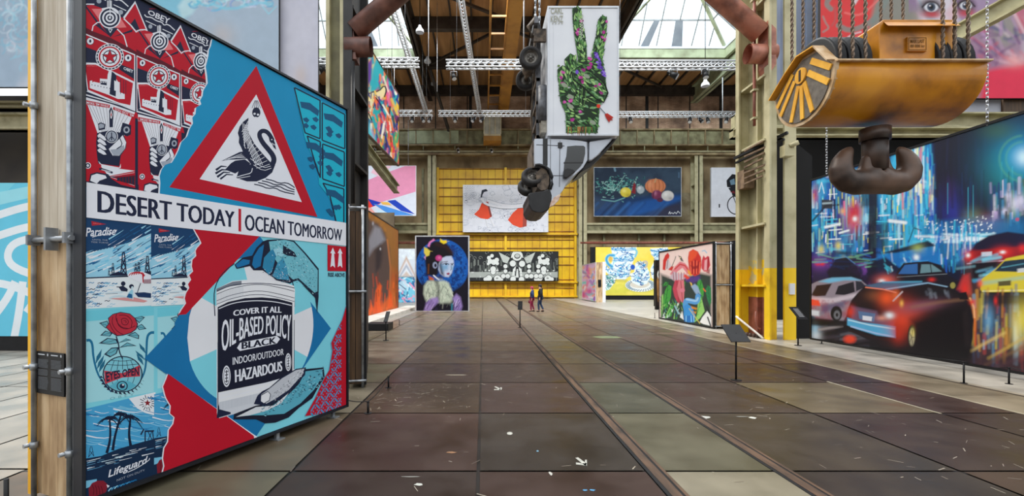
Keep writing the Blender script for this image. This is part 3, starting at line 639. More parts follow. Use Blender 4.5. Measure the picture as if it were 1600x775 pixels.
def mural_left():
    A = Art(PL, .00008); I = lambda x, y: (x, y); W, T, B = PL.W, LZ1, LZ0
    A.polyu([(0, B), (W, B), (W, T), (0, T)], BLU)
    ub = lambda x, y: A.p.uv(x, y)
    # ---- posters, upper left: navy ground, red peaks with target eyes
    A.poly([(120, -70), (232, 2), (332, 62), (326, 125), (305, 180), (285, 228), (250, 290), (250, 310), (120, 290)], NAVY)
    A.m = z1
    e = [ub(*z1(265, 145)), ub(*z1(665, 338)), ub(*z1(995, 500))]; du = e[1][0]-e[0][0]
    def rep(ks, fn):
        for k in ks: A.sh = (k*du, 0); fn()
        A.sh = (0, 0); A.clipu = None
    lim = ub(*z1(1060, 400))[0]
    def peaks():
        A.clipu = (0, lim, B, T)
        A.poly([(40, 55), (120, 38), (210, 70), (380, 150), (480, 260), (560, 330), (490, 470), (40, 250)], RED)
        A.poly([(372, 140), (470, 8), (572, 250), (482, 270)], WHT); A.poly([(385, 150), (470, 30), (560, 245), (484, 258)], RED)
        A.poly([(425, 205), (468, 150), (505, 235), (480, 245)], NAVY)
        A.poly([(40, 205), (120, 250), (270, 305), (405, 375), (490, 425), (490, 465), (40, 262)], DRD)
        A.poly([(130, 190), (185, 205), (275, 300)], NAVY); A.poly([(280, 302), (450, 236), (446, 258)], NAVY); A.poly([(40, 20), (70, 40), (200, 215), (180, 215)], NAVY, False)
        A.stroke([(42, 45), (80, 34), (140, 35)], 9, WHT); A.stroke([(122, 250), (130, 210), (165, 182), (205, 178)], 9, WHT, up=False); A.stroke([(325, 235), (380, 290), (405, 378)], 9, WHT, up=False)
        A.stroke([(378, 152), (440, 210), (482, 262), (562, 242)], 9, WHT, up=False)
        A.poly([(205, 215), (335, 222), (270, 302)], NAVY); A.poly([(250, 232), (288, 236), (268, 268)], WHT); A.poly([(257, 238), (280, 240), (268, 258)], NAVY)
        A.poly([(118, 72), (185, 72), (265, 58), (335, 120), (400, 222), (330, 226), (240, 220), (180, 160)], PNK)
        for r, c in ((88, WHT), (78, NAVY), (62, WHT), (48, NAVY), (34, WHT), (20, NAVY), (9, WHT)): A.ell(265, 145, r, r*.98, c)
        A.stroke([(264, 0), (268, 148)], 6, WHT); 
        for k in (-16, -8, 8, 16): A.stroke([(262+k, 5), (262+k, 52+abs(k))], 5, WHT, up=False)
        A.stroke([(200, 75), (270, 60), (335, 110)], 13, WHT)
    rep((0, 1, 2), peaks)
    def obey():
        A.clipu = (0, lim, B, T)
        A.text('OBEY', [(580, 78), (755, 150), (742, 200), (568, 112)], WHT, .02)
        A.stroke([(545, 118), (560, 138), (600, 140), (640, 168), (690, 182), (700, 205), (735, 195), (790, 245)], 8, WHT, smooth=1)
        A.stroke([(555, 168), (640, 208)], 6, WHT, up=False); A.stroke([(690, 236), (775, 276)], 6, WHT, up=False)
        A.ell(592, 215, 16, 17, GRY); A.ell(738, 290, 16, 17, GRY, up=False)
        A.stroke([(585, 72), (650, 70), (745, 125)], 4, RED)
    rep((-1, 0, 1), obey)
    # ---- second row: fort posters with a star in a ring
    g0, g1 = ub(*z1(265, 460)), ub(*z1(660, 625)); du = g1[0]-g0[0]
    def fort():
        A.clipu = (0, lim, B, T)
        A.poly([(48, 262), (470, 440), (470, 900), (350, 850), (48, 765)], WHT)
        A.poly([(55, 275), (462, 447), (462, 885), (345, 840), (55, 755)], RED)
        A.poly([(57, 375), (155, 410), (200, 545), (57, 500)], NAVY); A.poly([(350, 520), (462, 562), (462, 640), (340, 560)], NAVY, False)
        A.poly([(57, 505), (150, 508), (462, 660), (462, 885), (345, 840), (57, 755)], WHT); A.poly([(66, 522), (150, 522), (452, 672), (430, 850), (340, 830), (90, 725)], RED)
        A.poly([(57, 560), (62, 560), (84, 735), (57, 742)], NAVY); A.poly([(66, 735), (330, 838), (345, 840), (57, 755)], NAVY, False)
        for r, c in ((115, WHT), (109, NAVY), (98, WHT), (90, RED), (78, WHT), (58, NAVY), (50, WHT)): A.ell(265, 460, r, r*.94, c)
        for k in range(22):
            a = k*2*math.pi/22; A.ell(265+103*math.cos(a), 460+97*math.sin(a), 5, 5, WHT, 6, up=(k == 0))
        st = [(265+(70 if k % 2 == 0 else 28)*math.sin(k*math.pi/5), 460-(66 if k % 2 == 0 else 26)*math.cos(k*math.pi/5)) for k in range(10)]
        A.poly(st, NAVY); A.poly([(265+(x-265)*.82, 460+(y-460)*.82) for x, y in st], RED)
        for x, y in ((107, 333), (413, 468)):
            A.ell(x, y, 31, 31, NAVY); A.ell(x, y, 27, 27, WHT); A.ell(x, y, 9, 13, NAVY)
        A.text('OBEY', [(378, 540), (455, 565), (452, 592), (375, 562)], WHT, .02); A.text('QUALITY', [(78, 520), (162, 525), (162, 542), (78, 537)], PNK)
        A.poly([(103, 712), (103, 655), (122, 650), (124, 668), (135, 660), (185, 672), (185, 635), (245, 640), (247, 605), (257, 575), (280, 578), (300, 592), (300, 610), (330, 660), (345, 665), (345, 745), (385, 760), (385, 800), (330, 800), (250, 765)], WHT)
        A.poly([(280, 578), (300, 590), (318, 610), (312, 780), (262, 760), (270, 680)], NAVY); A.poly([(300, 650), (335, 665), (335, 740), (300, 730)], WHT)
        for k in range(7): A.poly([(118+k*24, 680+k*5), (124+k*24, 681+k*5), (124+k*24, 690+k*5), (118+k*24, 689+k*5)], NAVY, k == 0)
        for x in (352, 376, 395): A.stroke([(x, 640+.2*(x-350)), (x, 760)], 4, NAVY, up=False)
        A.poly([(190, 655), (240, 660), (240, 690), (190, 682)], NAVY, False)
        for k in range(3): A.poly([(195+k*16, 660), (204+k*16, 661), (204+k*16, 670), (195+k*16, 669)], WHT, k == 0)
    rep((0, 1, 2), fort)
    # ---- third row: raised hands on red with white fans, lettered ribbon
    A.m = z2
    g0, g1 = ub(*z2(260, 350)), ub(*z2(640, 455)); du = g1[0]-g0[0]
    lim = ub(*z2(880, 300))[0]
    def hands():
        A.clipu = (0, lim, B, T)
        A.poly([(44, 95), (440, 205), (440, 700), (44, 640)], RED)
        A.poly([(78, 110), (265, 140), (415, 205), (330, 420), (180, 400)], WHT)
        for k in range(12): A.stroke([(62+k*32, 60+k*9), (195+k*9, 330+k*2)], 2.2, NAVY, up=(k == 0))
        A.poly([(44, 52), (255, 108), (440, 172), (440, 215), (262, 140), (44, 110)], WHT); A.poly([(46, 76), (250, 116), (246, 140), (46, 108)], RED); A.poly([(276, 130), (440, 190), (436, 220), (272, 150)], RED, False)
        A.text("SMOKE 'EM WHILE", [(62, 86), (240, 118), (238, 134), (62, 106)], WHT, .01); A.text("YOU GOT 'EM", [(284, 136), (430, 190), (428, 210), (282, 154)], WHT, .01, up=False)
        A.poly([(440, 170), (455, 176), (468, 225), (425, 210)], RED)
        A.poly([(243, 160), (258, 130), (274, 165), (272, 285), (246, 285)], NAVY); A.poly([(250, 185), (259, 150), (268, 190), (262, 220), (254, 218)], WHT); A.poly([(254, 190), (259, 172), (264, 192), (259, 210)], RED)
        A.poly([(148, 470), (160, 560), (165, 560), (320, 580), (332, 500), (372, 440), (375, 400), (350, 330), (240, 310), (150, 330), (145, 400)], NAVY)
        A.poly([(158, 260), (180, 248), (215, 262), (212, 300), (165, 310)], NAVY); A.poly([(163, 268), (180, 256), (206, 266), (204, 288), (170, 296)], GRY)
        A.poly([(345, 250), (410, 270), (408, 340), (380, 355), (325, 330)], NAVY, False); A.ell(375, 305, 24, 26, GRY); A.ell(375, 305, 12, 14, NAVY)
        A.ell(262, 355, 48, 50, WHT); A.ell(262, 355, 43, 45, NAVY); A.ell(262, 355, 36, 38, GRY); A.stroke([(262, 325), (262, 385)], 8, NAVY); A.stroke([(262, 355), (240, 380)], 6, NAVY, up=False); A.stroke([(262, 355), (284, 380)], 6, NAVY, up=False)
        for k in range(4): A.poly([(148, 345+k*36), (170, 322+k*38), (212, 350+k*38), (232, 385+k*36), (205, 392+k*36), (160, 372+k*36)], NAVY, True); A.poly([(153, 350+k*36), (172, 330+k*38), (208, 356+k*38), (224, 384+k*36), (202, 386+k*36), (164, 366+k*36)], WHT)
        A.poly([(322, 372), (345, 345), (372, 400), (362, 450), (320, 500), (270, 500), (240, 450)], WHT); A.poly([(250, 455), (300, 450), (355, 420), (362, 450), (322, 497), (275, 500)], GRY); A.stroke([(325, 370), (345, 420), (300, 450)], 7, NAVY, smooth=1)
        A.poly([(160, 540), (185, 565), (320, 590), (332, 560), (332, 592), (290, 605), (180, 580)], WHT)
        # spray-can strip
        A.poly([(50, 545), (180, 565), (195, 600), (120, 700), (50, 690)], RED); A.poly([(180, 580), (440, 615), (240, 655)], WHT)
        A.poly([(240, 660), (440, 620), (440, 745), (330, 720)], RED); 
        for k in range(6): A.stroke([(250, 660), (435, 628+k*20)], 2.5, WHT if k in (0, 5) else NAVY, up=(k == 0))
        A.poly([(300, 665), (438, 650), (438, 725), (310, 690)], DRD); A.poly([(306, 668), (300, 690), (320, 692), (325, 668)], NAVY); [A.poly([(330+k*22, 664-k), (343+k*22, 663-k), (343+k*22, 700+k*5), (330+k*22, 695+k*5)], NAVY, False) for k in range(5)]
        A.ell(82, 575, 24, 24, WHT); A.ell(82, 575, 18, 18, NAVY); A.ell(82, 575, 10, 10, WHT)
        A.poly([(92, 690), (100, 640), (150, 625), (235, 640), (260, 670), (230, 680), (285, 725), (200, 720), (92, 720)], NAVY); A.poly([(100, 690), (110, 650), (150, 636), (215, 650), (225, 670), (170, 690), (150, 712)], WHT)
        A.stroke([(168, 600), (200, 605), (270, 630)], 15, NAVY, smooth=1); A.stroke([(185, 606), (255, 624)], 5, WHT)
    rep((0, 1), hands)
    A.m = I
    # torn edge of the blue sheet over the posters
    torn = [(346, 40), (331, 62), (329, 72), (326, 78), (325, 88), (321, 104), (323, 118), (324, 130), (317, 142), (316, 150), (312, 157), (314, 163), (306, 168), (305, 178), (300, 184), (301, 193), (296, 201), (292, 213), (283, 222), (279, 234), (274, 244), (268, 254), (257, 258), (252, 265), (249, 275), (250, 286), (249, 305), (300, 330), (420, 340), (470, 120)]
    A.poly([(x-2.5, y+1.5) for x, y in torn], WHT); A.poly(torn, BLU)
    # ---- warning triangle and black swan
    A.poly([(400, 103), (264, 292.5), (495.5, 339)], RED)
    A.m = z3; A.poly([(268, 172), (4, 566), (480, 673)], WHT)
    for k in range(5): A.stroke([(262+k*3, 200), (248+k*10, 236)], 2.4, NAVY, up=(k == 0))
    A.ell(268, 256, 19, 24, NAVY); A.ell(260, 262, 5.5, 5, WHT); A.ell(276, 266, 5.5, 5, WHT, up=False); A.stroke([(262, 277), (274, 280)], 3, WHT, up=False)
    A.poly([(105, 482), (150, 460), (190, 440), (215, 436), (232, 470), (190, 474), (140, 476)], NAVY)
    for k in range(4): A.stroke([(120+k*14, 478-k*4), (200+k*6, 448+k*6)], 2, WHT, up=(k == 0))
    for a, b, w in (((80, 524), (130, 508), 11), ((78, 540), (140, 524), 11), ((86, 556), (146, 536), 11), ((100, 566), (160, 546), 9)): A.stroke([a, ((a[0]+b[0])/2, b[1]-2), b], w, NAVY, w2=4, up=False)
    A.poly([(122, 522), (150, 492), (170, 480), (215, 474), (240, 492), (230, 515), (200, 520), (170, 540)], NAVY)
    A.poly([(175, 560), (185, 530), (230, 500), (262, 492), (300, 510), (335, 495), (342, 455), (352, 470), (356, 500), (342, 535), (312, 560), (270, 577), (225, 577)], NAVY, False)
    A.stroke([(178, 556), (215, 545), (245, 538), (250, 515)], 3.5, WHT, smooth=1); A.stroke([(185, 562), (240, 552)], 2.5, WHT, up=False)
    neck = [(346, 500), (350, 470), (335, 440), (312, 420), (296, 395), (284, 370), (284, 350), (296, 340), (316, 344), (332, 362), (344, 384)]
    A.stroke([(338, 505), (352, 480), (346, 455), (322, 425), (300, 400), (284, 372), (282, 352), (296, 340), (316, 344), (332, 362), (345, 386)], 25, NAVY, w2=18, smooth=2)
    A.poly([(330, 362), (346, 374), (356, 400), (350, 412), (330, 390), (326, 372)], NAVY, False); A.poly([(338, 392), (354, 402), (361, 430), (348, 418)], NAVY, False); A.stroke([(341, 398), (353, 408)], 2.5, WHT); A.ell(340, 382, 3.5, 3, WHT, up=False)
    A.poly([(232, 280), (206, 300), (190, 322), (182, 352), (188, 372), (186, 396), (198, 420), (206, 440), (224, 470), (250, 505), (282, 526), (318, 526), (340, 515), (338, 492), (310, 462), (282, 430), (258, 400), (238, 362), (226, 330)], NAVY)
    for k in range(7): A.stroke([(229+k*1.5, 296+k*12), (214-k*1.0, 330+k*12), (200+k*3, 346+k*13)], 2.6, WHT, up=(k == 0), smooth=1)
    for k in range(5): A.stroke([(205+k*6, 304+k*4), (206+k*8, 350+k*9), (232+k*12, 420+k*10), (265+k*8, 500)], 2.4, WHT, up=False, smooth=1)
    for k in range(8): A.stroke([(246+k*12, 384+k*16), (232+k*9, 404+k*15), (226+k*6, 424+k*13)], 2.2, WHT, up=False, smooth=1)
    A.stroke([(240, 470), (300, 515), (335, 505)], 2.6, WHT, up=False, smooth=1); A.stroke([(255, 500), (300, 528), (338, 515)], 2.6, WHT, up=False, smooth=1)
    for k in range(4):
        x0, y0 = (312-k*18, 566+k*8)
        A.stroke([(x0, y0), (x0+32, y0+6), (x0+62, y0+20), (x0+98, y0+16), (x0+128, y0+34), (446, 606+k*10)], 5, NAVY, up=False, smooth=1)
    # ---- pasted teal squares at the right edge: plain block prints
    TEA = (24, 176, 204)
    A.poly([(443, 135), (690, 265), (690, 775), (640, 770), (628, 690), (600, 640), (560, 590), (556, 510), (520, 440), (492, 370), (470, 260), (452, 190)], TEA)
    for q in ([(445, 140), (565, 200), (565, 378), (495, 350)], [(575, 210), (680, 265), (680, 425), (575, 385)], [(505, 365), (566, 392), (566, 560), (545, 500)], [(577, 402), (678, 440), (678, 600), (577, 565)], [(578, 585), (676, 612), (676, 770), (640, 765), (610, 640)]):
        for a, b in zip(q, q[1:]+q[:1]): A.stroke([a, b], 6, NAVY, up=False)
        cx, cy = sum(p[0] for p in q)/len(q), sum(p[1] for p in q)/len(q); r = random.Random(int(cx))
        A.poly([(cx-46, cy-62), (cx, cy-56), (cx+44, cy-20), (cx+38, cy+6), (cx-2, cy-22), (cx-40, cy-34)], (20, 84, 124))
        for k in range(4):
            x, y = cx+r.uniform(-28, 28), cy+r.uniform(-5, 60); A.poly([(x-16, y-6), (x+2, y-12), (x+15, y+2), (x+4, y+14), (x-10, y+6)], (20, 84, 124), False)
    A.m = I
    # ---- lower half: right-hand field, posters on the left
    A.poly([(120, 337), (545, 380), (545, 660), (120, 800)], LBL)
    A.m = z4
    g0, g1 = ub(*z4(68, 300)), ub(*z4(640, 300)); du = g1[0]-g0[0]
    def paradise():
        A.clipu = (0, g0[0]+du*(1 if A.sh[0] == 0 else 2), B, T)
        A.poly([(40, 15), (640, 80), (640, 755), (40, 790)], (150, 206, 230))
        A.poly([(40, 15), (640, 80), (640, 150), (420, 240), (300, 270), (120, 300), (40, 330)], (18, 62, 104))
        r = random.Random(3)
        for k in range(64):
            x = r.uniform(300, 640); y = 85+r.uniform(0, 340)*1.0; L = r.uniform(40, 150); c = r.choice([WHT, (70, 160, 208), (24, 92, 144), (150, 206, 232), (20, 62, 104)])
            A.stroke([(x-L*.55, y+L*.33), (x, y), (x+L*.3, y-L*.2)], r.uniform(4, 14), c, w2=2, up=(k % 8 == 0))
        for k in range(46):
            x = r.uniform(50, 600); y = 300+r.uniform(0, 180); L = r.uniform(40, 140); c = r.choice([WHT, (70, 160, 208), (120, 196, 226), (30, 100, 150), (226, 236, 242)])
            A.stroke([(x-L*.5, y+L*.18), (x, y), (x+L*.5, y-L*.2)], r.uniform(5, 18), c, w2=3, up=(k % 8 == 0))
        for k in range(10):
            x = 120+k*26; A.stroke([(x-30, 320-k*6), (x+40, 290-k*7)], 7, (18, 62, 104), w2=2, up=False)
        A.poly([(40, 530), (640, 500), (640, 760), (40, 790)], (224, 232, 236)); A.poly([(40, 528), (640, 502), (640, 514), (40, 538)], NAVY, False)
        for x, h, y in ((300, 100, 510), (388, 185, 506), (490, 90, 502), (516, 100, 500), (588, 150, 500), (268, 62, 512), (632, 70, 500)):
            for q in ([(x-h*.13, y), (x-h*.04, y-h)], [(x+h*.13, y), (x+h*.04, y-h)], [(x-h*.13, y), (x+h*.09, y-h*.35)], [(x+h*.13, y), (x-h*.09, y-h*.35)], [(x-h*.09, y-h*.35), (x+h*.06, y-h*.7)], [(x+h*.09, y-h*.35), (x-h*.06, y-h*.7)], [(x-h*.07, y-h), (x+h*.07, y-h)]): A.stroke(q, h*.05, NAVY, up=False)
        A.poly([(270, 505), (345, 478), (420, 500), (640, 470), (640, 506), (270, 514)], NAVY, False)
        for k in range(60):
            x = r.uniform(60, 330); y = r.uniform(570, 775)
            if x > 130+ (abs(y-670))*2.2+60: continue
            A.stroke([(x-22, y+4), (x-8, y-5), (x+8, y+5), (x+22, y-4)], 6, r.choice([MBL, (60, 140, 190), NAVY, (150, 200, 224)]), up=(k % 10 == 0), smooth=1)
        # parasol, bathers, towel
        A.poly([(420, 505), (440, 482), (540, 476), (640, 515), (640, 575), (540, 576), (430, 522)], WHT)
        for k in range(6): A.stroke([(432+k*20, 512-k*3), (455+k*18, 486-k), (545+k*5, 480+k*8), (552, 570-k*14)], 7, RED, up=(k == 0), smooth=1)
        A.poly([(555, 545), (640, 540), (640, 575), (555, 576)], (120, 20, 46)); [A.stroke([(556, 552+k*9), (640, 546+k*10)], 3, WHT, up=False) for k in range(3)]
        A.stroke([(530, 575), (498, 670)], 6, NAVY); A.poly([(480, 655), (560, 650), (640, 662), (640, 698), (510, 690)], (24, 52, 92), False)
        A.poly([(270, 702), (470, 690), (590, 722), (560, 735), (400, 720)], (214, 150, 150), False)
        A.stroke([(236, 660), (300, 655), (370, 650), (405, 620)], 15, (200, 220, 230), w2=24); A.stroke([(240, 664), (340, 660)], 3, NAVY); A.poly([(345, 605), (385, 595), (425, 625), (420, 645), (370, 640)], NAVY); A.ell(386, 578, 19, 19, NAVY); A.stroke([(330, 605), (360, 606)], 7, NAVY, up=False)
        A.stroke([(270, 700), (340, 675), (420, 690)], 15, (200, 222, 232), smooth=1); A.poly([(415, 690), (430, 655), (455, 625), (472, 640), (470, 700), (440, 704)], (150, 206, 226)); A.poly([(412, 692), (432, 660), (460, 668), (462, 700)], (24, 92, 144)); A.ell(455, 602, 20, 19, NAVY); A.ell(462, 612, 10, 12, (200, 222, 232)); A.stroke([(470, 640), (466, 712)], 7, (200, 222, 232), up=False)
        A.poly([(120, 55), (245, 82), (125, 95)], (168, 30, 48)); A.text('DRINK', [(138, 68), (205, 77), (205, 84), (138, 80)], PNK)
        A.text('Paradise', [(68, 112), (330, 104), (322, 172), (74, 186)], WHT, .015, .25); A.stroke([(128, 190), (190, 172), (320, 152), (332, 128)], 6, WHT, up=False, smooth=1)
        A.text('UNTIL THE', [(128, 204), (256, 210), (256, 222), (128, 216)], GRY); A.text('TIDE TURNS', [(116, 224), (262, 232), (262, 244), (116, 236)], GRY, up=False)
    rep((0, 1), paradise)
    A.m = z5
    g0, g1 = ub(*z5(350, 300)), ub(*z5(848, 260)); du = g1[0]-g0[0]; LT = (160, 216, 226)
    def eyes():
        A.clipu = (0, ub(*z5(820, 300))[0], B, T)
        A.poly([(40, 78), (582, 42), (582, 690), (40, 780)], LT); A.poly([(40, 78), (582, 42), (582, 110), (40, 160)], (110, 202, 220))
        for pts in ([(72, 300), (100, 296), (118, 330), (122, 420), (150, 540), (190, 610), (260, 690)], [(584, 240), (556, 240), (530, 270), (526, 380), (520, 520), (480, 610), (380, 690)]):
            A.stroke(pts, 22, (24, 110, 150), w2=10, smooth=2)
        for a, b in (((140, 480), (188, 365)), ((165, 545), (215, 440)), ((150, 520), (205, 410)), ((520, 400), (470, 320)), ((515, 450), (440, 375)), ((505, 490), (450, 400))):
            d = ((b[0]-a[0])*.5, (b[1]-a[1])*.5); A.poly([a, (a[0]+d[0]-16, a[1]+d[1]), b, (a[0]+d[0]+16, a[1]+d[1])], (30, 104, 136), False)
        for k in range(16):
            t_ = math.pi*(.02+k/15*.96); x, y = 345+150*math.cos(t_), 570+115*math.sin(t_); A.poly([(x+20*math.cos(t_)-10, y+20*math.sin(t_)), (x+10*math.cos(t_)+14, y+18*math.sin(t_)+8), (x-10, y-10)], NAVY, k == 0)
        A.ell(345, 555, 152, 138, NAVY); A.ell(345, 555, 143, 130, (124, 196, 212))
        for k in (.33, .7): A.stroke([(345-143*k*math.cos(.9), 450), (345-143*k, 555), (345-143*k*math.cos(.9), 662)], 4, NAVY, up=False, smooth=2); A.stroke([(345+143*k*math.cos(.9), 450), (345+143*k, 555), (345+143*k*math.cos(.9), 662)], 4, NAVY, up=False, smooth=2)
        A.stroke([(345, 425), (345, 520)], 4, NAVY, up=False); [A.stroke([(345-w_, y), (345, y+8), (345+w_, y-4)], 4, NAVY, up=False, smooth=1) for y, w_ in ((450, 85), (482, 118))]
        A.poly([(205, 528), (345, 548), (475, 486), (478, 572), (345, 580), (212, 630)], (188, 60, 76)); A.text('EYES OPEN', [(216, 540), (470, 500), (468, 566), (224, 615)], NAVY, .03, arch=.012)
        A.poly([(240, 650), (300, 610), (350, 600), (400, 612), (450, 640), (400, 672), (340, 682)], (90, 176, 198)); A.ell(342, 645, 42, 38, NAVY); A.ell(342, 645, 34, 31, (90, 176, 198)); A.ell(342, 645, 20, 18, NAVY); A.ell(348, 636, 7, 7, WHT)
        A.stroke([(345, 440), (318, 380), (316, 330), (296, 268)], 9, NAVY, smooth=1)
        for pts in ([(165, 322), (230, 280), (300, 290), (318, 320), (250, 330)], [(205, 405), (260, 355), (318, 350), (300, 400), (250, 428)], [(316, 318), (370, 285), (408, 296), (350, 310)], [(320, 355), (380, 315), (448, 340), (380, 345)], [(168, 168), (230, 150), (250, 200), (215, 208)], [(176, 262), (215, 225), (270, 245), (250, 270)], [(430, 130), (490, 115), (515, 125), (470, 170)], [(450, 195), (490, 175), (526, 212), (470, 222)], [(380, 260), (440, 235), (470, 262), (468, 290)]):
            A.poly(pts, NAVY, True); cx, cy = sum(p[0] for p in pts)/len(pts), sum(p[1] for p in pts)/len(pts); A.poly([(cx+(x-cx)*.78, cy+(y-cy)*.78) for x, y in pts], (104, 176, 192)); A.stroke([pts[0], (cx, cy), pts[2]], 3, NAVY)
        A.poly([(235, 130), (270, 100), (330, 84), (400, 96), (440, 130), (462, 175), (450, 215), (410, 245), (350, 262), (300, 268), (250, 235), (216, 200), (240, 170)], NAVY); A.poly([(240, 133), (272, 104), (330, 90), (398, 100), (434, 132), (455, 175), (444, 212), (406, 240), (350, 256), (302, 262), (255, 232), (222, 200), (246, 170)], (186, 44, 62))
        for pts in ([(270, 120), (262, 170), (300, 230), (350, 256)], [(300, 130), (310, 190), (370, 220), (440, 190)], [(320, 110), (370, 105), (420, 150), (410, 200)], [(335, 140), (360, 128), (392, 150), (380, 185), (340, 180), (335, 140)], [(352, 150), (372, 150), (370, 170)], [(246, 170), (262, 210), (300, 262)], [(300, 95), (290, 140), (330, 200), (390, 210)]): A.stroke(pts, 5, (90, 12, 34), up=False, smooth=2)
        A.text('OBEY', [(250, 732), (430, 698), (430, 716), (250, 752)], (96, 160, 176), space=1.8)
    rep((0, 1), eyes)
    A.m = z6
    g0, g1 = ub(*z6(75, 300)), ub(*z6(577, 260)); du = g1[0]-g0[0]
    def guard():
        A.clipu = (0, ub(*z6(735, 300))[0], B, T)
        A.poly([(60, 136), (576, 12), (576, 640), (60, 830)], (70, 160, 208))
        r = random.Random(9)
        for k in range(40):
            x, y = r.uniform(60, 560), r.uniform(110, 430); L = r.uniform(50, 150); A.stroke([(x-L, y-L*.15), (x, y+8), (x+L*.7, y-L*.05)], r.uniform(4, 13), r.choice([WHT, (150, 206, 232), (36, 120, 176), (120, 190, 222)]), w2=2, up=(k % 8 == 0), smooth=1)
        A.poly([(380, 58), (576, 12), (576, 185), (500, 165), (440, 130)], (226, 232, 238))
        for k in range(16):
            a = k*2*math.pi/16+.1; A.stroke([(517+30*math.cos(a), 92+30*math.sin(a)), (517+(62 if k % 2 else 50)*math.cos(a), 92+(60 if k % 2 else 48)*math.sin(a))], 5, NAVY, up=(k == 0))
        A.poly([(517+(28 if k % 2 == 0 else 11)*math.sin(k*math.pi/5), 92-(28 if k % 2 == 0 else 11)*math.cos(k*math.pi/5)) for k in range(10)], (130, 24, 36))
        A.poly([(60, 500), (180, 480), (300, 430), (420, 395), (576, 352), (576, 650), (60, 830)], (14, 40, 70))
        for k in range(30):
            x, y = r.uniform(90, 560), r.uniform(0, 1); yy = 520-(x-75)*.25+y*70; L = r.uniform(30, 110); A.stroke([(x-L/2, yy+L*.1), (x+L/2, yy-L*.14)], r.uniform(3, 8), r.choice([WHT, (190, 210, 222), (90, 150, 190)]), w2=2, up=(k == 0))
        for bx, by, tx, ty in ((218, 460, 240, 210), (262, 440, 322, 180), (394, 405, 392, 200)):
            A.stroke([(bx, by), ((bx+tx)/2+ (18 if bx < 230 else -14), (by+ty)/2+20), (tx, ty)], 22, (14, 26, 52), w2=12, smooth=2)
            for k in range(11):
                a = math.pi*(1.02+k*.098) if k < 10 else .5; L = r.uniform(75, 105); ex, ey = tx+L*math.cos(a), ty+L*.55*math.sin(a)+28+18*abs(math.cos(a))
                A.stroke([(tx, ty), ((tx+ex)/2, (ty+ey)/2-20), (ex, ey+10)], 11, (14, 26, 52), w2=3, up=False, smooth=2)
        A.stroke([(468, 325), (490, 285), (500, 300), (570, 296)], 11, NAVY, up=False); A.stroke([(500, 300), (500, 375)], 9, NAVY, up=False); A.stroke([(555, 296), (560, 360)], 7, NAVY, up=False); A.stroke([(520, 300), (550, 360)], 6, NAVY, up=False); A.stroke([(550, 300), (520, 365)], 5, NAVY, up=False)
        for q in ([(85, 490), (100, 408)], [(124, 482), (108, 408)], [(85, 490), (116, 445)], [(124, 482), (96, 445)]): A.stroke(q, 4, NAVY, up=False)
        A.text('Lifeguard', [(222, 588), (520, 478), (520, 545), (232, 655)], WHT, .015, .3); A.stroke([(372, 600), (440, 570), (530, 512), (532, 496)], 5, WHT, up=False, smooth=1)
        A.text('NOT ON DUTY', [(292, 652), (498, 575), (498, 590), (292, 668)], GRY, up=False)
        A.poly([(60, 664), (145, 650), (145, 690), (60, 720)], (120, 190, 222)); A.poly([(85, 720), (110, 680), (150, 662), (195, 662), (225, 690), (215, 740), (180, 775), (90, 790)], (128, 26, 44)); [A.stroke([(110+k*22, 690+k*4), (125+k*20, 725), (120+k*24, 765)], 5, (80, 10, 28), up=(k == 0), smooth=1) for k in range(4)]
        for k in range(9): A.stroke([(230+k*22, 740-k*9), (250+k*22, 712-k*7), (262+k*22, 722-k*8)], 7, r.choice([(70, 150, 196), (150, 206, 232), MBL]), up=(k == 0), smooth=1)
        A.poly([(216, 690), (240, 700), (225, 715)], WHT)
    rep((0, 1), guard)
    A.m = I
    # ---- diamond, wheel, torn red sheet
    cL, cR = ub(291, 523), ub(489, 518); cu, cv, cr = (cL[0]+cR[0])/2, (ub(388.7, 418)[1]+ub(338.8, 637)[1])/2+.02, (cR[0]-cL[0])/2
    A.poly([(405, 369), (516.5, 513), (398, 684), (225, 560)], MBL)
    for k in range(8):
        a0, a1 = (k+.35)*math.pi/4, (k+1.35)*math.pi/4
        A.polyu([(cu, cv)]+[(cu+cr*math.cos(a0+(a1-a0)*j/8), cv+cr*math.sin(a0+(a1-a0)*j/8)) for j in range(9)], LBL if k % 2 == 0 else (224, 226, 232), k == 0)
    tr = [(301, 355), (307, 366), (311, 373), (314, 380), (307, 388), (305, 392), (306, 400), (300, 406), (299, 416), (301, 424), (295, 430), (298, 437), (293, 444), (295, 450), (290, 458), (288, 466), (290, 474), (283, 484), (279, 492)]
    A.poly([(x-2, y) for x, y in tr]+[(300, 470), (404, 368), (403, 360)], WHT); A.poly(tr+[(290, 491), (405, 369), (403, 360)], RED)
    A.poly([(279, 492), (290, 491), (296, 485), (292, 528), (300, 600), (262, 585), (258, 582), (266, 560), (270, 540), (274, 518), (272, 505)], MBL)
    t2 = [(262, 584), (259, 592), (254, 604), (257, 616), (259, 622), (266, 634), (265, 646), (272, 652), (270, 662), (263, 672), (262, 690), (256, 700), (254, 716), (256, 728), (252, 745)]
    A.poly([(x-2, y) for x, y in t2]+[(300, 760), (400, 720), (402, 683)], WHT); A.poly(t2+[(300, 760), (400, 720), (396, 681)], RED)
    # ---- the can
    A.m = z7
    A.stroke([(206, 655), (200, 560), (200, 480), (225, 400), (280, 330), (345, 282)], 7, NAVY, smooth=1); A.stroke([(700, 310), (740, 360), (765, 430), (772, 500), (772, 590)], 7, NAVY, up=False, smooth=1)
    A.poly([(216, 462), (330, 406), (420, 398), (520, 399), (620, 405), (700, 416), (768, 440), (776, 470), (772, 620), (772, 1180), (220, 1380)], (228, 230, 234))
    A.poly([(216, 462), (330, 412), (395, 404), (395, 432), (300, 446), (218, 484)], (120, 126, 138))
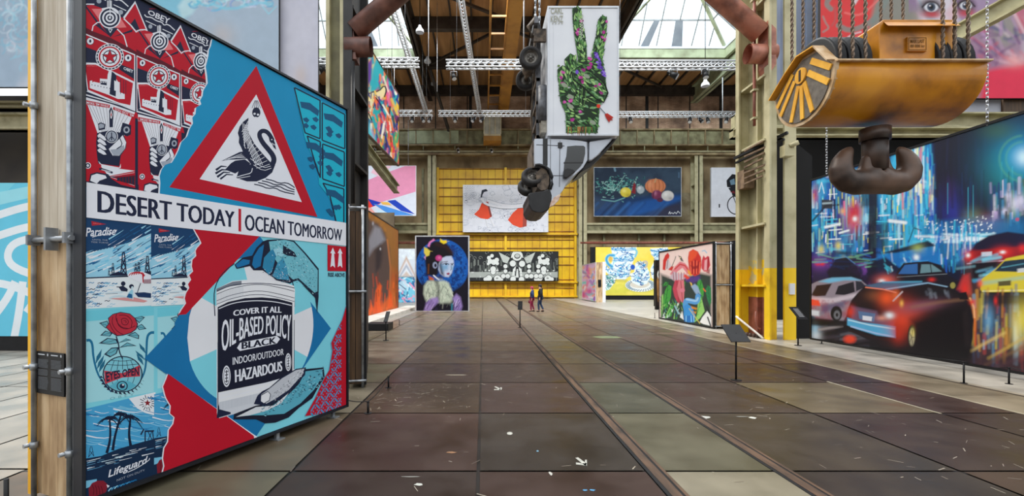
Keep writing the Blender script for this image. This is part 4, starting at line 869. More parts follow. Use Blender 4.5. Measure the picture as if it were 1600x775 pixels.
    for y0, w in ((466, 5), (488, 4), (535, 4), (560, 4)):
        A.stroke([(218, y0+12), (330, y0-34), (520, y0-48 if y0 < 480 else y0-66), (700, y0-28), (772, y0-(10 if y0 < 480 else 8))], w, NAVY, up=(y0 == 466), smooth=2)
    for k in range(24): A.stroke([(222+k*8, 500-k*2.6), (222+k*8, 570-k*2.4)], 1.6, GRY, up=False)
    A.m = z7; LB = [(225, 592), (300, 555), (420, 528), (540, 522), (650, 532), (757, 560), (757, 1090), (225, 1200)]
    A.poly(LB, (22, 26, 46)); A.stroke([(232, 604), (320, 566), (430, 548), (540, 545), (650, 556), (752, 580)], 6, WHT, smooth=2)
    A.text('COVER IT ALL', [(338, 616), (678, 588), (678, 632), (338, 656)], WHT, fat=.004, archt=.012, arch=.012)
    q = [z7(255, 684), z7(748, 645), z8(702, 148), z8(240, 224)]; A.m = I
    A.text('OIL-BASED POLICY', q, WHT, .0, arch=.135, archt=.01, fat=.003)
    A.m = z8
    A.poly([(342, 188), (364, 152), (610, 106), (632, 128), (610, 158), (362, 208)], WHT); A.text('BLACK', [(376, 150), (604, 114), (604, 158), (376, 196)], (22, 26, 46), fat=.006)
    A.text('INDOOR/OUTDOOR', [(314, 252), (656, 192), (656, 234), (314, 302)], WHT, fat=.001); A.text('HAZARDOUS', [(330, 336), (645, 276), (645, 342), (332, 420)], WHT, fat=.005)
    for x, y, rx, ry in ((272, 378, 27, 72), (687, 283, 20, 60)):
        A.ell(x, y, rx, ry, WHT); A.ell(x, y, rx*.78, ry*.84, (22, 26, 46)); A.ell(x, y, rx*.66, ry*.74, WHT); [A.stroke([(x-rx*.4, y+ry*k), (x+rx*.4, y+ry*(k-.06))], rx*.22, (22, 26, 46), up=False) for k in (-.4, -.1, .2, .5)]; A.stroke([(x, y-ry*.6), (x, y+ry*.6)], rx*.22, (22, 26, 46), up=False)
    A.stroke([(222, 500), (480, 440), (720, 372)], 6, WHT); A.stroke([(222, 528), (480, 470), (720, 402)], 6, WHT, up=False)
    A.poly([(222, 552), (480, 495), (728, 425), (728, 520), (480, 590), (222, 660)], (206, 210, 218)); [A.stroke([(224+k*10, 553-k*2.4), (224+k*10, 612-k*2.4)], 1.8, GRY, up=False) for k in range(44)]
    A.poly([(206, 650), (220, 560), (224, 600), (300, 620), (300, 632), (208, 660)], NAVY)
    A.stroke([(214, 150), (214, 655)], 5, NAVY, up=False); A.stroke([(728, 0), (726, 330)], 4, NAVY, up=False)
    # ---- lower hand
    HT, HS = (88, 168, 190), (40, 82, 104)
    A.poly([(318, 668), (322, 632), (470, 575), (560, 560), (700, 480), (800, 330), (926, 318), (932, 380), (880, 470), (850, 525), (760, 590), (690, 655), (600, 690), (530, 695), (470, 668)], (22, 26, 46))
    A.poly([(345, 650), (420, 612), (560, 590), (690, 500), (760, 430), (805, 345), (915, 330), (920, 376), (860, 470), (770, 560), (660, 630), (540, 640), (450, 640)], HT)
    A.poly([(335, 652), (470, 585), (590, 575), (690, 490), (640, 560), (540, 610), (430, 640)], (214, 218, 224))
    r = random.Random(4)
    for k in range(260):
        x = r.uniform(500, 920); y = 640-(x-500)*.62+r.uniform(-70, 60)
        if y > 660-(x-500)*.55 or y < 600-(x-480)*.66: continue
        A.stroke([(x, y), (x+r.uniform(4, 14), y-r.uniform(-5, 9))], r.uniform(2, 6), r.choice([HS, (24, 40, 62), (150, 206, 220), HS]), up=(k % 50 == 0))
    A.poly([(455, 565), (480, 508), (510, 480), (560, 455), (640, 385), (740, 328), (806, 318), (800, 370), (760, 410), (690, 490), (600, 545), (540, 575)], NAVY); A.poly([(505, 500), (560, 462), (645, 392), (740, 336), (796, 326), (780, 370), (690, 470), (600, 530), (540, 562), (505, 548)], (190, 194, 202))
    A.poly([(505, 505), (550, 480), (568, 500), (560, 540), (525, 560), (503, 545)], (226, 228, 232)); A.stroke([(505, 505), (550, 480), (568, 500), (560, 540), (525, 560)], 5, NAVY)
    for k in range(90):
        x = r.uniform(570, 790); y = 545-(x-540)*.82+r.uniform(-18, 40); A.stroke([(x, y), (x+r.uniform(3, 10), y-r.uniform(0, 12))], r.uniform(1.5, 3.5), r.choice([(70, 78, 92), (120, 126, 138), WHT]), up=(k % 40 == 0))
    # ---- upper hand
    A.m = z7
    A.poly([(345, 290), (400, 240), (470, 225), (500, 170), (545, 125), (580, 112), (700, 108), (770, 120), (850, 205), (945, 318), (944, 520), (934, 640), (920, 525), (800, 400), (765, 410), (740, 425), (640, 400), (620, 380), (545, 330), (480, 330), (455, 300), (360, 320)], (22, 30, 54))
    A.poly([(590, 125), (700, 112), (765, 128), (845, 215), (938, 330), (936, 480), (915, 490), (800, 385), (760, 395), (690, 330), (640, 260), (600, 190)], (112, 186, 202))
    for pts, c in (([(352, 290), (405, 250), (455, 258), (450, 285), (365, 312)], MBL), ([(470, 290), (480, 235), (520, 170), (555, 145), (545, 210), (530, 300), (490, 318)], MBL), ([(545, 310), (555, 240), (600, 190), (630, 175), (640, 230), (612, 340), (590, 362)], (44, 132, 172)), ([(615, 370), (650, 280), (690, 240), (715, 300), (735, 400), (650, 392)], (60, 146, 182)), ([(620, 180), (670, 168), (705, 200), (690, 230), (640, 225)], (150, 206, 222))):
        A.poly(pts, c)
    A.poly([(690, 150), (770, 200), (790, 235), (720, 225), (690, 210)], (22, 30, 54))
    for k in range(420):
        x, y = r.uniform(600, 940), r.uniform(115, 500)
        if y < 110+(x-700)*.9 or y > 330+(x-640)*.62: continue
        A.stroke([(x, y), (x+r.uniform(2, 9), y+r.uniform(2, 9))], r.uniform(1.5, 4.5), r.choice([(40, 82, 104), (60, 120, 146), (190, 224, 232), (22, 40, 66)]), up=(k % 70 == 0))
    for k in range(120):
        x, y = r.uniform(545, 740), r.uniform(310, 415)
        if y < 320+(x-545)*.15 or y > 345+(x-545)*.42: continue
        A.stroke([(x, y), (x+r.uniform(2, 6), y+r.uniform(2, 6))], r.uniform(2, 4), r.choice([WHT, NAVY, GRY]), up=(k % 60 == 0))
    # ---- sign with two arrows, red lace pattern
    A.poly([(1008, 148), (1140, 162), (1140, 337), (1008, 335)], RED)
    for x in (1046, 1098):
        A.poly([(x, 168+(x-1046)*.08), (x+18, 212), (x+9, 210), (x+16, 312), (x, 296), (x-17, 308), (x-8, 208), (x-18, 208)], WHT, x == 1046)
    A.text('RISE ABOVE', [(1013, 346), (1131, 350), (1131, 378), (1013, 375)], NAVY, .02)
    A.m = I
    reg = [(545, 462), (534, 500), (527, 514), (517, 536), (519, 548), (514, 578), (505, 593), (492, 622), (476, 650), (545, 640)]
    ru = A.U(reg); A.polyu([(u-.012, v) for u, v in ru], (96, 140, 170)); A.polyu(ru, RED)
    def inside(u, v):
        c = False
        for (a, b), (d, e) in zip(ru, ru[1:]+ru[:1]):
            if (b > v) != (e > v) and u < (d-a)*(v-b)/(e-b)+a: c = not c
        return c
    u0, v0 = ru[-2]; s = .165; BL = (60, 140, 190)
    for i in range(8):
        for j in range(14):
            u, v = u0+i*s/2*1.0, LZ0-.02+j*s/2
            if (i+j) % 2: continue
            for a in (math.pi/4, 3*math.pi/4, 5*math.pi/4, 7*math.pi/4):
                cu_, cv_ = u+s*.25*math.cos(a), v+s*.25*math.sin(a)
                if inside(cu_, cv_) and inside(cu_-.03, cv_): A.ellu(cu_, cv_, s*.2, s*.072, BL, 12, a, up=False)
            for k in range(4):
                a = k*math.pi/2; cu_, cv_ = u+s*.3*math.cos(a), v+s*.3*math.sin(a)
                if inside(cu_-.02, cv_): A.ellu(cu_, cv_, s*.06, s*.06, BL, 8, 0, up=False); 
    # ---- the lettered banner
    A.poly([(120, 282.5), (545, 349), (545, 384.6), (120, 338.3)], (228, 230, 238))
    A.text('DESERT TODAY', [(152.6, 297.6), (365, 330.6), (365, 355.6), (152.6, 332)], NAVY, fat=.006)
    A.poly([(371.8, 326), (376, 326.6), (376, 362), (371.8, 361.5)], RED, False)
    A.text('OCEAN TOMORROW', [(382.3, 334.6), (533.5, 358.6), (533.5, 376.6), (382.3, 360)], NAVY, fat=.005)
    A.build('painting', big)
mural_left()
PE = Plane(tuple(PL.at(-.012, 0, -.70)[:2]), tuple(PL.at(-.012, 0, 0)[:2]), 0, 4.0)
KX = lambda px, u=-.012: Plane(tuple(PL.at(u, 0, -.70)[:2]), tuple(PL.at(u, 0, 0)[:2]), 0, 4.0).uv(px, 450)[0]-.70
TH = .70                                                           # body of the wall behind the painting
o = MB(); PL.box(o, -.015, PL.W+.015, LZ0-.02, LZ1+.02, -.07, 0)
o.build('backing_board', pm('frame_navy', (24, 30, 44), (16, 20, 30), 4, .5), big)
o = MB()
for a in ((-.035, -.012, LZ0-.03, LZ1+.03), (PL.W+.012, PL.W+.035, LZ0-.03, LZ1+.03)): PL.box(o, *a, -.09, .022)
PL.box(o, -.035, PL.W+.035, LZ1+.012, LZ1+.035, -.09, .022); PL.box(o, -.035, PL.W+.035, LZ0-.035, LZ0-.012, -.09, .022)
o.build('frame', pm('frame_black', (22, 26, 36), (14, 17, 24), 4, .45), big)
o = MB(); PL.box(o, -.01, .03, .1, LZ1, -.16, -.09); o.build('corner_post', pm('corner_zinc', (176, 180, 184), (120, 126, 132), 6, .4, .5), big)
o = MB(); PL.box(o, .02, PL.W, .12, LZ1-.05, -TH+.05, -.1); o.build('core', darksteel, big)
ZS = CH+(HZ-374)/F*3.5                                             # seam of the cladding at the cross tube
wu, wl = MB(), MB()
for i in range(4):
    ka, kb = KX(104, -.0), KX(52, -.0); k0 = ka+(kb-ka)*i/4-.003; k1 = ka+(kb-ka)*(i+1)/4
    PL.box(wu, 0, .02, ZS+.01, LZ1+.05, k1, k0); PL.box(wl, 0, .02, .06, ZS-.03, k1, k0)
wu.build('upper_cladding', woodg, big); wl.build('lower_cladding', woodm, big)
o = MB(); PL.box(o, -.03, PL.W, .05, LZ1, KX(43.5, -.03), KX(51, -.03)); tag_y = o.build('yellow_edge_panel', pm('yellow_edge', (240, 182, 24), (226, 164, 20), 3, .5), big)
for k in (KX(108.5, -.035), KX(53, -.035)):
    o = MB(); o.cyl(PL.at(-.035, 0, k), PL.at(-.035, LZ1+.3, k), .018, 14); sp = o.build('scaffold_tube', galv, big)
    for z in (.45, 1.06, 3.1):
        o = MB(); o.cyl(PL.at(-.035, z-.025, k), PL.at(-.035, z+.025, k), .027, 12); o.cyl(PL.at(-.09, z, k-.02), PL.at(-.02, z, k-.02), .016, 8); o.build('clamp', galv, sp)
o = MB(); o.cyl(PL.at(-.05, ZS-.005, KX(113, -.05)), PL.at(-.05, ZS-.005, KX(48, -.05)), .02, 14); sp = o.build('cross_tube', galv, big)
for k in (KX(109, -.05), KX(80, -.05), KX(52, -.05)):
    o = MB(); PL.box(o, -.09, -.012, ZS-.045 if abs(k-KX(80, -.05)) > .01 else ZS-.09, ZS+.035 if abs(k-KX(80, -.05)) > .01 else ZS+.08, k-.014, k+.014); o.build('clamp', galv, sp)
for u in (.62*PL.W, .93*PL.W):
    o = MB(); PL.box(o, u-.02, u+.02, 0, LZ0, -.06, -.02); PL.box(o, u-.05, u+.05, 0, .012, -.10, .03); o.build('foot', galv, big)
# info plaque screwed to the wood
pq = thing('info_plaque', 'black plaque with small white lettering on the timber end of the swan mural wall', 'plaque', tuple(PL.at(-.02, .8, -.36)))
a, b = PE.uv(60.5, 548), PE.uv(103, 620)
o = MB(); PE.box(o, a[0], b[0], b[1], a[1], 0, .012); o.build('plate', black, pq, .002)
A = Art(PE); A.kbase = .0135; r = random.Random(2); w_ = (b[0]-a[0])
for c in range(2):
    x0 = a[0]+w_*(.06+.48*c); A.polyu([(x0, a[1]-.018), (x0+w_*.25, a[1]-.018), (x0+w_*.25, a[1]-.026), (x0, a[1]-.026)], (200, 204, 210), False)
    A.ellu(x0+w_*.36, a[1]-.022, .009, .011, (196, 200, 206), 12, up=False)
    for k in range(24):
        if k in (7, 13): continue
        y = a[1]-.06-k*.0098; A.polyu([(x0, y), (x0+w_*r.uniform(.32, .4), y), (x0+w_*.36, y-.0035), (x0, y-.0035)], (110, 114, 120), False)
A.build('printed_text', pq)
# ============================================================ the night-traffic mural on the right
def framed(name, label, pl, depth, col, edge=.04, cat='mural', group=None, sides=True):
    """an Empty at the foot of a hung or standing picture, with its backing and frame"""
    t = thing(name, label, cat, tuple(pl.at(pl.W/2, pl.z0, -depth/2)), group)
    o = MB(); pl.box(o, 0, pl.W, pl.z0, pl.z1, -depth, 0); o.build('backing_board', cloth if sides else white, t)
    if edge:
        o = MB(); e = edge; f = .02
        pl.box(o, -e, 0, pl.z0-e, pl.z1+e, -depth, f); pl.box(o, pl.W, pl.W+e, pl.z0-e, pl.z1+e, -depth, f); pl.box(o, 0, pl.W, pl.z1, pl.z1+e, -depth, f); pl.box(o, 0, pl.W, pl.z0-e, pl.z0, -depth, f)
        o.build('frame', col, t)
    return t
def cars():
    pl = Plane((9.6, 13.3), (9.6, 5.2), .15, 4.74)
    t = framed('mural', 'huge night street mural of cars in coloured rain light on the right wall', pl, .12, black, .05)
    c = Canvas(pl, (14, 24, 52), nu=430, nv=430); S = c.streaks
    R, B, W_, CY, YE, GN, PU, MG, DK, OR = (226, 44, 40), (16, 92, 200), (244, 250, 255), (70, 206, 238), (240, 226, 80), (90, 170, 110), (120, 60, 160), (220, 70, 130), (10, 12, 26), (246, 92, 40)
    # lit blocks on the left half
    c.poly([(1262, 270), (1456, 215), (1462, 330), (1440, 420), (1262, 440)], (18, 92, 170), 1, 6)
    c.wash(.03, .01, 1, (60, 186, 232), .9, .42, .62, (1262, 210, 1460, 400)); c.wash(.07, .02, 2, (14, 44, 120), .8, .5, .66, (1262, 260, 1460, 410))
    S(1268, 262, 1450, 300, 60, [CY, W_, (120, 220, 240), B], (14, 40), (2, 6), math.pi, .25, (.2, .6), 2)
    S(1268, 290, 1460, 395, 240, [CY, B, (20, 40, 110), (160, 230, 250), (40, 130, 120), (170, 200, 110), (12, 20, 60), (210, 236, 240)], (8, 34), (1, 3.5), math.pi/2, .03, (.3, .9), .9)
    S(1270, 300, 1455, 395, 60, [W_, YE, (190, 230, 170), (250, 220, 240)], (4, 16), (1, 2.2), math.pi/2, .02, (.5, 1), .6)
    S(1270, 330, 1455, 395, 34, [W_, CY], (8, 22), (1, 2.4), math.pi-.06, .04, (.5, .95), .7)
    S(1400, 222, 1462, 330, 70, [W_, (190, 236, 210), CY, (240, 240, 180), B, (220, 120, 140)], (14, 50), (1.5, 4), math.pi/2, .05, (.4, .9), 1)
    S(1452, 245, 1470, 400, 30, [B, (20, 60, 180), CY, W_], (10, 30), (1.5, 4), math.pi/2, .05, (.3, .8), 1)
    c.poly([(1284, 312), (1301, 312), (1301, 326), (1284, 326)], (50, 56, 66)); c.stroke([(1286, 318), (1299, 317)], 3, (150, 170, 180))
    c.stroke([(1270, 345), (1290, 322), (1310, 320)], 3, (14, 20, 40), .8)
    c.glow(1274, 305, 5, 14, (190, 60, 110), .8); c.stroke([(1319, 315), (1320, 336)], 2.5, (236, 120, 170)); c.glow(1317, 330, 4, 5, (250, 200, 120), .8)
    c.glow(1334, 340, 14, 22, R, .95); c.glow(1338, 330, 8, 14, (200, 30, 50), .7); c.glow(1336, 342, 3.5, 4, W_, 1); c.ell(1356, 342, 6, 6, (200, 236, 250), .9, .5); c.glow(1356, 341, 10, 8, CY, .5)
    c.poly([(1358, 296), (1371, 296), (1369, 430), (1356, 430)], (10, 16, 36), .95, 1.5); c.poly([(1345, 300), (1372, 296), (1372, 322), (1345, 324)], (10, 18, 44), .7, 3)
    S(1268, 395, 1360, 410, 14, [DK], (14, 40), (2, 5), math.pi, .1, (.5, .9), 2)
    for x, y, r in ((1283, 390, 5), (1310, 384, 5), (1318, 404, 3), (1330, 404, 3)): c.glow(x, y, r, r*1.3, (230, 214, 110), .9)
    c.stroke([(1290, 355), (1312, 350)], 4, W_, .9, 1.5); c.stroke([(1390, 345), (1415, 348)], 5, W_, .9, 1.5); c.stroke([(1312, 364), (1326, 360)], 3, W_, .9, 1); c.stroke([(1405, 352), (1405, 372)], 4, (200, 240, 250), .8, 1.5)
    c.poly([(1362, 385), (1372, 350), (1388, 346), (1388, 392)], (30, 60, 70), .6, 2); c.stroke([(1420, 378), (1428, 356), (1440, 360)], 2, (30, 60, 80), .8)
    # dark sky and street lamp halo on the right
    c.poly([(1456, 200), (1605, 170), (1605, 330), (1545, 320), (1520, 350), (1466, 356)], (20, 20, 40), 1, 5); c.poly([(1478, 215), (1540, 195), (1545, 290), (1530, 320), (1480, 320)], (20, 19, 34), .9, 10)
    c.glow(1490, 330, 22, 30, (40, 50, 150), .8); c.glow(1484, 300, 8, 20, (70, 40, 110), .5); S(1460, 230, 1550, 330, 60, [(24, 24, 50), (20, 18, 32), (34, 38, 80)], (20, 60), (2, 5), math.pi/2, .03, (.2, .5), 1.5)
    c.glow(1600, 250, 60, 56, (14, 110, 160), .9); c.glow(1585, 265, 40, 40, (40, 150, 140), .7); c.glow(1600, 246, 30, 26, (20, 160, 226), .9); c.glow(1602, 246, 14, 13, (210, 244, 255), 1); c.glow(1560, 205, 26, 14, (70, 110, 60), .4)
    for r in (28, 38): c.stroke([(1600+r*math.cos(a), 248+r*.95*math.sin(a)) for a in np.linspace(1.7, 4.6, 16)], 2.5, (110, 190, 120), .35, 2)
    c.poly([(1545, 292), (1605, 286), (1605, 345), (1545, 345)], (40, 80, 110), .55, 4); S(1548, 288, 1602, 346, 60, [(90, 150, 100), (60, 150, 200), (210, 190, 240), (40, 60, 120), (90, 110, 60), (230, 220, 250)], (8, 26), (2, 6), math.pi/2, .02, (.35, .85), 1)
    for x, y, r in ((1576, 306, 5), (1586, 318, 9), (1595, 312, 6), (1570, 330, 4)): c.glow(x, y, r, r*1.4, (230, 225, 250), .8)
    c.poly([(1571, 330), (1574, 330), (1574, 368), (1571, 368)], DK, .9, .8); c.ell(1590, 343, 3, 3, R, .9)
    c.glow(1540, 350, 24, 14, (190, 90, 80), .6); c.glow(1520, 340, 14, 14, (110, 140, 110), .6)
    c.poly([(1440, 352), (1550, 340), (1605, 345), (1605, 400), (1440, 420)], (30, 120, 180), .75, 8)
    for _ in range(90): x = random.uniform(1440, 1560); c.ell(x, random.uniform(345, 382)-(x-1440)*.08, random.uniform(.7, 1.8), random.uniform(.7, 1.6), W_, random.uniform(.5, 1), .5)
    S(1440, 365, 1545, 380, 34, [W_, (200, 236, 250), CY], (10, 40), (1.5, 4), math.pi+.02, .08, (.4, .9), 1.5); S(1455, 352, 1530, 420, 90, [CY, W_, (30, 130, 210), B], (8, 28), (1.2, 3), math.pi/2, .06, (.3, .85), .8)
    # middle distance: violets, bridge shadow, puddle of blue
    c.poly([(1262, 404), (1370, 398), (1372, 452), (1262, 462)], (34, 22, 60), .95, 4); c.glow(1282, 410, 16, 12, PU, .9); c.glow(1278, 412, 4, 3, R, 1); c.glow(1285, 412, 4, 3, R, 1); c.wash(.08, .06, 5, (130, 70, 170), .7, .5, .7, (1262, 415, 1380, 470)); S(1280, 395, 1372, 418, 24, [(50, 150, 210), (120, 190, 150), B], (10, 30), (1, 3), math.pi, .2, (.4, .8), 1)
    c.poly([(1292, 425), (1305, 405), (1322, 402), (1340, 415), (1350, 440), (1300, 446)], (16, 18, 34), .9, 2); c.stroke([(1304, 405), (1322, 401), (1336, 412)], 1.2, (90, 150, 210), .8)
    c.poly([(1372, 398), (1440, 385), (1470, 395), (1470, 440), (1372, 440)], (24, 120, 200), .85, 4); c.poly([(1352, 440), (1364, 408), (1384, 402), (1408, 420), (1412, 440)], (12, 20, 46), .95, 2); c.poly([(1376, 396), (1450, 376), (1462, 384), (1400, 395)], (10, 16, 40), .95, 1.5); S(1380, 400, 1445, 430, 26, [CY, (130, 220, 240), W_], (5, 18), (1, 3), .9, .3, (.3, .8), 1); c.glow(1432, 402, 4.5, 4.5, W_, 1)
    c.glow(1434, 388, 9, 7, (180, 200, 110), .7)
    # wet road
    c.poly([(1262, 500), (1605, 440), (1605, 640), (1262, 560)], (16, 15, 24), 1, 4)
    c.poly([(1505, 400), (1605, 400), (1605, 600), (1500, 590)], (60, 44, 50), .9, 5)
    # black taxi
    c.poly([(1395, 445), (1402, 424), (1412, 411), (1450, 408), (1470, 414), (1482, 430), (1500, 440), (1496, 462), (1395, 462)], (18, 22, 36), 1, .8); c.poly([(1404, 428), (1414, 414), (1434, 412), (1434, 428)], (50, 110, 180), .9); c.poly([(1438, 427), (1440, 413), (1456, 413), (1472, 424)], (110, 150, 160), .9); c.stroke([(1454, 413), (1456, 427)], 1.5, DK); c.stroke([(1402, 433), (1480, 428)], 1, (150, 160, 170), .6); c.glow(1456, 437, 5, 3, R, .9); c.ell(1489, 446, 4, 5, (190, 180, 90), .6); c.stroke([(1410, 410), (1450, 407)], 1.6, (60, 150, 220), .9)
    c.glow(1384, 438, 14, 8, (246, 110, 90), .9); c.glow(1378, 439, 5, 3, W_, .9)
    # far red car with tail lights, yellow cab
    c.poly([(1515, 395), (1525, 380), (1545, 368), (1575, 362), (1605, 366), (1605, 412), (1515, 408)], (24, 22, 50), 1, 1.5); c.poly([(1518, 392), (1605, 384), (1605, 410), (1515, 410)], (150, 26, 34), .9, 2); c.glow(1514, 400, 8, 9, R, 1); c.glow(1513, 399, 3, 3, W_, 1); c.glow(1568, 394, 14, 8, R, 1); c.glow(1567, 394, 4, 2.4, W_, 1); c.poly([(1534, 394), (1550, 393), (1550, 400), (1534, 401)], (210, 206, 220)); c.glow(1598, 388, 6, 6, R, 1); c.stroke([(1512, 412), (1560, 408), (1605, 404)], 1.6, (220, 200, 220), .7)
    c.poly([(1518, 410), (1560, 408), (1548, 430), (1522, 440)], DK, .9, 2); S(1500, 400, 1560, 440, 20, [CY, (60, 150, 210), (150, 220, 240)], (12, 30), (2, 4), -.3, .2, (.3, .7), 2)
    c.poly([(1532, 452), (1534, 436), (1556, 420), (1572, 404), (1605, 397), (1605, 458), (1536, 458)], (214, 196, 58), 1, 1); c.poly([(1554, 424), (1570, 408), (1605, 404), (1605, 425)], (30, 52, 70), 1); c.stroke([(1566, 418), (1600, 412)], 2, (90, 160, 180), .7); c.poly([(1532, 440), (1605, 430), (1605, 436), (1534, 446)], (120, 190, 190), .5, 2); c.glow(1532, 443, 4, 6, (240, 100, 70), 1); c.poly([(1560, 440), (1580, 438), (1580, 446), (1560, 447)], (90, 84, 50)); c.stroke([(1536, 458), (1605, 458)], 3, (20, 18, 24)); c.stroke([(1536, 455), (1605, 453)], 1.5, (250, 240, 180), .8); c.poly([(1590, 420), (1605, 418), (1605, 425), (1590, 426)], (220, 226, 230), .8)
    c.poly([(1496, 452), (1506, 430), (1515, 428), (1518, 460)], (200, 60, 60), .8, 3); c.glow(1508, 452, 6, 12, R, .9)
    # reflections right of the big car
    S(1520, 465, 1604, 560, 110, [(60, 90, 130), (130, 190, 220), (200, 140, 60), (210, 190, 70), (90, 60, 60), (160, 60, 60), (30, 30, 50), (110, 120, 140)], (12, 46), (2, 6), math.pi/2, .04, (.25, .75), 1.5)
    c.poly([(1537, 460), (1605, 460), (1605, 476), (1537, 476)], (24, 20, 30), .8, 3); c.glow(1545, 500, 8, 22, (90, 170, 220), .7); c.glow(1556, 470, 2.5, 6, R, .9); c.glow(1598, 500, 16, 30, (226, 210, 80), .85); c.glow(1588, 520, 6, 24, (240, 230, 170), .6)
    c.glow(1516, 490, 6, 26, (220, 120, 50), .7); c.stroke([(1523, 470), (1524, 540)], 3, (236, 80, 40), .7, 2)
    for a, b, col in (((1518, 548), (1570, 520), (222, 190, 110)), ((1545, 560), (1605, 525), (200, 170, 80)), ((1540, 570), (1605, 540), (120, 90, 60)), ((1550, 576), (1605, 555), (90, 60, 70))): c.stroke([a, b], 4, col, .7, 2.5)
    c.poly([(1518, 556), (1605, 560), (1605, 590), (1518, 580)], (54, 30, 40), .6, 6)
    S(1268, 500, 1345, 545, 40, [(70, 74, 90), (30, 32, 44), (110, 110, 120), (50, 40, 50)], (14, 40), (2, 5), -.15, .1, (.4, .8), 1.5); c.glow(1274, 515, 6, 16, (150, 200, 230), .8); c.glow(1276, 525, 8, 8, (226, 230, 236), .6); c.ell(1328, 530, 9, 6, (236, 70, 40), .95, .4); c.stroke([(1280, 515), (1316, 509)], 4, (170, 160, 160), .7, 1.5)
    # silver saloon at the left
    c.poly([(1262, 447), (1276, 440), (1292, 435), (1330, 433), (1346, 438), (1358, 448), (1352, 470), (1328, 484), (1318, 502), (1280, 498), (1266, 492), (1262, 480)], (146, 134, 146), 1, .8); c.poly([(1280, 440), (1300, 434), (1330, 433), (1346, 438), (1320, 438), (1296, 442)], (110, 190, 226), .9, 1.5); c.poly([(1268, 461), (1276, 446), (1300, 443), (1290, 462), (1275, 463)], (44, 26, 28), 1, 1); c.poly([(1305, 460), (1310, 447), (1334, 440), (1336, 456), (1320, 461)], (30, 30, 40)); c.poly([(1338, 455), (1337, 439), (1346, 440), (1354, 448)], (40, 44, 56)); c.poly([(1262, 464), (1300, 466), (1340, 458), (1352, 452), (1350, 462), (1300, 474), (1270, 476)], (214, 200, 210), .85, 2); c.wash(.1, .1, 8, (150, 70, 90), .6, .5, .7, (1268, 470, 1330, 500)); c.poly([(1284, 478), (1322, 470), (1318, 480), (1284, 490)], (70, 60, 110), .6, 3)
    c.poly([(1267, 467), (1280, 470), (1282, 478), (1267, 477)], (236, 70, 50), 1, 1); c.glow(1272, 472, 10, 6, (246, 90, 60), .6); c.ell(1307, 490, 9, 12, (18, 18, 24), 1, .1); c.ell(1308, 492, 5, 7, (110, 112, 118), 1, .2); c.ell(1308, 492, 2, 3, (30, 30, 36)); c.poly([(1267, 484), (1280, 486), (1280, 494), (1267, 492)], (220, 224, 232), .9, 1.5)
    c.poly([(1264, 496), (1330, 502), (1340, 512), (1264, 508)], (12, 12, 18), .9, 2)
    # big dark estate car
    body = [(1322, 500), (1325, 484), (1330, 470), (1340, 458), (1352, 446), (1378, 441), (1420, 440), (1450, 441), (1476, 446), (1496, 456), (1506, 466), (1516, 472), (1522, 500), (1520, 530), (1512, 560), (1400, 548), (1350, 528), (1326, 516)]
    c.poly(body, (22, 19, 26), 1, .9)
    c.poly([(1352, 446), (1378, 441), (1424, 440), (1456, 442), (1410, 450), (1380, 456)], (74, 104, 136), 1, 1.2); c.stroke([(1384, 452), (1450, 442), (1480, 448)], 2, (150, 190, 220), .8); c.stroke([(1380, 441), (1440, 440)], 2, (90, 190, 230), .7, 1.2)
    c.poly([(1334, 472), (1344, 456), (1356, 450), (1398, 455), (1396, 478), (1370, 482), (1345, 478)], (36, 22, 26), 1, 1); c.glow(1366, 462, 13, 8, (120, 70, 44), .9); c.glow(1386, 466, 13, 12, OR, .95); c.glow(1400, 462, 6, 10, (250, 120, 60), .7); c.stroke([(1353, 449), (1380, 452), (1400, 457)], 2, (250, 140, 110), .9)
    c.poly([(1404, 478), (1412, 460), (1440, 452), (1466, 450), (1440, 470)], (18, 20, 28), 1); c.poly([(1442, 470), (1452, 452), (1474, 450), (1490, 460), (1470, 468)], (22, 24, 32), 1); S(1448, 454, 1482, 464, 12, [(130, 140, 160), (80, 90, 110), (150, 160, 175)], (4, 8), (2, 4), math.pi/2-.3, .1, (.2, .4), 1.6); c.stroke([(1396, 470), (1410, 456)], 2.5, (210, 200, 206), .8)
    c.poly([(1330, 478), (1370, 486), (1376, 500), (1400, 502), (1396, 512), (1330, 500)], (110, 84, 110), .95, 2); c.poly([(1341, 486), (1368, 490), (1366, 503), (1343, 498)], (90, 120, 160)); c.poly([(1348, 493), (1363, 495), (1362, 502), (1348, 500)], (226, 228, 236), 1, .5)
    c.glow(1329, 487, 7, 9, (220, 60, 40), .95); c.poly([(1324, 496), (1345, 503), (1400, 510), (1400, 528), (1370, 524), (1338, 514), (1324, 508)], (84, 172, 216), 1, 1); c.stroke([(1326, 500), (1360, 508), (1398, 514)], 2, (200, 232, 246), .9); c.stroke([(1330, 510), (1370, 521), (1396, 526)], 2.5, (180, 200, 236), .8); c.stroke([(1328, 517), (1360, 527), (1400, 534)], 2.5, (40, 20, 24), .9)
    c.glow(1408, 496, 20, 24, (240, 72, 36), .95); c.glow(1418, 488, 26, 14, (190, 70, 60), .7); c.glow(1404, 520, 9, 14, (200, 50, 30), .8); c.glow(1440, 478, 34, 8, (150, 90, 110), .75, -.15); c.glow(1390, 493, 7, 5, W_, 1); c.glow(1378, 497, 8, 4, (250, 170, 150), .7); c.glow(1409, 474, 3, 5, (255, 190, 90), .9); c.stroke([(1425, 480), (1470, 472), (1505, 468)], 4, (150, 110, 80), .5, 2.5)
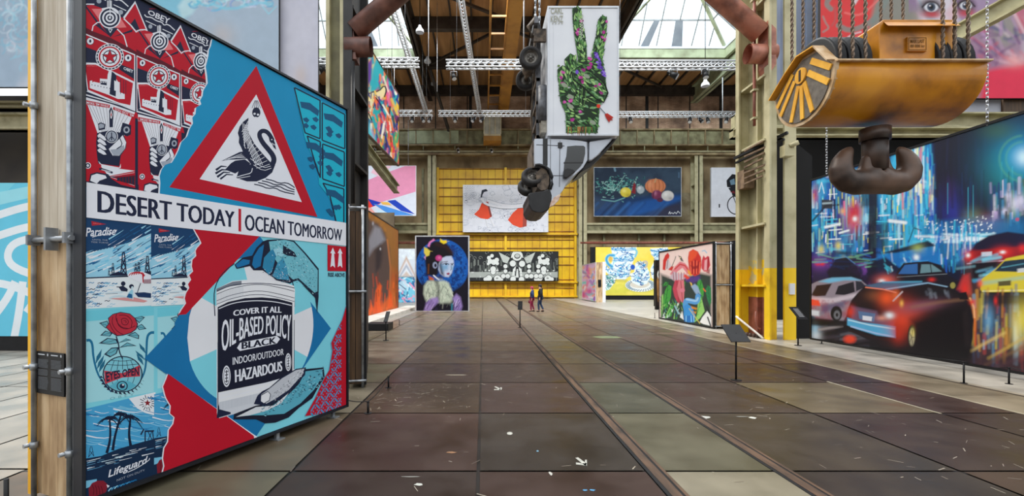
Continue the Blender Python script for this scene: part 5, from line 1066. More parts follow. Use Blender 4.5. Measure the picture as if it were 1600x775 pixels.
    c.poly([(1425, 500), (1508, 480), (1512, 556), (1430, 548)], (14, 12, 18), .92, 8); c.ell(1425, 526, 6.5, 18, (14, 13, 18), 1, .1); c.ell(1425, 527, 4.5, 13, (170, 160, 130), 1, .2); c.glow(1426, 520, 3, 7, (236, 214, 110), .9); [c.stroke([(1425, 527), (1425+4*math.cos(a), 527+12*math.sin(a))], 1, (60, 54, 50), .8, .5) for a in (0, 1.2, 2.5, 3.7, 5)]
    c.poly([(1497, 458), (1510, 456), (1514, 468), (1500, 468)], (20, 18, 24)); c.stroke([(1516, 466), (1522, 480), (1523, 496)], 2.5, (250, 190, 130), .9, 1); c.glow(1519, 472, 4, 4, R, .9); c.poly([(1505, 490), (1512, 480), (1516, 540), (1508, 550)], (30, 24, 28), .9, 2)
    c.poly([(1400, 545), (1520, 540), (1518, 585), (1330, 540)], (13, 12, 17), .85, 5)
    # the stretch of street beyond the yellow cab
    c.glow(1680, 300, 60, 70, (30, 90, 170), .8); c.glow(1860, 320, 110, 90, (40, 60, 140), .8); S(1605, 270, 2060, 420, 170, [CY, B, (40, 60, 130), (90, 150, 100), W_, (120, 80, 160), YE], (14, 60), (2, 7), math.pi/2, .03, (.25, .8), 1.2)
    c.poly([(1605, 397), (1690, 400), (1740, 430), (1790, 440), (1800, 480), (1605, 470)], (214, 196, 58), 1, 1.5); c.poly([(1605, 404), (1680, 406), (1715, 430), (1605, 430)], (30, 52, 70), 1, 1); c.ell(1740, 478, 22, 26, (20, 20, 26)); c.ell(1740, 478, 12, 15, (120, 120, 126)); c.glow(1900, 440, 60, 20, R, .8); c.poly([(1840, 470), (1860, 420), (2060, 390), (2060, 540), (1850, 510)], (30, 26, 44), .95, 3)
    S(1605, 490, 2060, 660, 150, [(60, 90, 130), (200, 140, 60), (210, 190, 70), (90, 60, 60), (160, 60, 60), (110, 120, 140)], (18, 70), (3, 8), math.pi/2, .05, (.2, .6), 2)
    # dripping paint
    S(1268, 270, 1600, 330, 40, [(20, 60, 120), CY, (16, 20, 40)], (20, 60), (.8, 1.6), math.pi/2, .01, (.2, .5), .6)
    c.stroke([(1280, 300), (1284, 285), (1288, 302)], 1.2, W_, .8); c.stroke([(1297, 296), (1297, 312)], 1.5, W_, .9); c.stroke([(1303, 294), (1304, 310)], 1.5, W_, .9); c.stroke([(1295, 304), (1308, 303)], 1.2, W_, .8)
    c.build('painting', t, colmat('wet_paint', .4, .03))
cars()
# ============================================================ other paintings
silver = pm('silver_frame', (206, 208, 210), (176, 178, 182), 3, .4, .3)
def woman():
    pl = frontal(650.5, 731.5, 370, 485.5, 29.2)
    t = framed('freestanding_mural', 'dark portrait panel of a woman with flowers in piled hair before a blue disc', pl, .5, silver, .08)
    c = Canvas(pl, (22, 18, 34), res=3, m=ZF(640, 360, 5.74), ws=1/5.74); S = c.streaks
    c.ell(292, 330, 236, 250, (18, 88, 176), 1, .02); c.wash(.25, .2, 3, (8, 50, 120), .9, .45, .6, (640, 370, 735, 460), (640+292/5.74, 360+330/5.74, 40, 42))
    c.poly([(52, 40), (300, 40), (340, 120), (390, 200), (400, 300), (380, 430), (330, 470), (240, 470), (140, 480), (52, 720)], (22, 18, 34), 0)
    c.wash(.5, .4, 6, (40, 120, 206), .5, .55, .7, (650, 370, 732, 460), (640+292/5.74, 360+330/5.74, 40, 42)); 
    c.poly([(60, 480), (140, 470), (200, 440), (380, 540), (530, 450), (535, 720), (52, 720), (52, 560)], (22, 18, 34), .96, 3)
    # hair
    c.poly([(140, 300), (135, 200), (170, 130), (220, 95), (290, 95), (340, 125), (380, 180), (400, 235), (370, 235), (320, 240), (290, 270), (262, 320), (255, 400), (210, 410), (150, 400)], (20, 15, 24), 1, 2)
    c.poly([(160, 390), (175, 390), (178, 300), (165, 300)], (110, 60, 24), .8); c.stroke([(240, 120), (330, 150), (380, 200)], 22, (56, 26, 22), .8, 3)
    # face and neck
    c.poly([(285, 250), (330, 232), (375, 230), (395, 270), (398, 310), (388, 340), (380, 380), (350, 420), (310, 415), (275, 390), (258, 350), (262, 300)], (196, 208, 232), 1, 1.2); c.poly([(270, 350), (262, 310), (285, 265), (300, 330), (310, 410), (280, 392)], (40, 44, 66), .9, 2); c.poly([(285, 310), (350, 300), (345, 350), (300, 365)], (96, 160, 204), .8, 3); c.poly([(365, 320), (392, 315), (388, 350), (370, 352)], (110, 170, 206), .7, 2)
    c.stroke([(300, 302), (330, 292), (352, 305)], 6, (20, 20, 36)); c.stroke([(370, 300), (392, 296)], 6, (20, 20, 36)); c.stroke([(295, 285), (340, 278)], 5, (30, 30, 50)); c.ell(328, 304, 10, 6, (20, 30, 60)); c.ell(382, 308, 7, 5, (20, 30, 60)); c.stroke([(372, 310), (376, 350), (362, 358)], 4, (70, 80, 110), .8); c.poly([(330, 386), (350, 378), (362, 386), (352, 400), (334, 396)], (150, 60, 90)); c.ell(356, 358, 6, 4, (226, 234, 250), .9)
    c.ell(228, 312, 22, 30, (150, 160, 190), .9); c.ell(232, 314, 10, 16, (30, 30, 46)); c.poly([(208, 400), (250, 410), (300, 420), (296, 440), (250, 440)], (60, 60, 84), .9, 2); c.stroke([(216, 404), (240, 425), (262, 442)], 12, (230, 234, 246)); c.poly([(172, 410), (215, 430), (220, 452), (178, 444)], (200, 96, 40), 1, 1.5); c.stroke([(250, 436), (290, 440)], 10, (170, 190, 226), .7, 2)
    # robe
    rb = [(130, 500), (160, 455), (215, 450), (250, 455), (310, 450), (350, 470), (375, 530), (385, 600), (380, 650), (350, 660), (280, 655), (200, 630), (150, 640), (125, 570)]
    c.poly(rb, (196, 210, 190), 1, 2); S(668, 441, 705, 473, 60, [(210, 222, 200), (140, 156, 140), (96, 110, 100), (226, 234, 216)], (2, 6), (.6, 1.2), 1.3, .5, (.3, .7), .6)
    for _ in range(46): x, y = random.uniform(140, 370), random.uniform(470, 640); c.stroke([(x, y), (x+random.uniform(-30, 30), y+random.uniform(20, 70))], random.uniform(4, 10), random.choice([(212, 222, 200), (130, 146, 130), (230, 238, 220), (92, 104, 96)]), .6, .8)
    c.poly([(225, 450), (250, 520), (235, 640), (262, 655), (270, 540), (255, 455)], (24, 24, 34), .85, 3); c.stroke([(260, 580), (320, 480)], 1.5, (40, 44, 50), .7)
    c.poly([(130, 720), (150, 650), (200, 605), (250, 600), (262, 640), (210, 690), (180, 722)], (164, 138, 206), .95, 2); c.poly([(385, 610), (420, 570), (455, 600), (472, 680), (460, 720), (395, 722), (400, 650)], (160, 136, 204), .95, 2); c.poly([(300, 650), (390, 640), (396, 722), (280, 722)], (22, 18, 34), .8, 3); c.poly([(372, 660), (388, 650), (385, 720), (372, 720)], (60, 150, 180), .7, 1)
    for _ in range(30): x = random.choice([random.uniform(150, 250), random.uniform(400, 460)]); y = random.uniform(610, 700); c.stroke([(x, y), (x-18, y+40)], random.uniform(4, 8), random.choice([(206, 190, 236), (60, 46, 90), (110, 90, 160)]), .7, .6)
    c.ell(262, 248, 30, 27, (190, 60, 130), 1, .2); c.ell(268, 245, 14, 12, (220, 110, 160), .8, .4)
    for pts, col in (([(275, 75), (300, 90), (330, 88), (335, 110), (305, 122), (272, 102)], (240, 210, 40)), ([(130, 150), (155, 160), (185, 185), (175, 225), (150, 235), (130, 200)], (226, 206, 80)), ([(160, 140), (175, 105), (215, 75), (228, 88), (190, 110), (178, 150)], (226, 130, 190)), ([(130, 240), (145, 225), (142, 262)], (220, 160, 200))): c.poly(pts, col, 1, 1)
    c.stroke([(335, 98), (355, 97)], 1, (240, 210, 40)); c.stroke([(180, 185), (205, 188)], 1.2, (226, 206, 80))
    c.build('painting', t)
woman()
def orange():
    pl = Plane((-5.72, 22.5), (-5.72, 30.6), .12, 5.35)
    t = framed('mural', 'tall orange and brown mural of a bowed grey figure along the left row', pl, .4, black, .06)
    c = Canvas(pl, (150, 88, 40), res=3, nu=90, nv=200, m=ZF(540, 230, 2.768))
    c.poly([(93, 268), (220, 340), (220, 560), (150, 540), (93, 500)], (150, 100, 44), 1, 8); c.wash(.1, .04, 4, (196, 130, 50), .8, .45, .7, (574, 320, 620, 500)); c.poly([(93, 480), (220, 560), (220, 720), (93, 740)], (206, 84, 30), .9, 14)
    c.poly([(93, 300), (112, 320), (140, 330), (170, 370), (190, 440), (196, 560), (190, 640), (150, 690), (93, 700)], (84, 66, 60), 1, 2.5); c.poly([(98, 400), (125, 340), (150, 350), (170, 400), (150, 420), (120, 440), (100, 470)], (150, 150, 160), .8, 3); c.poly([(128, 450), (150, 420), (160, 460), (150, 520), (130, 540)], (40, 32, 36), .8, 3); c.glow(150, 440, 3, 5, (214, 214, 220), .9); c.glow(118, 330, 4, 8, (190, 190, 200), .8); c.stroke([(180, 400), (194, 520), (190, 660)], 2, (200, 120, 60), .8, 1)
    for pts in ([(118, 720), (130, 620), (145, 585), (156, 600), (150, 660), (158, 715)], [(180, 700), (190, 620), (200, 640), (205, 690)], [(100, 735), (108, 660), (120, 700)]): c.poly(pts, (236, 90, 26), .95, 1.5)
    c.streaks(576, 430, 619, 490, 30, [(240, 110, 40), (120, 50, 30), (210, 70, 26)], (6, 22), (1, 2.5), 1.5, .1, (.3, .7), .8)
    c.build('painting', t)
    o = MB(); o.box(-5.7, -4.7, 18.5, 34, 0, .16); tag(o.build('plinth', pm('pale_plinth', (206, 200, 190), (180, 174, 164), 1, .6)), 'low pale plinth running under the orange mural', 'plinth')
    o = MB(); a = GP(575, 517); o.box(a.x-.1, a.x+.75, a.y, a.y+.9, 0, .26); tag(o.build('step_block', black, bevel=.01), 'low black block standing at the end of the pale plinth', 'block')
orange()
def tilted():
    pl = Plane((-4.6, 17.2), (-4.21, 22.7), 7.67, 11.16)
    t = framed('mural', 'hanging mural of wild multicoloured brush marks high on the left', pl, .1, darkwood, .05)
    c = Canvas(pl, (40, 168, 176), res=3, nu=120, nv=240, m=ZF(560, 60, 3.69)); q = [(226, 60, 60), (240, 190, 50), (60, 40, 130), (240, 120, 60), (230, 90, 150), (250, 240, 220), (40, 160, 110), (120, 40, 110), (20, 60, 140), (30, 24, 40)]
    c.streaks(563, 50, 590, 160, 30, [(226, 60, 60), (240, 160, 50), (90, 50, 150), (250, 220, 120), (44, 170, 180)], (16, 40), (3, 7), 1.5, .15, (.6, 1), 1)
    c.poly([(50, 150), (80, 110), (72, 240), (40, 300), (30, 260)], (84, 52, 150), .95, 1.5); c.poly([(80, 180), (110, 90), (130, 180), (140, 260), (90, 300), (70, 300)], (40, 172, 184), 1, 2)
    c.streaks(592, 120, 624, 262, 150, q, (8, 26), (2, 5), 1.45, .25, (.6, 1), .8); c.streaks(575, 190, 624, 255, 90, q, (8, 24), (2, 4), 1.5, .2, (.6, 1), .8)
    c.poly([(40, 400), (45, 330), (70, 310), (120, 300), (150, 265), (162, 290), (150, 330), (130, 350), (100, 350), (85, 410), (70, 470), (50, 450)], (240, 226, 170), .9, 1)
    c.stroke([(75, 470), (45, 400), (42, 340), (70, 310), (118, 305), (150, 268), (162, 300), (150, 335)], 2, (24, 20, 40), 1, .5, smooth=1); c.stroke([(85, 400), (100, 340), (140, 400)], 2, (24, 20, 40), 1, .5)
    c.streaks(572, 145, 596, 185, 26, [(60, 40, 130), (240, 120, 60), (240, 200, 90), (40, 60, 130)], (5, 14), (1.5, 3), 1.4, .3, (.7, 1), .6)
    c.poly([(28, 450), (60, 490), (90, 560), (100, 600), (60, 560), (28, 510)], (90, 200, 220), .9, 3)
    c.build('painting', t)
    for u in (.15, .8):
        o = MB(); p = pl.at(pl.W*u, pl.z1, -.05); o.cyl(p, p+Vector((0, 0, 9)), .012, 6); o.build('hanging_wire', galv, t)
tilted()
def geo():
    pl = frontal(480, 649.5, 259.5, 336.5, 50)
    t = framed('mural', 'pink and blue sharp angled geometric mural hung on the left end wall', pl, .2, white, .05)
    A = Art(pl, .002, ZF(540, 230, 2.768)); P_ = lambda pts, c: A.poly(pts, c)
    P_([(-200, 60), (310, 60), (310, 310), (-200, 310)], (222, 226, 238)); P_([(-60, 60), (90, 78), (75, 150), (-100, 190)], (206, 222, 236)); P_([(20, 175), (150, 120), (290, 70), (310, 70), (310, 190), (130, 245), (70, 205)], (236, 152, 186)); P_([(150, 130), (200, 80), (130, 78), (110, 110)], (246, 196, 212))
    P_([(60, 205), (150, 245), (105, 262), (60, 256)], (236, 60, 50)); P_([(60, 130), (95, 140), (60, 172)], (30, 60, 170)); P_([(-60, 180), (60, 215), (60, 310), (-60, 310)], (40, 90, 200)); P_([(95, 222), (155, 240), (118, 256)], (30, 60, 180)); P_([(120, 245), (160, 252), (290, 292), (310, 310), (190, 292)], (80, 150, 230)); P_([(180, 232), (215, 228), (300, 290), (240, 275)], (36, 70, 190)); P_([(150, 236), (185, 238), (200, 252), (160, 248)], (246, 190, 90)); P_([(60, 256), (110, 262), (150, 310), (60, 310)], (244, 170, 160)); P_([(130, 262), (220, 300), (310, 310), (150, 310)], (206, 232, 246))
    A.build('painting', t)
    for x in (560, 638):
        o = MB(); p = PX(x, 259, 49.9); o.cyl(p, p+Vector((0, 0, 5)), .03, 6); o.build('hanging_wire', galv, t)
geo()
def girls():
    pl = frontal(724, 856, 289.5, 362, 56.2)
    t = framed('mural', 'white line drawing mural of two figures in red dresses on the yellow wall', pl, .25, white, .06)
    A = Art(pl, .002, ZF(720, 280, 4.556)); r = random.Random(8); K, RD, LG, MG_ = (44, 48, 60), (236, 84, 54), (196, 202, 216), (150, 158, 176)
    A.poly([(10, 30), (640, 30), (640, 390), (10, 390)], (232, 234, 242))
    for k in range(130):
        x, y = r.uniform(20, 620), r.uniform(45, 375); s = r.uniform(10, 34); n = r.choice([3, 4, 4, 6]); a0 = r.uniform(0, 3); pts = [(x+s*math.cos(a0+2*math.pi*i/n), y+s*math.sin(a0+2*math.pi*i/n)*.8) for i in range(n)]; pts.append(pts[0])
        A.stroke(pts, r.uniform(1.5, 3), r.choice([LG, MG_, LG]), up=(k % 12 == 0))
    for k in range(70):
        x, y = r.uniform(20, 620), r.uniform(60, 375); A.stroke([(x, y), (x+r.uniform(-40, 40), y+r.uniform(-25, 25))], 1.8, r.choice([LG, MG_]), up=(k % 12 == 0))
    for x0, y0, nx, ny in ((30, 50, 8, 7), (64, 215, 8, 5), (350, 140, 10, 4)):
        for i in range(nx):
            for j in range(ny): A.poly([(x0+i*9, y0+j*13+(i % 2)*5), (x0+i*9+4, y0+j*13+3+(i % 2)*5), (x0+i*9, y0+j*13+6+(i % 2)*5)], K, i+j == 0)
    for k in range(12): A.ell(r.uniform(20, 600), r.uniform(60, 370), 4, 4, K, 6, up=(k == 0))
    A.stroke([(175, 260), (185, 330), (200, 345)], 10, (240, 240, 244)); A.stroke([(205, 265), (225, 318), (240, 335)], 10, (240, 240, 244)); A.stroke([(172, 270), (190, 345), (230, 340), (205, 270)], 2, MG_)
    A.poly([(148, 172), (190, 160), (205, 200), (222, 265), (190, 285), (140, 278), (95, 250), (130, 215)], RD); A.poly([(185, 165), (195, 160), (222, 262), (210, 272)], (150, 66, 60))
    A.poly([(410, 205), (470, 205), (468, 335), (420, 345), (370, 325), (335, 290), (370, 240)], RD); A.poly([(445, 210), (472, 206), (468, 334), (440, 342)], (170, 76, 66))
    A.stroke([(145, 140), (170, 175), (240, 195), (330, 205), (440, 195)], 18, (238, 238, 244), smooth=1); A.stroke([(190, 150), (280, 182), (380, 190), (440, 180)], 16, (238, 238, 244), smooth=1, up=False); A.stroke([(142, 150), (170, 186), (250, 206), (340, 214), (440, 204)], 2.4, K, smooth=1); A.stroke([(192, 142), (280, 172), (380, 182), (440, 172)], 2.4, MG_, smooth=1, up=False)
    A.poly([(155, 82), (190, 78), (192, 120), (172, 132), (155, 120)], (224, 226, 238)); A.poly([(146, 100), (150, 78), (180, 70), (194, 84), (165, 92), (154, 112), (150, 130), (140, 128)], K); A.stroke([(455, 180), (458, 205)], 3, (220, 90, 90))
    A.build('painting', t)
girls()
def inkwork():
    pl = frontal(700, 872, 393.5, 438.5, 56.3)
    t = framed('mural', 'long black and white mural of round bubble figures low on the yellow wall', pl, .25, black, .06)
    A = Art(pl, .002, ZF(720, 280, 4.556)); r = random.Random(12); BK, W_, G1 = (44, 46, 48), (226, 230, 226), (150, 156, 150)
    A.poly([(-100, 500), (720, 500), (720, 760), (-100, 760)], BK)
    for k in range(160): x, y = r.uniform(-80, 690), r.uniform(570, 690); A.poly([(x, y), (x+r.uniform(4, 12), y), (x+r.uniform(4, 12), y+40), (x, y+40)], r.choice([(92, 98, 94), (120, 126, 120), (70, 74, 74)]), k % 20 == 0)
    A.poly([(-100, 660), (690, 660), (690, 700), (-100, 700)], (170, 176, 170))
    for pts in ([(270, 520), (350, 560), (330, 600), (300, 590)], [(530, 520), (450, 560), (470, 600), (500, 590)]): A.poly(pts, (196, 202, 196))
    for k in range(26):                                            # curls
        x, y = r.uniform(60, 690), r.uniform(525, 600); q = [(x+(3+1.6*i)*math.cos(i*.8), y+(3+1.6*i)*math.sin(i*.8)) for i in range(9)]; A.stroke(q, 2.5, G1, up=(k == 0))
    def blob(pts, w=3.5):
        A.k += A.step
        for x, y, s in pts: A.ell(x, y, s+w, s+w, BK, 16, up=False)
        A.k += A.step
        for x, y, s in pts: A.ell(x, y, s, s, W_, 16, up=False)
    for cx in (-30, 230, 590):
        blob([(cx-30, 560, 14), (cx-8, 545, 13), (cx-22, 585, 18), (cx+5, 590, 20), (cx+26, 575, 16), (cx+30, 600, 12), (cx-35, 603, 10)])
        blob([(cx, 640, 20), (cx, 662, 17)]); blob([(cx-30, 705, 22), (cx+30, 708, 24), (cx-55, 712, 14), (cx+58, 712, 14)]); blob([(cx-28, 650, 7), (cx+28, 650, 7)]); A.ell(cx+28, 705, 9, 6, G1)
    blob([(400, 545, 36)]); A.stroke([(360, 560), (370, 520), (400, 512), (432, 522), (442, 560)], 7, W_, smooth=1)
    A.ell(402, 548, 22, 18, BK); A.ell(402, 546, 17, 13, (196, 200, 196)); blob([(370, 600, 22), (436, 602, 22)]); blob([(400, 640, 22)]); A.poly([(392, 620), (412, 620), (420, 700), (384, 700)], BK); A.poly([(397, 640), (407, 640), (412, 700), (392, 700)], W_); A.poly([(372, 640), (384, 630), (380, 705), (362, 705)], W_); A.poly([(420, 630), (432, 640), (440, 705), (424, 705)], W_); blob([(372, 712, 20), (432, 714, 20)])
    for x in (318, 486, 552): blob([(x, 620, 15), (x, 655, 14), (x-16, 690, 16), (x+16, 690, 16)])
    for k in range(30): x, y = r.uniform(-60, 680), r.uniform(640, 700); A.ell(x, y, 6, 5, W_, 8, up=(k == 0)); A.stroke([(x-5, y), (x+5, y+2)], 1.5, BK, up=False)
    A.ell(684, 645, 9, 10, BK); A.text('RK', [(676, 716), (692, 716), (692, 726), (676, 726)], W_) if False else None
    A.build('painting', t)
inkwork()
def still():
    pl = frontal(928.5, 1064, 262, 337.5, 56.1)
    t = framed('mural', 'dark still life mural of pumpkin, lemon and onions on the end wall', pl, .25, silver, .06)
    c = Canvas(pl, (40, 54, 74), res=3, m=ZF(880, 230, 2.5)); S = c.streaks
    c.wash(.04, .05, 3, (58, 78, 98), .7, .4, .7); c.poly([(118, 215), (270, 195), (460, 180), (460, 272), (118, 272)], (32, 62, 106), 1, 3); c.poly([(250, 225), (330, 205), (460, 190), (460, 205), (380, 240), (300, 262), (250, 272)], (34, 92, 168), .8, 3); c.poly([(330, 262), (400, 232), (460, 215), (460, 272), (330, 272)], (54, 50, 64), .8, 3); c.poly([(118, 190), (160, 205), (230, 205), (200, 240), (118, 250)], (52, 74, 104), .8, 4)
    for _ in range(24): x = random.uniform(120, 440); c.stroke([(x, 218), (x-50, 268)], random.uniform(2, 4), random.choice([(60, 120, 190), (24, 44, 84), (50, 96, 160)]), .35, 2)
    for _ in range(260):
        x, y = random.gauss(215, 55), random.gauss(150, 20)
        if x < 128 or x > 330: continue
        a = random.uniform(0, 6.3); L = random.uniform(5, 13); c.stroke([(x, y), (x+L*math.cos(a), y+L*math.sin(a)*.7)], random.uniform(.9, 1.8), random.choice([(60, 150, 140), (120, 190, 180), (30, 100, 100), (20, 60, 66), (160, 210, 200)]), .8, .5, .5)
    for x0, y0, d in ((190, 130, -1), (160, 160, -1), (150, 135, -1), (240, 110, 1)): c.stroke([(200, 170), (x0, y0)], .9, (150, 200, 190)); [c.ell(x0+(200-x0)*k/5+6*(-1)**k, y0+(170-y0)*k/5, 2.2, 1.2, (170, 214, 200)) for k in range(5)]
    c.stroke([(150, 205), (200, 212), (240, 198)], 1.6, (120, 180, 180), .9)
    c.ell(244, 176, 21, 19, (226, 206, 70), 1, .08); c.glow(238, 170, 8, 7, (246, 234, 140), .7); c.glow(254, 188, 10, 6, (150, 130, 40), .6)
    c.poly([(266, 178), (272, 150), (278, 134), (284, 152), (282, 182)], (130, 36, 44), 1, 1); c.ell(302, 166, 15, 15, (168, 178, 184)); c.glow(298, 160, 5, 6, (226, 230, 230), .8)
    c.ell(360, 152, 40, 28, (206, 126, 84), 1, .06); [c.stroke([(360+k*12, 128), (360+k*17, 152), (360+k*12, 176)], 1.3, (160, 84, 52), .8, .8, smooth=1) for k in (-2, -1, 0, 1, 2)]; c.glow(340, 145, 10, 14, (230, 160, 120), .6); c.stroke([(358, 136), (362, 124)], 2.5, (190, 150, 110))
    c.ell(366, 186, 20, 18, (120, 50, 84)); c.glow(360, 180, 6, 9, (190, 120, 150), .8); c.stroke([(355, 172), (350, 200)], 1, (80, 26, 56)); c.ell(408, 190, 24, 20, (214, 210, 206), 1, .1); c.glow(400, 184, 8, 8, (240, 238, 234), .8); c.glow(420, 200, 8, 6, (150, 146, 150), .7); c.ell(378, 206, 12, 8, (90, 44, 70))
    c.stroke([(412, 260), (416, 252), (418, 260), (424, 256), (430, 260), (436, 254), (442, 260), (448, 250), (456, 258)], .9, (226, 230, 236), 1, .4)
    c.stroke([(200, 80), (203, 92)], 3, (120, 160, 180), .8); c.stroke([(452, 100), (452, 118)], 2, (90, 120, 150), .7)
    c.build('painting', t)
still()
def bike():
    pl = frontal(1112, 1190, 262.5, 338, 56.1)
    t = framed('mural', 'white mural of a cyclist drawn in black behind the right column', pl, .25, white, .06)
    A = Art(pl, .002, ZF(880, 230, 2.5)); K = (26, 28, 36)
    A.poly([(570, 70), (800, 70), (800, 280), (570, 280)], (230, 232, 240))
    for r_ in (38, 34): A.ell(676, 226, r_*.95, r_, K if r_ == 38 else (230, 232, 240), 28)
    A.poly([(638, 130), (660, 105), (690, 110), (690, 150), (660, 160), (640, 155)], K); A.poly([(650, 130), (668, 122), (672, 145), (655, 148)], (110, 140, 160)); A.poly([(645, 160), (700, 150), (720, 190), (670, 195)], K); A.poly([(650, 175), (668, 170), (672, 182)], (110, 30, 40)); A.stroke([(660, 180), (676, 226), (720, 190)], 4, K); A.stroke([(610, 222), (610, 236)], 5, K); A.ell(718, 120, 30, 26, K, 14)
    A.build('painting', t)
bike()
def pottery():
    pl = frontal(930.5, 1085, 386, 461.5, 52)
    t = framed('mural', 'bright yellow mural of blue and white painted pottery in the right aisle', pl, .3, black, .03)
    o = MB(); pl.box(o, 0, pl.W, .02, pl.z0, -.3, -.05); o.build('base_board', black, t)
    o = MB(); pl.box(o, -.55, -.03, .02, pl.z1, -.4, -.1); o.build('end_board', black, t)
    c = Canvas(pl, (246, 218, 84), res=3.2, m=ZF(900, 370, 5.168)); S = c.streaks; WH, B1, B2, B3 = (232, 244, 248), (30, 140, 200), (24, 80, 160), (130, 200, 224)
    c.poly([(150, 340), (700, 360), (700, 480), (150, 480)], (206, 206, 84), .8, 6); c.wash(.05, .06, 3, (250, 230, 120), .6, .4, .7)
    def pot(pts, n, bx, cols=(B1, B2, B3, B1)):
        c.poly(pts, WH, 1, .6)
        xs = [p[0] for p in pts]; ys = [p[1] for p in pts]; k = 0; r = random.Random(int(bx))
        def ins(x, y):
            q = False
            for (a, b), (d, e) in zip(pts, pts[1:]+pts[:1]):
                if (b > y) != (e > y) and x < (d-a)*(y-b)/(e-b)+a: q = not q
            return q
        while k < n:
            x, y = r.uniform(min(xs), max(xs)), r.uniform(min(ys), max(ys))
            if not (ins(x-8, y) and ins(x+8, y) and ins(x, y-5)): continue
            a = r.uniform(0, 3.1); L = r.uniform(7, 20); c.stroke([(x-L*math.cos(a), y-L*math.sin(a)*.6), (x+4*math.sin(a), y+4), (x+L*math.cos(a), y+L*math.sin(a)*.6)], r.uniform(.8, 2.2), r.choice(cols), .9, .4, .4, smooth=1); k += 1
    c.poly([(290, 345), (410, 350), (410, 366), (300, 362)], (176, 170, 60), .6, 2)
    pot([(283, 84), (490, 84), (480, 130), (468, 180), (440, 260), (435, 310), (400, 342), (330, 342), (285, 300), (268, 240), (300, 190), (290, 130)], 130, 1)
    for y in (92, 104, 176, 188, 318): c.stroke([(288 if y < 120 else 305 if y < 200 else 300, y), (384, y+10), (482 if y < 120 else 462 if y < 200 else 430, y)], 1.2, B1, .9, .5, smooth=1)
    c.stroke([(305, 150), (262, 150), (242, 180), (258, 220), (290, 240)], 5, B3, 1, .6, smooth=1); c.stroke([(305, 150), (262, 150), (242, 180), (258, 220), (290, 240)], 2.5, B1, .8, .6, smooth=1); c.ell(278, 180, 14, 22, (226, 180, 90)); c.stroke([(470, 95), (496, 120), (478, 160)], 3, B3, 1, .6, smooth=1)
    c.poly([(225, 225), (250, 230), (300, 262), (400, 300), (435, 270), (450, 240), (432, 300), (400, 342), (330, 342), (280, 320), (225, 255)], (24, 90, 150), .45, 3); pot([(225, 215), (262, 255), (330, 290), (420, 292), (400, 340), (335, 342), (280, 320), (222, 262)], 50, 5)
    pot([(222, 316), (280, 305), (325, 320), (310, 370), (270, 425), (222, 440)], 60, 2, ((40, 130, 140), (20, 90, 110), (120, 190, 180), (30, 70, 90)))
    c.stroke([(222, 316), (280, 306), (325, 320)], 1.2, (20, 100, 120)); c.ell(520, 400, 122, 50, (170, 170, 80), .5, .1); c.ell(520, 390, 122, 54, (236, 240, 238), 1, .03); c.ell(512, 380, 82, 34, (214, 206, 190), .9, .06)
    for k in range(30): a = k*2*math.pi/30; c.stroke([(520+88*math.cos(a), 390+38*math.sin(a)), (520+116*math.cos(a+.14), 390+50*math.sin(a+.14))], 1.2, (50, 110, 140), .9, .4)
    pot([(436, 300), (470, 285), (480, 215), (500, 200), (550, 200), (590, 280), (600, 330), (570, 380), (510, 395), (455, 370)], 90, 3, (B1, B2, (30, 70, 120), B3)); c.stroke([(545, 200), (575, 200), (570, 235), (560, 250)], 3, (200, 190, 170), 1, .6, smooth=1); c.ell(458, 245, 18, 22, (40, 90, 190)); c.poly([(490, 210), (540, 212), (520, 232)], (40, 80, 110), .8, 1.5)
    pot([(600, 95), (740, 85), (742, 120), (700, 150), (690, 340), (640, 350), (610, 330), (600, 260), (640, 180), (606, 140)], 90, 4)
    c.stroke([(604, 110), (670, 122), (742, 105)], 2.2, B1, .9)
    c.build('painting', t)
pottery()
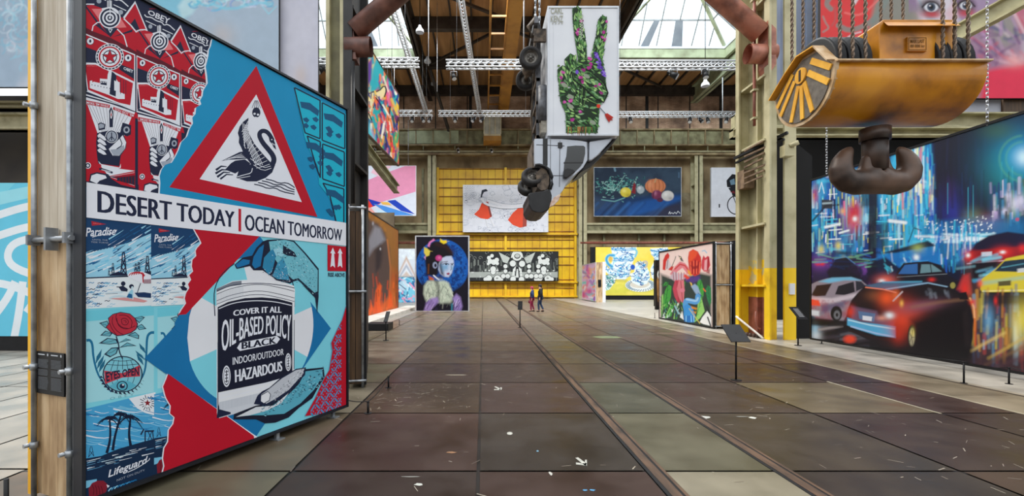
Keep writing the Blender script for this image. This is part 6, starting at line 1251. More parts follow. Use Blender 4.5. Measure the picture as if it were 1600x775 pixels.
def tulips():
    pl = Plane((8.84, 22.8), (8.86, 17.55), .07, 3.30)
    t = framed('freestanding_mural', 'free standing panel of red tulips, birds and green leaves beside the right column', pl, .05, black, .07)
    c = Canvas(pl, (240, 214, 206), res=4, m=ZF(900, 370, 5.168)); G1, G2, G3, RD, RK, PK = (70, 160, 66), (30, 100, 50), (150, 206, 110), (206, 50, 44), (140, 26, 36), (224, 130, 140)
    c.poly([(685, 300), (760, 330), (860, 330), (1000, 290), (1096, 310), (1096, 740), (685, 670)], (54, 66, 60), 1, 3)
    def leaf(pts, a, b):
        c.poly(pts, a, 1, .6); m0, m1 = pts[0], pts[len(pts)//2]; c.stroke([m0, ((m0[0]+m1[0])/2+3, (m0[1]+m1[1])/2), m1], 1, b, .9, .4); r = random.Random(int(m0[0]))
        for k in range(6): x = m0[0]+(m1[0]-m0[0])*(k+.5)/6; y = m0[1]+(m1[1]-m0[1])*(k+.5)/6; c.stroke([(x, y), (x+r.choice([-18, 18]), y-16)], .7, b, .8, .4)
    leaf([(712, 590), (704, 520), (718, 440), (745, 385), (772, 400), (768, 480), (745, 560)], G1, G2); leaf([(690, 660), (686, 600), (690, 480), (706, 460), (704, 560)], G3, G2); leaf([(985, 470), (976, 400), (990, 330), (1012, 350), (1034, 420), (1030, 480), (1000, 500)], G1, G2); leaf([(1080, 560), (1060, 500), (1044, 430), (1066, 390), (1090, 410), (1094, 520)], (50, 130, 80), G2); leaf([(958, 690), (980, 620), (985, 500), (1014, 490), (1040, 600), (1000, 660)], G3, G1); leaf([(1030, 680), (1060, 640), (1078, 628), (1070, 660), (1045, 690)], G1, G2); leaf([(720, 660), (740, 600), (770, 540), (790, 560), (770, 640)], G1, G3); leaf([(850, 540), (845, 480), (865, 460), (872, 500), (866, 560)], G1, G2); leaf([(862, 400), (870, 360), (886, 366), (876, 400)], G1, G2); leaf([(700, 400), (720, 365), (748, 370), (735, 392)], G1, G2)
    for _ in range(40): x, y = random.uniform(700, 860), random.uniform(520, 680); c.stroke([(x, y), (x+random.uniform(-14, 14), y-random.uniform(12, 40))], random.uniform(1, 2.4), random.choice([G1, G3, (220, 236, 226), G2, (40, 120, 130)]), .85, .5, .5)
    for pts in ([(840, 650), (860, 600), (870, 670)], [(1000, 690), (1020, 650), (1060, 600), (1092, 640), (1092, 720), (1030, 705)], [(690, 655), (715, 640), (720, 660)]): c.poly(pts, (236, 236, 234), 1, .7)
    c.stroke([(1056, 560), (1090, 640)], 1.5, (30, 30, 36)); c.stroke([(1064, 650), (1088, 720)], 2, (30, 30, 36))
    # tulip at left, flamingo-like pink bird, red tulip clump, tulip right
    c.poly([(700, 265), (704, 190), (720, 150), (742, 128), (756, 150), (748, 190), (760, 230), (720, 270)], RD, 1, .8); c.poly([(722, 262), (730, 200), (745, 175), (770, 230), (752, 262)], (214, 200, 204), 1, .8); c.stroke([(735, 255), (742, 190)], 1, (120, 90, 100)); c.poly([(745, 265), (770, 238), (790, 240), (776, 275)], RD, 1, .8); c.stroke([(775, 240), (800, 180), (806, 160)], 1, (90, 90, 70))
    c.poly([(760, 300), (800, 240), (840, 200), (880, 212), (920, 260), (938, 310), (900, 300), (860, 250), (820, 280), (790, 330)], PK, 1, .8); c.stroke([(800, 260), (840, 222), (880, 232), (915, 280)], 2, RD, .9, .6); c.poly([(900, 262), (925, 280), (942, 310), (925, 318), (905, 295)], (236, 160, 60), 1, .6); c.poly([(826, 150), (850, 160), (870, 200), (850, 195)], (40, 40, 44), .9, .8); c.ell(842, 168, 4, 5, (236, 226, 160))
    c.poly([(755, 330), (790, 280), (840, 300), (880, 290), (900, 330), (850, 350), (800, 360)], (206, 186, 196), 1, 1); [c.stroke([(790+k*20, 350), (785+k*22, 290)], 1.2, random.choice([(150, 60, 80), PK, (240, 236, 240)]), .9, .5) for k in range(6)]
    for dx in (0, 32): c.poly([(782+dx, 420), (800+dx, 350), (840+dx, 350), (845+dx, 420), (838+dx, 540), (815+dx, 520), (795+dx, 480)], (196, 70, 90) if dx == 0 else (220, 120, 130), 1, .8); c.stroke([(815+dx, 360), (830+dx, 530)], 1, RK, .9, .5)
    c.ell(860, 432, 20, 16, (226, 130, 150), .95, .2)
    c.poly([(912, 250), (905, 170), (916, 120), (946, 100), (985, 120), (1010, 165), (1015, 230), (1000, 300), (960, 320), (930, 300)], RD, 1, .8); c.poly([(910, 200), (914, 125), (946, 104), (985, 124), (970, 160), (930, 200)], (230, 84, 50), 1, 1.5); [c.stroke([(925+k*13, 190+abs(k-3)*6), (930+k*11, 300-abs(k-3)*4)], 1.6, RK if k % 2 else (236, 110, 80), .9, .5) for k in range(7)]; c.poly([(925, 230), (960, 240), (990, 225), (985, 255), (945, 262)], RK, .8, 1)
    c.poly([(1014, 255), (1016, 190), (1030, 150), (1046, 170), (1062, 155), (1076, 160), (1086, 230), (1060, 282), (1034, 280)], (206, 60, 74), 1, .8); c.poly([(1034, 270), (1040, 190), (1060, 180), (1056, 270)], (232, 170, 176), 1, 1); c.stroke([(1070, 170), (1066, 270)], 1.5, RK); c.poly([(1050, 290), (1085, 250), (1080, 300)], RK, .8, 1); c.stroke([(1020, 115), (1040, 110), (1056, 130)], 1.5, (110, 190, 226), .8, .6)
    c.poly([(880, 330), (1000, 315), (1004, 345), (950, 375), (890, 360)], (90, 60, 140), .9, 2); c.poly([(880, 300), (920, 330), (900, 345), (870, 320)], (230, 70, 50), 1, 1)
    # blue heron
    c.poly([(918, 365), (935, 372), (946, 420), (938, 412)], (230, 190, 90)); c.poly([(930, 400), (960, 380), (985, 400), (1010, 470), (985, 485), (960, 450)], (150, 176, 206), 1, 1); c.poly([(985, 450), (1024, 480), (990, 480)], (60, 70, 110)); c.stroke([(985, 480), (980, 530), (930, 520), (890, 510), (880, 560), (900, 600)], 8, (90, 160, 220), 1, .7, smooth=2); c.stroke([(985, 495), (975, 520), (930, 512), (895, 505)], 3, (170, 210, 240), .9, .7, smooth=1); c.poly([(870, 560), (900, 540), (940, 570), (965, 640), (950, 690), (900, 690), (872, 670)], (64, 150, 220), 1, 1); [c.stroke([(880+k*10, 640), (878+k*11, 684)], 1.4, random.choice([(30, 90, 170), (150, 206, 240)]), .9, .5) for k in range(8)]
    for pts in ([(930, 560), (980, 575), (975, 590), (935, 580)], [(940, 600), (975, 605), (965, 625)]): c.poly(pts, (214, 140, 50), .95, .8)
    c.stroke([(915, 580), (1000, 700)], 1.2, (214, 190, 90)); c.stroke([(1030, 420), (1046, 440)], 2, (220, 110, 60)); c.stroke([(800, 560), (830, 620)], 2.5, (150, 196, 206), .9)
    c.build('painting', t)
    o = MB(); o.box(8.9, 9.6, 17.7, 22.6, .1, 3.25); o.build('core', darksteel, t)
    w_ = MB(); 
    for i in range(5): w_.box(8.99+i*.105, 9.09+i*.105, 17.56, 17.62, .12, 1.66)
    w_.build('lower_cladding', woodm, t); w_ = MB()
    for i in range(5): w_.box(8.99+i*.105, 9.09+i*.105, 17.56, 17.62, 1.74, 3.24)
    w_.build('upper_cladding', woodm, t)
    for x in (8.96, 9.54):
        o = MB(); o.cyl((x, 17.52, 0), (x, 17.52, 3.35), .024, 10); o.build('scaffold_tube', galv, t)
    for z in (.1, 1.70, 3.3):
        o = MB(); o.cyl((8.9, 17.5, z), (9.6, 17.5, z), .022, 10); o.build('cross_tube', galv, t)
    o = MB(); o.box(9.62, 9.72, 17.5, 22.6, .05, 3.4); o.build('rear_panel', black, t)
tulips()
def candy():
    pl = Plane((11.1, 51), (10.95, 44.4), .12, 3.85)
    t = framed('freestanding_mural', 'small pink and violet patterned panel standing at the far right', pl, .05, silver, .06)
    c = Canvas(pl, (226, 190, 220), nu=50, nv=130); q = [(236, 120, 170), (120, 170, 226), (150, 90, 190), (250, 190, 140), (120, 210, 200), (240, 230, 240), (250, 150, 110)]
    c.streaks(907, 410, 932, 472, 70, q, (3, 10), (1.5, 4), 1.2, 1., (.6, 1), .8); c.glow(921, 455, 5, 5, (226, 60, 150), .9); c.glow(912, 460, 4, 6, (220, 50, 150), .9); c.glow(919, 425, 3, 8, (240, 90, 150), .9); c.stroke([(907, 471), (932, 475)], 3, (40, 60, 170), .9)
    c.build('painting', t)
    o = MB(); o.box(11.0, 11.65, 44.4, 44.5, 0, 3.9, 0); o.box(11.65, 11.95, 44.4, 51, 0, 3.95, 1); o.box(11.25, 11.65, 44.5, 51, .1, 3.8, 1); o.build('end_cladding', [woodm, white], t)
    o = MB(); o.box(11.2, 11.5, 44.33, 44.4, 1.5, 2.2); o.build('sign', black, t)
candy()
def extras():
    pl = frontal(1025.5, 1046, 407, 478, 31)
    t = framed('freestanding_mural', 'dark brown panel with one painted eye half hidden by the tulip panel', pl, .4, black, .03)
    c = Canvas(pl, (40, 28, 26), res=3); c.poly([(1027, 440), (1034, 415), (1046, 420), (1046, 460), (1030, 470)], (226, 160, 90), .9, 3); c.ell(1031, 429, 4, 7, (240, 236, 226)); c.ell(1031, 429, 2.4, 4.5, (16, 14, 16)); c.stroke([(1026, 417), (1036, 416)], 2, (20, 16, 18)); c.poly([(1029, 460), (1040, 430), (1046, 470)], (236, 176, 110), .7, 3); pl.box((o := MB()), 0, pl.W, 0, pl.z0, -.3, -.05); o.build('base_board', black, t); c.build('painting', t)
    pl = frontal(1139, 1185, 391, 470, 30)
    t = framed('freestanding_mural', 'white panel with faint pink marks just left of the yellow column foot', pl, .3, black, .03)
    c = Canvas(pl, (230, 226, 226), res=2); c.wash(.12, .1, 3, (226, 180, 170), .5, .5, .7); c.stroke([(1140, 398), (1146, 404), (1144, 412)], 1.5, (60, 60, 110)); pl.box((o := MB()), 0, pl.W, 0, pl.z0, -.25, -.05); o.build('base_board', black, t); c.build('painting', t)
    pl = frontal(612, 652, 433, 475, 44)
    t = framed('freestanding_mural', 'blue and white wave panel standing left of the portrait panel', pl, .4, silver, .06)
    c = Canvas(pl, (120, 196, 220), res=3); c.streaks(618, 432, 650, 478, 70, [(30, 110, 170), (220, 236, 244), (60, 150, 200), (20, 70, 130), (236, 150, 180)], (4, 12), (1.5, 3), .6, .9, (.6, 1), .7); c.ell(630, 446, 7, 8, (190, 220, 232), .8); c.stroke([(624, 444), (634, 452)], 1.2, (20, 60, 110)); pl.box((o := MB()), 0, pl.W, 0, pl.z0, -.25, -.05); o.build('base_board', white, t); c.build('painting', t)
    pl = frontal(612, 652, 389, 431, 45.7)
    t = framed('mural', 'pale mural of nested chevrons above the blue wave panel', pl, .3, silver, .05)
    c = Canvas(pl, (206, 214, 222), res=3)
    for k in range(5): c.poly([(620+k*2, 432), (635, 400+k*6), (650-k*2, 432)], [(190, 150, 120), (226, 230, 236), (150, 160, 180), (236, 240, 244), (206, 180, 160)][k], .8, 1.2)
    c.wash(.2, .2, 3, (230, 240, 246), .6, .45, .7, (610, 388, 655, 405)); c.build('painting', t)
extras()
# ---- second timber-sided wall, seen on its end behind the swan mural
t = thing('mural_wall', 'dark timber-sided wall seen end-on just behind the swan mural wall', 'mural wall', (-2.2, 8.5, 0))
d = Vector((-.235, .972, 0)).normalized(); n_ = Vector((d.y, -d.x, 0)); E0 = Vector((-2.235, 7.5, 0))
P2 = Plane((E0+n_*.30)[:2], (E0+n_*.30+d*3.2)[:2], .05, 2.97); PS = Plane(E0[:2], (E0+n_*.3)[:2], 0, 3)
o = MB(); P2.box(o, 0, P2.W, .04, 2.98, -.045, 0); o.build('mural_board', black, t)
o = MB(); P2.box(o, .03, P2.W, .08, 2.9, -.28, -.05); o.build('core', darksteel, t)
for z0, z1_, nm in ((.06, 1.56, 'lower_cladding'), (1.62, 2.92, 'upper_cladding')):
    o = MB()
    for k in range(2): P2.box(o, 0, .03, z0, z1_, -.17-.115*k, -.065-.115*k)
    o.build(nm, darkwood, t)
for k in (-.058, -.29):
    o = MB(); o.cyl(P2.at(-.03, 0, k), P2.at(-.03, 3.02, k), .022, 12); o.build('scaffold_tube', galv, t)
for z in (.12, 1.59, 2.97):
    o = MB(); o.cyl(P2.at(-.05, z, .0), P2.at(-.05, z, -.3), .02, 10); o.build('cross_tube', galv, t)
# ---- murals hung at the far left
def swirl():
    pl = Plane(PX(-260, 300, 22)[:2], PX(435.5, 300, 22)[:2], PX(0, 136, 22).z, PX(0, -140, 22).z)
    t = framed('mural', 'huge pale grey blue mural with cyan swirls hung behind the swan mural wall', pl, .15, white, 0)
    c = Canvas(pl, (172, 190, 208), nu=420, nv=170); c.wash(.01, .012, 3, (150, 172, 194), .7, .4, .7); c.wash(.02, .03, 5, (206, 206, 216), .6, .5, .72, (0, 60, 60, 137)); S = c.streaks
    c.poly([(225, -20), (330, -20), (280, 40), (262, 45), (245, 20)], (110, 196, 222), .7, 6); c.poly([(278, 10), (300, -20), (330, -20), (300, 22), (284, 30)], (190, 222, 230), .9, 3)
    for _ in range(46):
        x, y = random.uniform(300, 430), random.uniform(-14, 10); a = random.uniform(0, 6.3); R_ = random.uniform(4, 13)
        c.stroke([(x+R_*math.cos(a+i*.5), y+R_*.7*math.sin(a+i*.5)) for i in range(8)], random.uniform(1, 3), random.choice([(90, 196, 226), (190, 236, 244), (50, 150, 206), (220, 226, 246), (160, 170, 226)]), .7, 1.2)
    c.stroke([(330, 6), (360, 16), (400, 4), (425, 6)], 4, (130, 210, 232), .8, 2, smooth=1); c.stroke([(410, 10), (420, 22), (432, 10)], 1.5, (150, 220, 238), .9, 1)
    for _ in range(40):
        x, y = random.gauss(20, 14), random.gauss(40, 26); a = random.uniform(0, 6.3); R_ = random.uniform(4, 14); c.stroke([(x+R_*math.cos(a+i*.5), y+R_*math.sin(a+i*.5)) for i in range(8)], random.uniform(1, 3), random.choice([(150, 206, 226), (206, 226, 236), (120, 190, 216), (226, 226, 236)]), .55, 1.5)
    c.glow(345, 55, 22, 18, (200, 180, 170), .5); c.poly([(290, 60), (330, 40), (360, 90), (340, 110)], (160, 180, 200), .4, 10)
    c.build('painting', t)
    pl = Plane(PX(437.5, 300, 22.3)[:2], PX(497, 300, 22.3)[:2], PX(0, 190, 22).z, PX(0, -140, 22).z)
    t = framed('mural', 'plain pale lilac panel hung right beside the grey blue swirl mural', pl, .15, white, 0)
    c = Canvas(pl, (206, 206, 220), nu=40, nv=140); c.wash(.03, .02, 3, (186, 188, 208), .6, .4, .7); c.glow(470, 118, 10, 16, (206, 188, 180), .6); c.build('painting', t)
swirl()
def tagmural():
    pl = Plane((-18, 11.7), (-10.6, 11.7), .38, 4.32)
    t = framed('mural', 'light blue mural with bold white curving lines standing at the left edge', pl, .2, white, 0)
    o = MB(); pl.box(o, 0, pl.W, 0, pl.z0, -.2, -.02); o.build('base_board', black, t)
    A = Art(pl, .0004); LB_, W_ = (104, 196, 224), (226, 234, 240)
    A.poly([(-500, 280), (140, 280), (140, 530), (-500, 530)], LB_); A.poly([(-500, 280), (30, 280), (0, 310), (-60, 330), (-500, 400)], (120, 206, 226)); A.poly([(0, 300), (60, 288), (60, 306), (0, 320)], (150, 216, 230))
    for pts in ([(-40, 350), (0, 335), (43, 322), (90, 316)], [(-40, 382), (4, 366), (43, 354), (90, 350)], [(50, 372), (20, 380), (10, 400), (20, 418), (60, 432)], [(-20, 440), (20, 446), (70, 468)], [(-30, 520), (10, 470), (24, 440)], [(22, 530), (30, 488), (36, 440)], [(-80, 330), (-60, 420), (-90, 520)], [(-30, 330), (-40, 450), (-60, 540)], [(40, 480), (70, 500), (110, 520)]): A.stroke(pts, 12, W_, smooth=2)
    A.build('painting', t)
tagmural()
def face():
    pl = Plane(PX(1282, 300, 20)[:2], PX(1760, 300, 20)[:2], PX(0, 153.5, 20).z, PX(0, -120, 20).z)
    t = framed('mural', 'huge red and violet mural of a painted face with wide eyes behind the crane hook', pl, .15, black, 0)
    c = Canvas(pl, (150, 146, 140), nu=380, nv=230); RD, RL, W_, V1, V2 = (222, 66, 68), (236, 120, 116), (226, 220, 228), (110, 80, 130), (160, 120, 160)
    c.poly([(1278, -130), (1400, -130), (1380, 60), (1350, 160), (1278, 160)], RD, 1, 3); c.poly([(1378, -40), (1440, -40), (1420, 60), (1370, 90), (1350, 70)], (140, 138, 130), 1, 4)
    for pts, w_, col in (([(1310, 40), (1330, 50), (1370, 30), (1390, -10)], 8, (130, 140, 136)), ([(1320, 20), (1345, 26), (1372, 0)], 3, RL), ([(1286, 50), (1296, 44), (1290, 36), (1286, 26)], 2.5, (150, 150, 146)), ([(1304, 10), (1306, 30), (1300, 40)], 3, (190, 90, 90)), ([(1324, 70), (1336, 58), (1356, 52)], 2.5, RL), ([(1318, 64), (1330, 54), (1345, 50)], 2, W_), ([(1298, -6), (1290, 6), (1298, 14)], 8, (130, 140, 136)), ([(1335, 5), (1350, -20)], 5, W_)): c.stroke(pts, w_, col, .85, 1.2, smooth=2)
    c.poly([(1420, -130), (1770, -130), (1770, 120), (1560, 120), (1480, 70), (1440, 40)], (206, 196, 206), 1, 8); c.wash(.02, .03, 4, (150, 120, 160), .8, .45, .65, (1420, -130, 1770, 125)); c.poly([(1430, -30), (1476, -40), (1500, 40), (1476, 50), (1440, 38)], W_, .8, 5)
    c.poly([(1436, 0), (1448, 20), (1470, 34), (1500, 30), (1484, 40), (1450, 36)], (120, 190, 210), .6, 3)
    for ex, ey, s in ((1454, 11, 1.), (1508, 9, .85)):
        c.ell(ex, ey, 18*s, 14*s, (60, 34, 48), .9, .35); c.glow(ex+2, ey+12, 16*s, 6, (196, 60, 70), .9); c.ell(ex+1, ey, 11*s, 7.5*s, (214, 216, 226), 1, .15); c.ell(ex+1, ey, 6.5*s, 6.8*s, (60, 70, 90), 1, .15); c.ell(ex+1, ey, 3.2*s, 3.4*s, (12, 12, 18), 1, .2); c.ell(ex-1, ey-2, 1.4, 1.4, W_); c.stroke([(ex-13, ey), (ex-4, ey-8), (ex+8, ey-7), (ex+15, ey+1)], 2.5, (30, 20, 30), .9, .8, smooth=1)
    c.stroke([(1434, -8), (1454, -16), (1478, -6)], 6, (70, 40, 60), .8, 2); c.poly([(1478, 20), (1490, 0), (1498, 40), (1486, 46)], (220, 180, 190), .7, 4)
    c.poly([(1500, 40), (1600, 20), (1600, 160), (1500, 150)], (150, 110, 140), .8, 8); c.ell(1572, 48, 22, 24, (150, 146, 140), .9, .3); c.streaks(1520, 30, 1610, 100, 50, [(190, 150, 190), (226, 200, 216), (110, 70, 120), (206, 90, 110), (90, 90, 130)], (10, 34), (2, 6), .9, .6, (.4, .8), 2.5)
    c.poly([(1540, 110), (1610, 96), (1770, 90), (1770, 160), (1530, 160)], (226, 54, 84), 1, 5); c.glow(1585, 95, 20, 10, (240, 170, 170), .8); c.poly([(1580, 10), (1640, 0), (1640, 50), (1596, 50)], (206, 100, 120), .7, 4); c.stroke([(1584, 20), (1600, 50)], 5, (226, 190, 200), .8, 2)
    c.build('painting', t)
    o = MB(); a, b = PX(1282, 183, 20.3), PX(1566, 154, 20.3); o.box(a.x, b.x, 20.3, 20.4, a.z, b.z, 0); a, b = PX(1568, 183, 20.2), PX(1760, 154, 20.4); o.box(a.x, b.x, 20.2, 20.3, a.z, b.z, 1); o.build('lower_board', [pm('grey_sheet', (178, 180, 190), (156, 158, 170), .6, .5), darkwood], t)
face()
# ============================================================ box lorry hanging nose-down
rubber = pm('tyre_rubber', (44, 42, 42), (26, 25, 25), 10, .8); rimm = pm('steel_rim', (120, 116, 110), (66, 62, 58), 8, .45, .5)
lorry_white = pm('lorry_white', (224, 227, 232), (214, 217, 224), 1, .35); lorry_grey = pm('lorry_silver', (196, 202, 212), (182, 188, 198), 1, .3, .15)
chassis = pm('chassis_steel', (110, 112, 118), (60, 58, 58), 4, .5, .4); grime = pm('grimy_steel', (116, 100, 84), (50, 42, 36), 6, .7)
plastic = pm('black_plastic', (30, 30, 32), (20, 20, 22), 5, .5); autoglass = pm('dark_window', (26, 34, 36), (14, 18, 20), 1, .06, spec=.8)
ZL = 13.3
T = lambda x, y, z=ZL: PX(x, y, z)
t = lorry = thing('box_lorry', 'white box lorry hanging nose down with a leafy green hand painted on its side', 'lorry', tuple(T(905, 331)))
BX0, BX1, BT, BB = PX(855.5, 0, 13.2).x, PX(967, 0, 13.2).x, PX(0, 9.5, 13.2).z, PX(0, 212, 13.2).z
o = MB(); o.box(BX0, BX1, 13.21, 15.25, BB, BT); o.build('cargo_box', lorry_white, t, .015)
alut = pm('alu_trim', (206, 210, 216), (190, 194, 200), 2, .35, .3)
for a in [(x, x+.035, y, y+.035, BB, BT) for x in (BX0, BX1-.035) for y in (13.19, 15.23)]+[(BX0+.035, BX1-.035, 13.19, 13.22, z, z+.05) for z in (BB, BT-.05)]+[(BX0+.17, BX0+.175, 13.203, 13.21, BB, BT)]:
    MB().box(*a).build('box_trim', alut, t)
for x in (BX0+.12, BX0+1.1, BX1-.35): MB().box(x, x+.06, 13.3, 13.36, BT, BT+.07).build('lifting_lug', galv, t)
def hand():
    pl = Plane((BX0, 13.19), (BX1, 13.19), BB, BT); A = Art(pl, .00008, ZF(850, 0, 3.608)); r = random.Random(21)
    DK, GS, MG, VI = (34, 52, 34), [(92, 146, 76), (134, 184, 100), (72, 122, 66), (164, 204, 128), (62, 106, 60), (116, 164, 116)], (176, 50, 140), (120, 80, 200)
    idx = [(162, 52), (185, 38), (206, 50), (215, 120), (235, 230), (240, 330), (195, 330), (180, 240), (166, 130)]; mid = [(308, 112), (330, 88), (352, 100), (352, 150), (340, 240), (325, 340), (278, 340), (272, 300), (295, 200)]
    ring = [(120, 335), (150, 305), (178, 320), (186, 400), (190, 490), (165, 512), (142, 470), (126, 400)]; pin = [(80, 392), (105, 372), (130, 390), (138, 470), (125, 508), (98, 500), (82, 450)]
    palm = [(84, 480), (130, 500), (170, 500), (195, 325), (325, 325), (345, 440), (352, 540), (312, 592), (300, 745), (128, 745), (126, 640), (96, 570)]; th = [(158, 402), (200, 385), (260, 410), (330, 470), (352, 520), (335, 568), (290, 545), (230, 490), (170, 445)]
    def ins(p, pts):
        q = False
        for (a, b), (d, e) in zip(pts, pts[1:]+pts[:1]):
            if (b > p[1]) != (e > p[1]) and p[0] < (d-a)*(p[1]-b)/(e-b)+a: q = not q
        return q
    def leafy(pts, n, ax, ay):
        A.poly(pts, DK); xs, ys = [p[0] for p in pts], [p[1] for p in pts]; k = 0; A.k += A.step
        per = list(zip(pts, pts[1:]+pts[:1]))
        for (a, b), (d, e) in per:
            L = math.hypot(d-a, e-b)
            for i in range(int(L/7)):
                q = i*7/L; A.ell(a+(d-a)*q, b+(e-b)*q, r.uniform(3, 5.5), r.uniform(3, 5.5), r.choice([(46, 78, 44), (80, 126, 66), (60, 96, 54)]), 6, up=False)
        for j in range(n):
            if j % 14 == 0: A.k += A.step
            for _ in range(9):
                x, y = r.uniform(min(xs), max(xs)), r.uniform(min(ys), max(ys))
                if ins((x, y), pts): break
            else: continue
            a = math.atan2(ay, ax)+r.uniform(-.5, .5); L = r.uniform(12, 22); w_ = r.uniform(4, 8); dx, dy = math.cos(a), math.sin(a); c = r.choice(GS)
            P_ = lambda s_, m_: (x+dx*L*s_-dy*w_*m_, y+dy*L*s_+dx*w_*m_)
            A.poly([P_(-1.06, 0), P_(0, 1.2), P_(1.06, 0), P_(0, -1.2)], (22, 36, 24), False); A.k += A.step*.25
            A.poly([P_(-1, 0), P_(-.2, .9), P_(.4, .8), P_(1, 0), P_(.4, -.8), P_(-.2, -.9)], c, False)
            if r.random() < .4: A.poly([P_(-.7, .1), P_(0, .35), P_(.7, .1), P_(0, -.05)], (186, 214, 160), False)
            A.k -= A.step*.25
        A.k += A.step
    leafy(palm, 170, 1, .35); leafy(idx, 62, .3, 1); leafy(mid, 52, -.35, 1); [A.stroke(q_+q_[:1], 9, (16, 26, 18)) for q_ in (pin,)]; leafy(pin, 34, .3, 1); [A.stroke(q_+q_[:1], 9, (16, 26, 18)) for q_ in (ring,)]; leafy(ring, 40, .2, 1)
    for a, b in (((215, 420), (200, 590)), ((240, 480), (215, 600)), ((190, 520), (170, 560)), ((250, 520), (300, 560)), ((240, 560), (300, 590))): A.stroke([a, ((a[0]+b[0])/2-8, (a[1]+b[1])/2), b], 10, (24, 40, 26), w2=3, up=False, smooth=1); A.stroke([(a[0]+8, a[1]), (b[0]+8, b[1])], 7, (104, 150, 80), w2=2, up=False)
    A.poly([(150, 405), (200, 372), (265, 402), (345, 470), (364, 525), (338, 580), (285, 556), (222, 500), (162, 452)], (18, 30, 20)); leafy(th, 60, 1, .6)
    A.k += A.step*2
    for x, y in ((215, 115), (190, 170), (186, 188), (352, 125), (335, 185), (325, 208), (345, 225), (260, 330), (262, 360), (255, 385), (105, 405), (98, 440), (108, 468), (222, 392), (205, 440), (218, 462), (292, 490), (316, 482), (322, 525), (150, 560), (120, 580), (205, 630), (160, 675), (150, 570)):
        for k in range(3): A.ell(x+r.uniform(-7, 7), y+r.uniform(-6, 6), r.uniform(6, 9.5), r.uniform(6, 9.5), r.choice([MG, (150, 40, 120), (206, 90, 170)]), 8, up=(k == 0))
    for k in range(34): q_ = k/33; x, y = 290+48*q_+r.gauss(0, 7), 300+130*q_+r.gauss(0, 5); A.ell(x, y, r.uniform(5, 10), r.uniform(4, 8), r.choice([VI, (90, 56, 160), (150, 116, 224)]), 8, up=(k % 8 == 0))
    for k in range(9): A.stroke([(196+r.uniform(-8, 20), 80+k*14), (222+r.uniform(-6, 10), 90+k*14), (205, 110+k*14)], 2.5, (206, 210, 196), up=(k == 0), smooth=1)
    for x, y in ((240, 430), (115, 480), (150, 545), (150, 600), (275, 690)): A.ell(x, y, 20, 11, (150, 160, 140), 10, .5)
    A.ell(186, 407, 9, 12, VI); A.ell(83, 371, 8, 6, (110, 140, 80), 8)
    for k in range(26): x = 132+k*6.5; A.stroke([(x, 715), (x+r.uniform(-4, 4), 735+r.uniform(0, 34))], r.uniform(3, 9), r.choice([(120, 70, 46), (60, 110, 56), (90, 140, 70), (40, 60, 40), (180, 120, 70)]), w2=2, up=(k == 0))
    A.ell(307, 598, 11, 11, (226, 60, 40)); A.stroke([(314, 606), (350, 645)], 4, (90, 96, 110)); A.poly([(342, 645), (356, 638), (392, 662), (380, 668), (388, 680), (374, 676), (368, 692), (352, 668)], (190, 50, 40)); [A.stroke([(352+k*8, 650+k*6), (366+k*7, 680-k*3)], 2, (110, 24, 24), up=False) for k in range(4)]
    for s_, x0, y0 in (('CARL', 38, 42), ('KENZ', 38, 88)): A.text(s_, [(x0, y0), (108, y0), (108, y0+36), (x0, y0+36)], (168, 168, 150), .01)
    for k in range(4): A.ell(50+k*17, 132, 4, 3, (168, 168, 150), 8, up=(k == 0))
    A.build('painted_hand', t)
hand()
DY = Vector((0, 1.85, 0))
cab = [(835, 217), (856, 216.3), (880, 217), (905, 219.5), (918, 222), (919, 236), (918, 250), (911, 262), (901, 271), (890, 281), (884.5, 288), (880, 297), (875, 303.5), (868, 312), (861, 318), (862, 306), (859.5, 297), (861, 286), (861, 277), (857.5, 266), (851, 260.5), (843, 258), (836, 258.5), (835, 250)]
o = MB(); o.prism([T(*p) for p in cab], DY); o.build('cab_body', lorry_grey, t, .03)
o = MB(); o.prism([T(x, y, 13.36) for x, y in [(846, 262), (853, 265), (858, 275), (858, 287), (855, 296), (846, 297.5), (840, 293), (838, 270)]], (0, 1.3, 0)); o.build('engine_bay', grime, t)
o = MB(); o.prism([T(*p, 13.29) for p in [(825, 304), (828, 301), (838, 300), (848, 298.5), (857, 294.5), (860.5, 300), (862, 310), (860.5, 320), (857, 328), (849, 332), (838, 331.8), (830, 328.5), (826, 320), (826.5, 312)]], (0, 1.87, 0)); o.build('bumper', plastic, t, .03)
o = MB(); o.prism([T(x, y, 13.5) for x, y in [(831.5, 222), (835.5, 218), (835.5, 262), (831.5, 262)]], (0, 1.5, 0)); o.build('floor_pan', grime, t)
o = MB(); arch = [(836, 258), (843, 257.6), (851.5, 260), (858.5, 265.5), (862.5, 276.5), (862.5, 287), (859.5, 296)]
o.tube([T(x, y, 13.3) for x, y in arch], .045, 8); o.build('arch_lip', plastic, t)
o = MB(); o.prism([T(*p, 13.34) for p in [(921, 221), (958, 215), (954, 221), (944, 232), (934, 243), (925, 250), (920, 251)]], (0, 1.78, 0)); o.build('roof_fairing', lorry_grey, t, .03)
o = MB(); o.prism([T(*p, 13.5) for p in [(918, 252), (930, 248), (948, 230), (962, 214), (967, 212.5), (950, 234), (934, 250), (922, 261), (906, 270)]], (0, 1.45, 0)); o.build('fairing_front', plastic, t, .01)
o = MB(); o.prism([T(*p, 13.285) for p in [(886.5, 228.7), (900, 227.3), (912, 227.7), (914.3, 230), (914.3, 240), (911, 254), (907, 260), (900, 267), (884, 279), (881, 277), (880.5, 270), (882, 254), (885, 244)]], (0, .03, 0)); o.build('side_window', autoglass, t)
o = MB(); o.prism([T(*p, 13.28) for p in [(881, 253.4), (911, 253.4), (910.5, 255.2), (881, 255.2)]], (0, .03, 0)); o.build('window_bar', plastic, t)
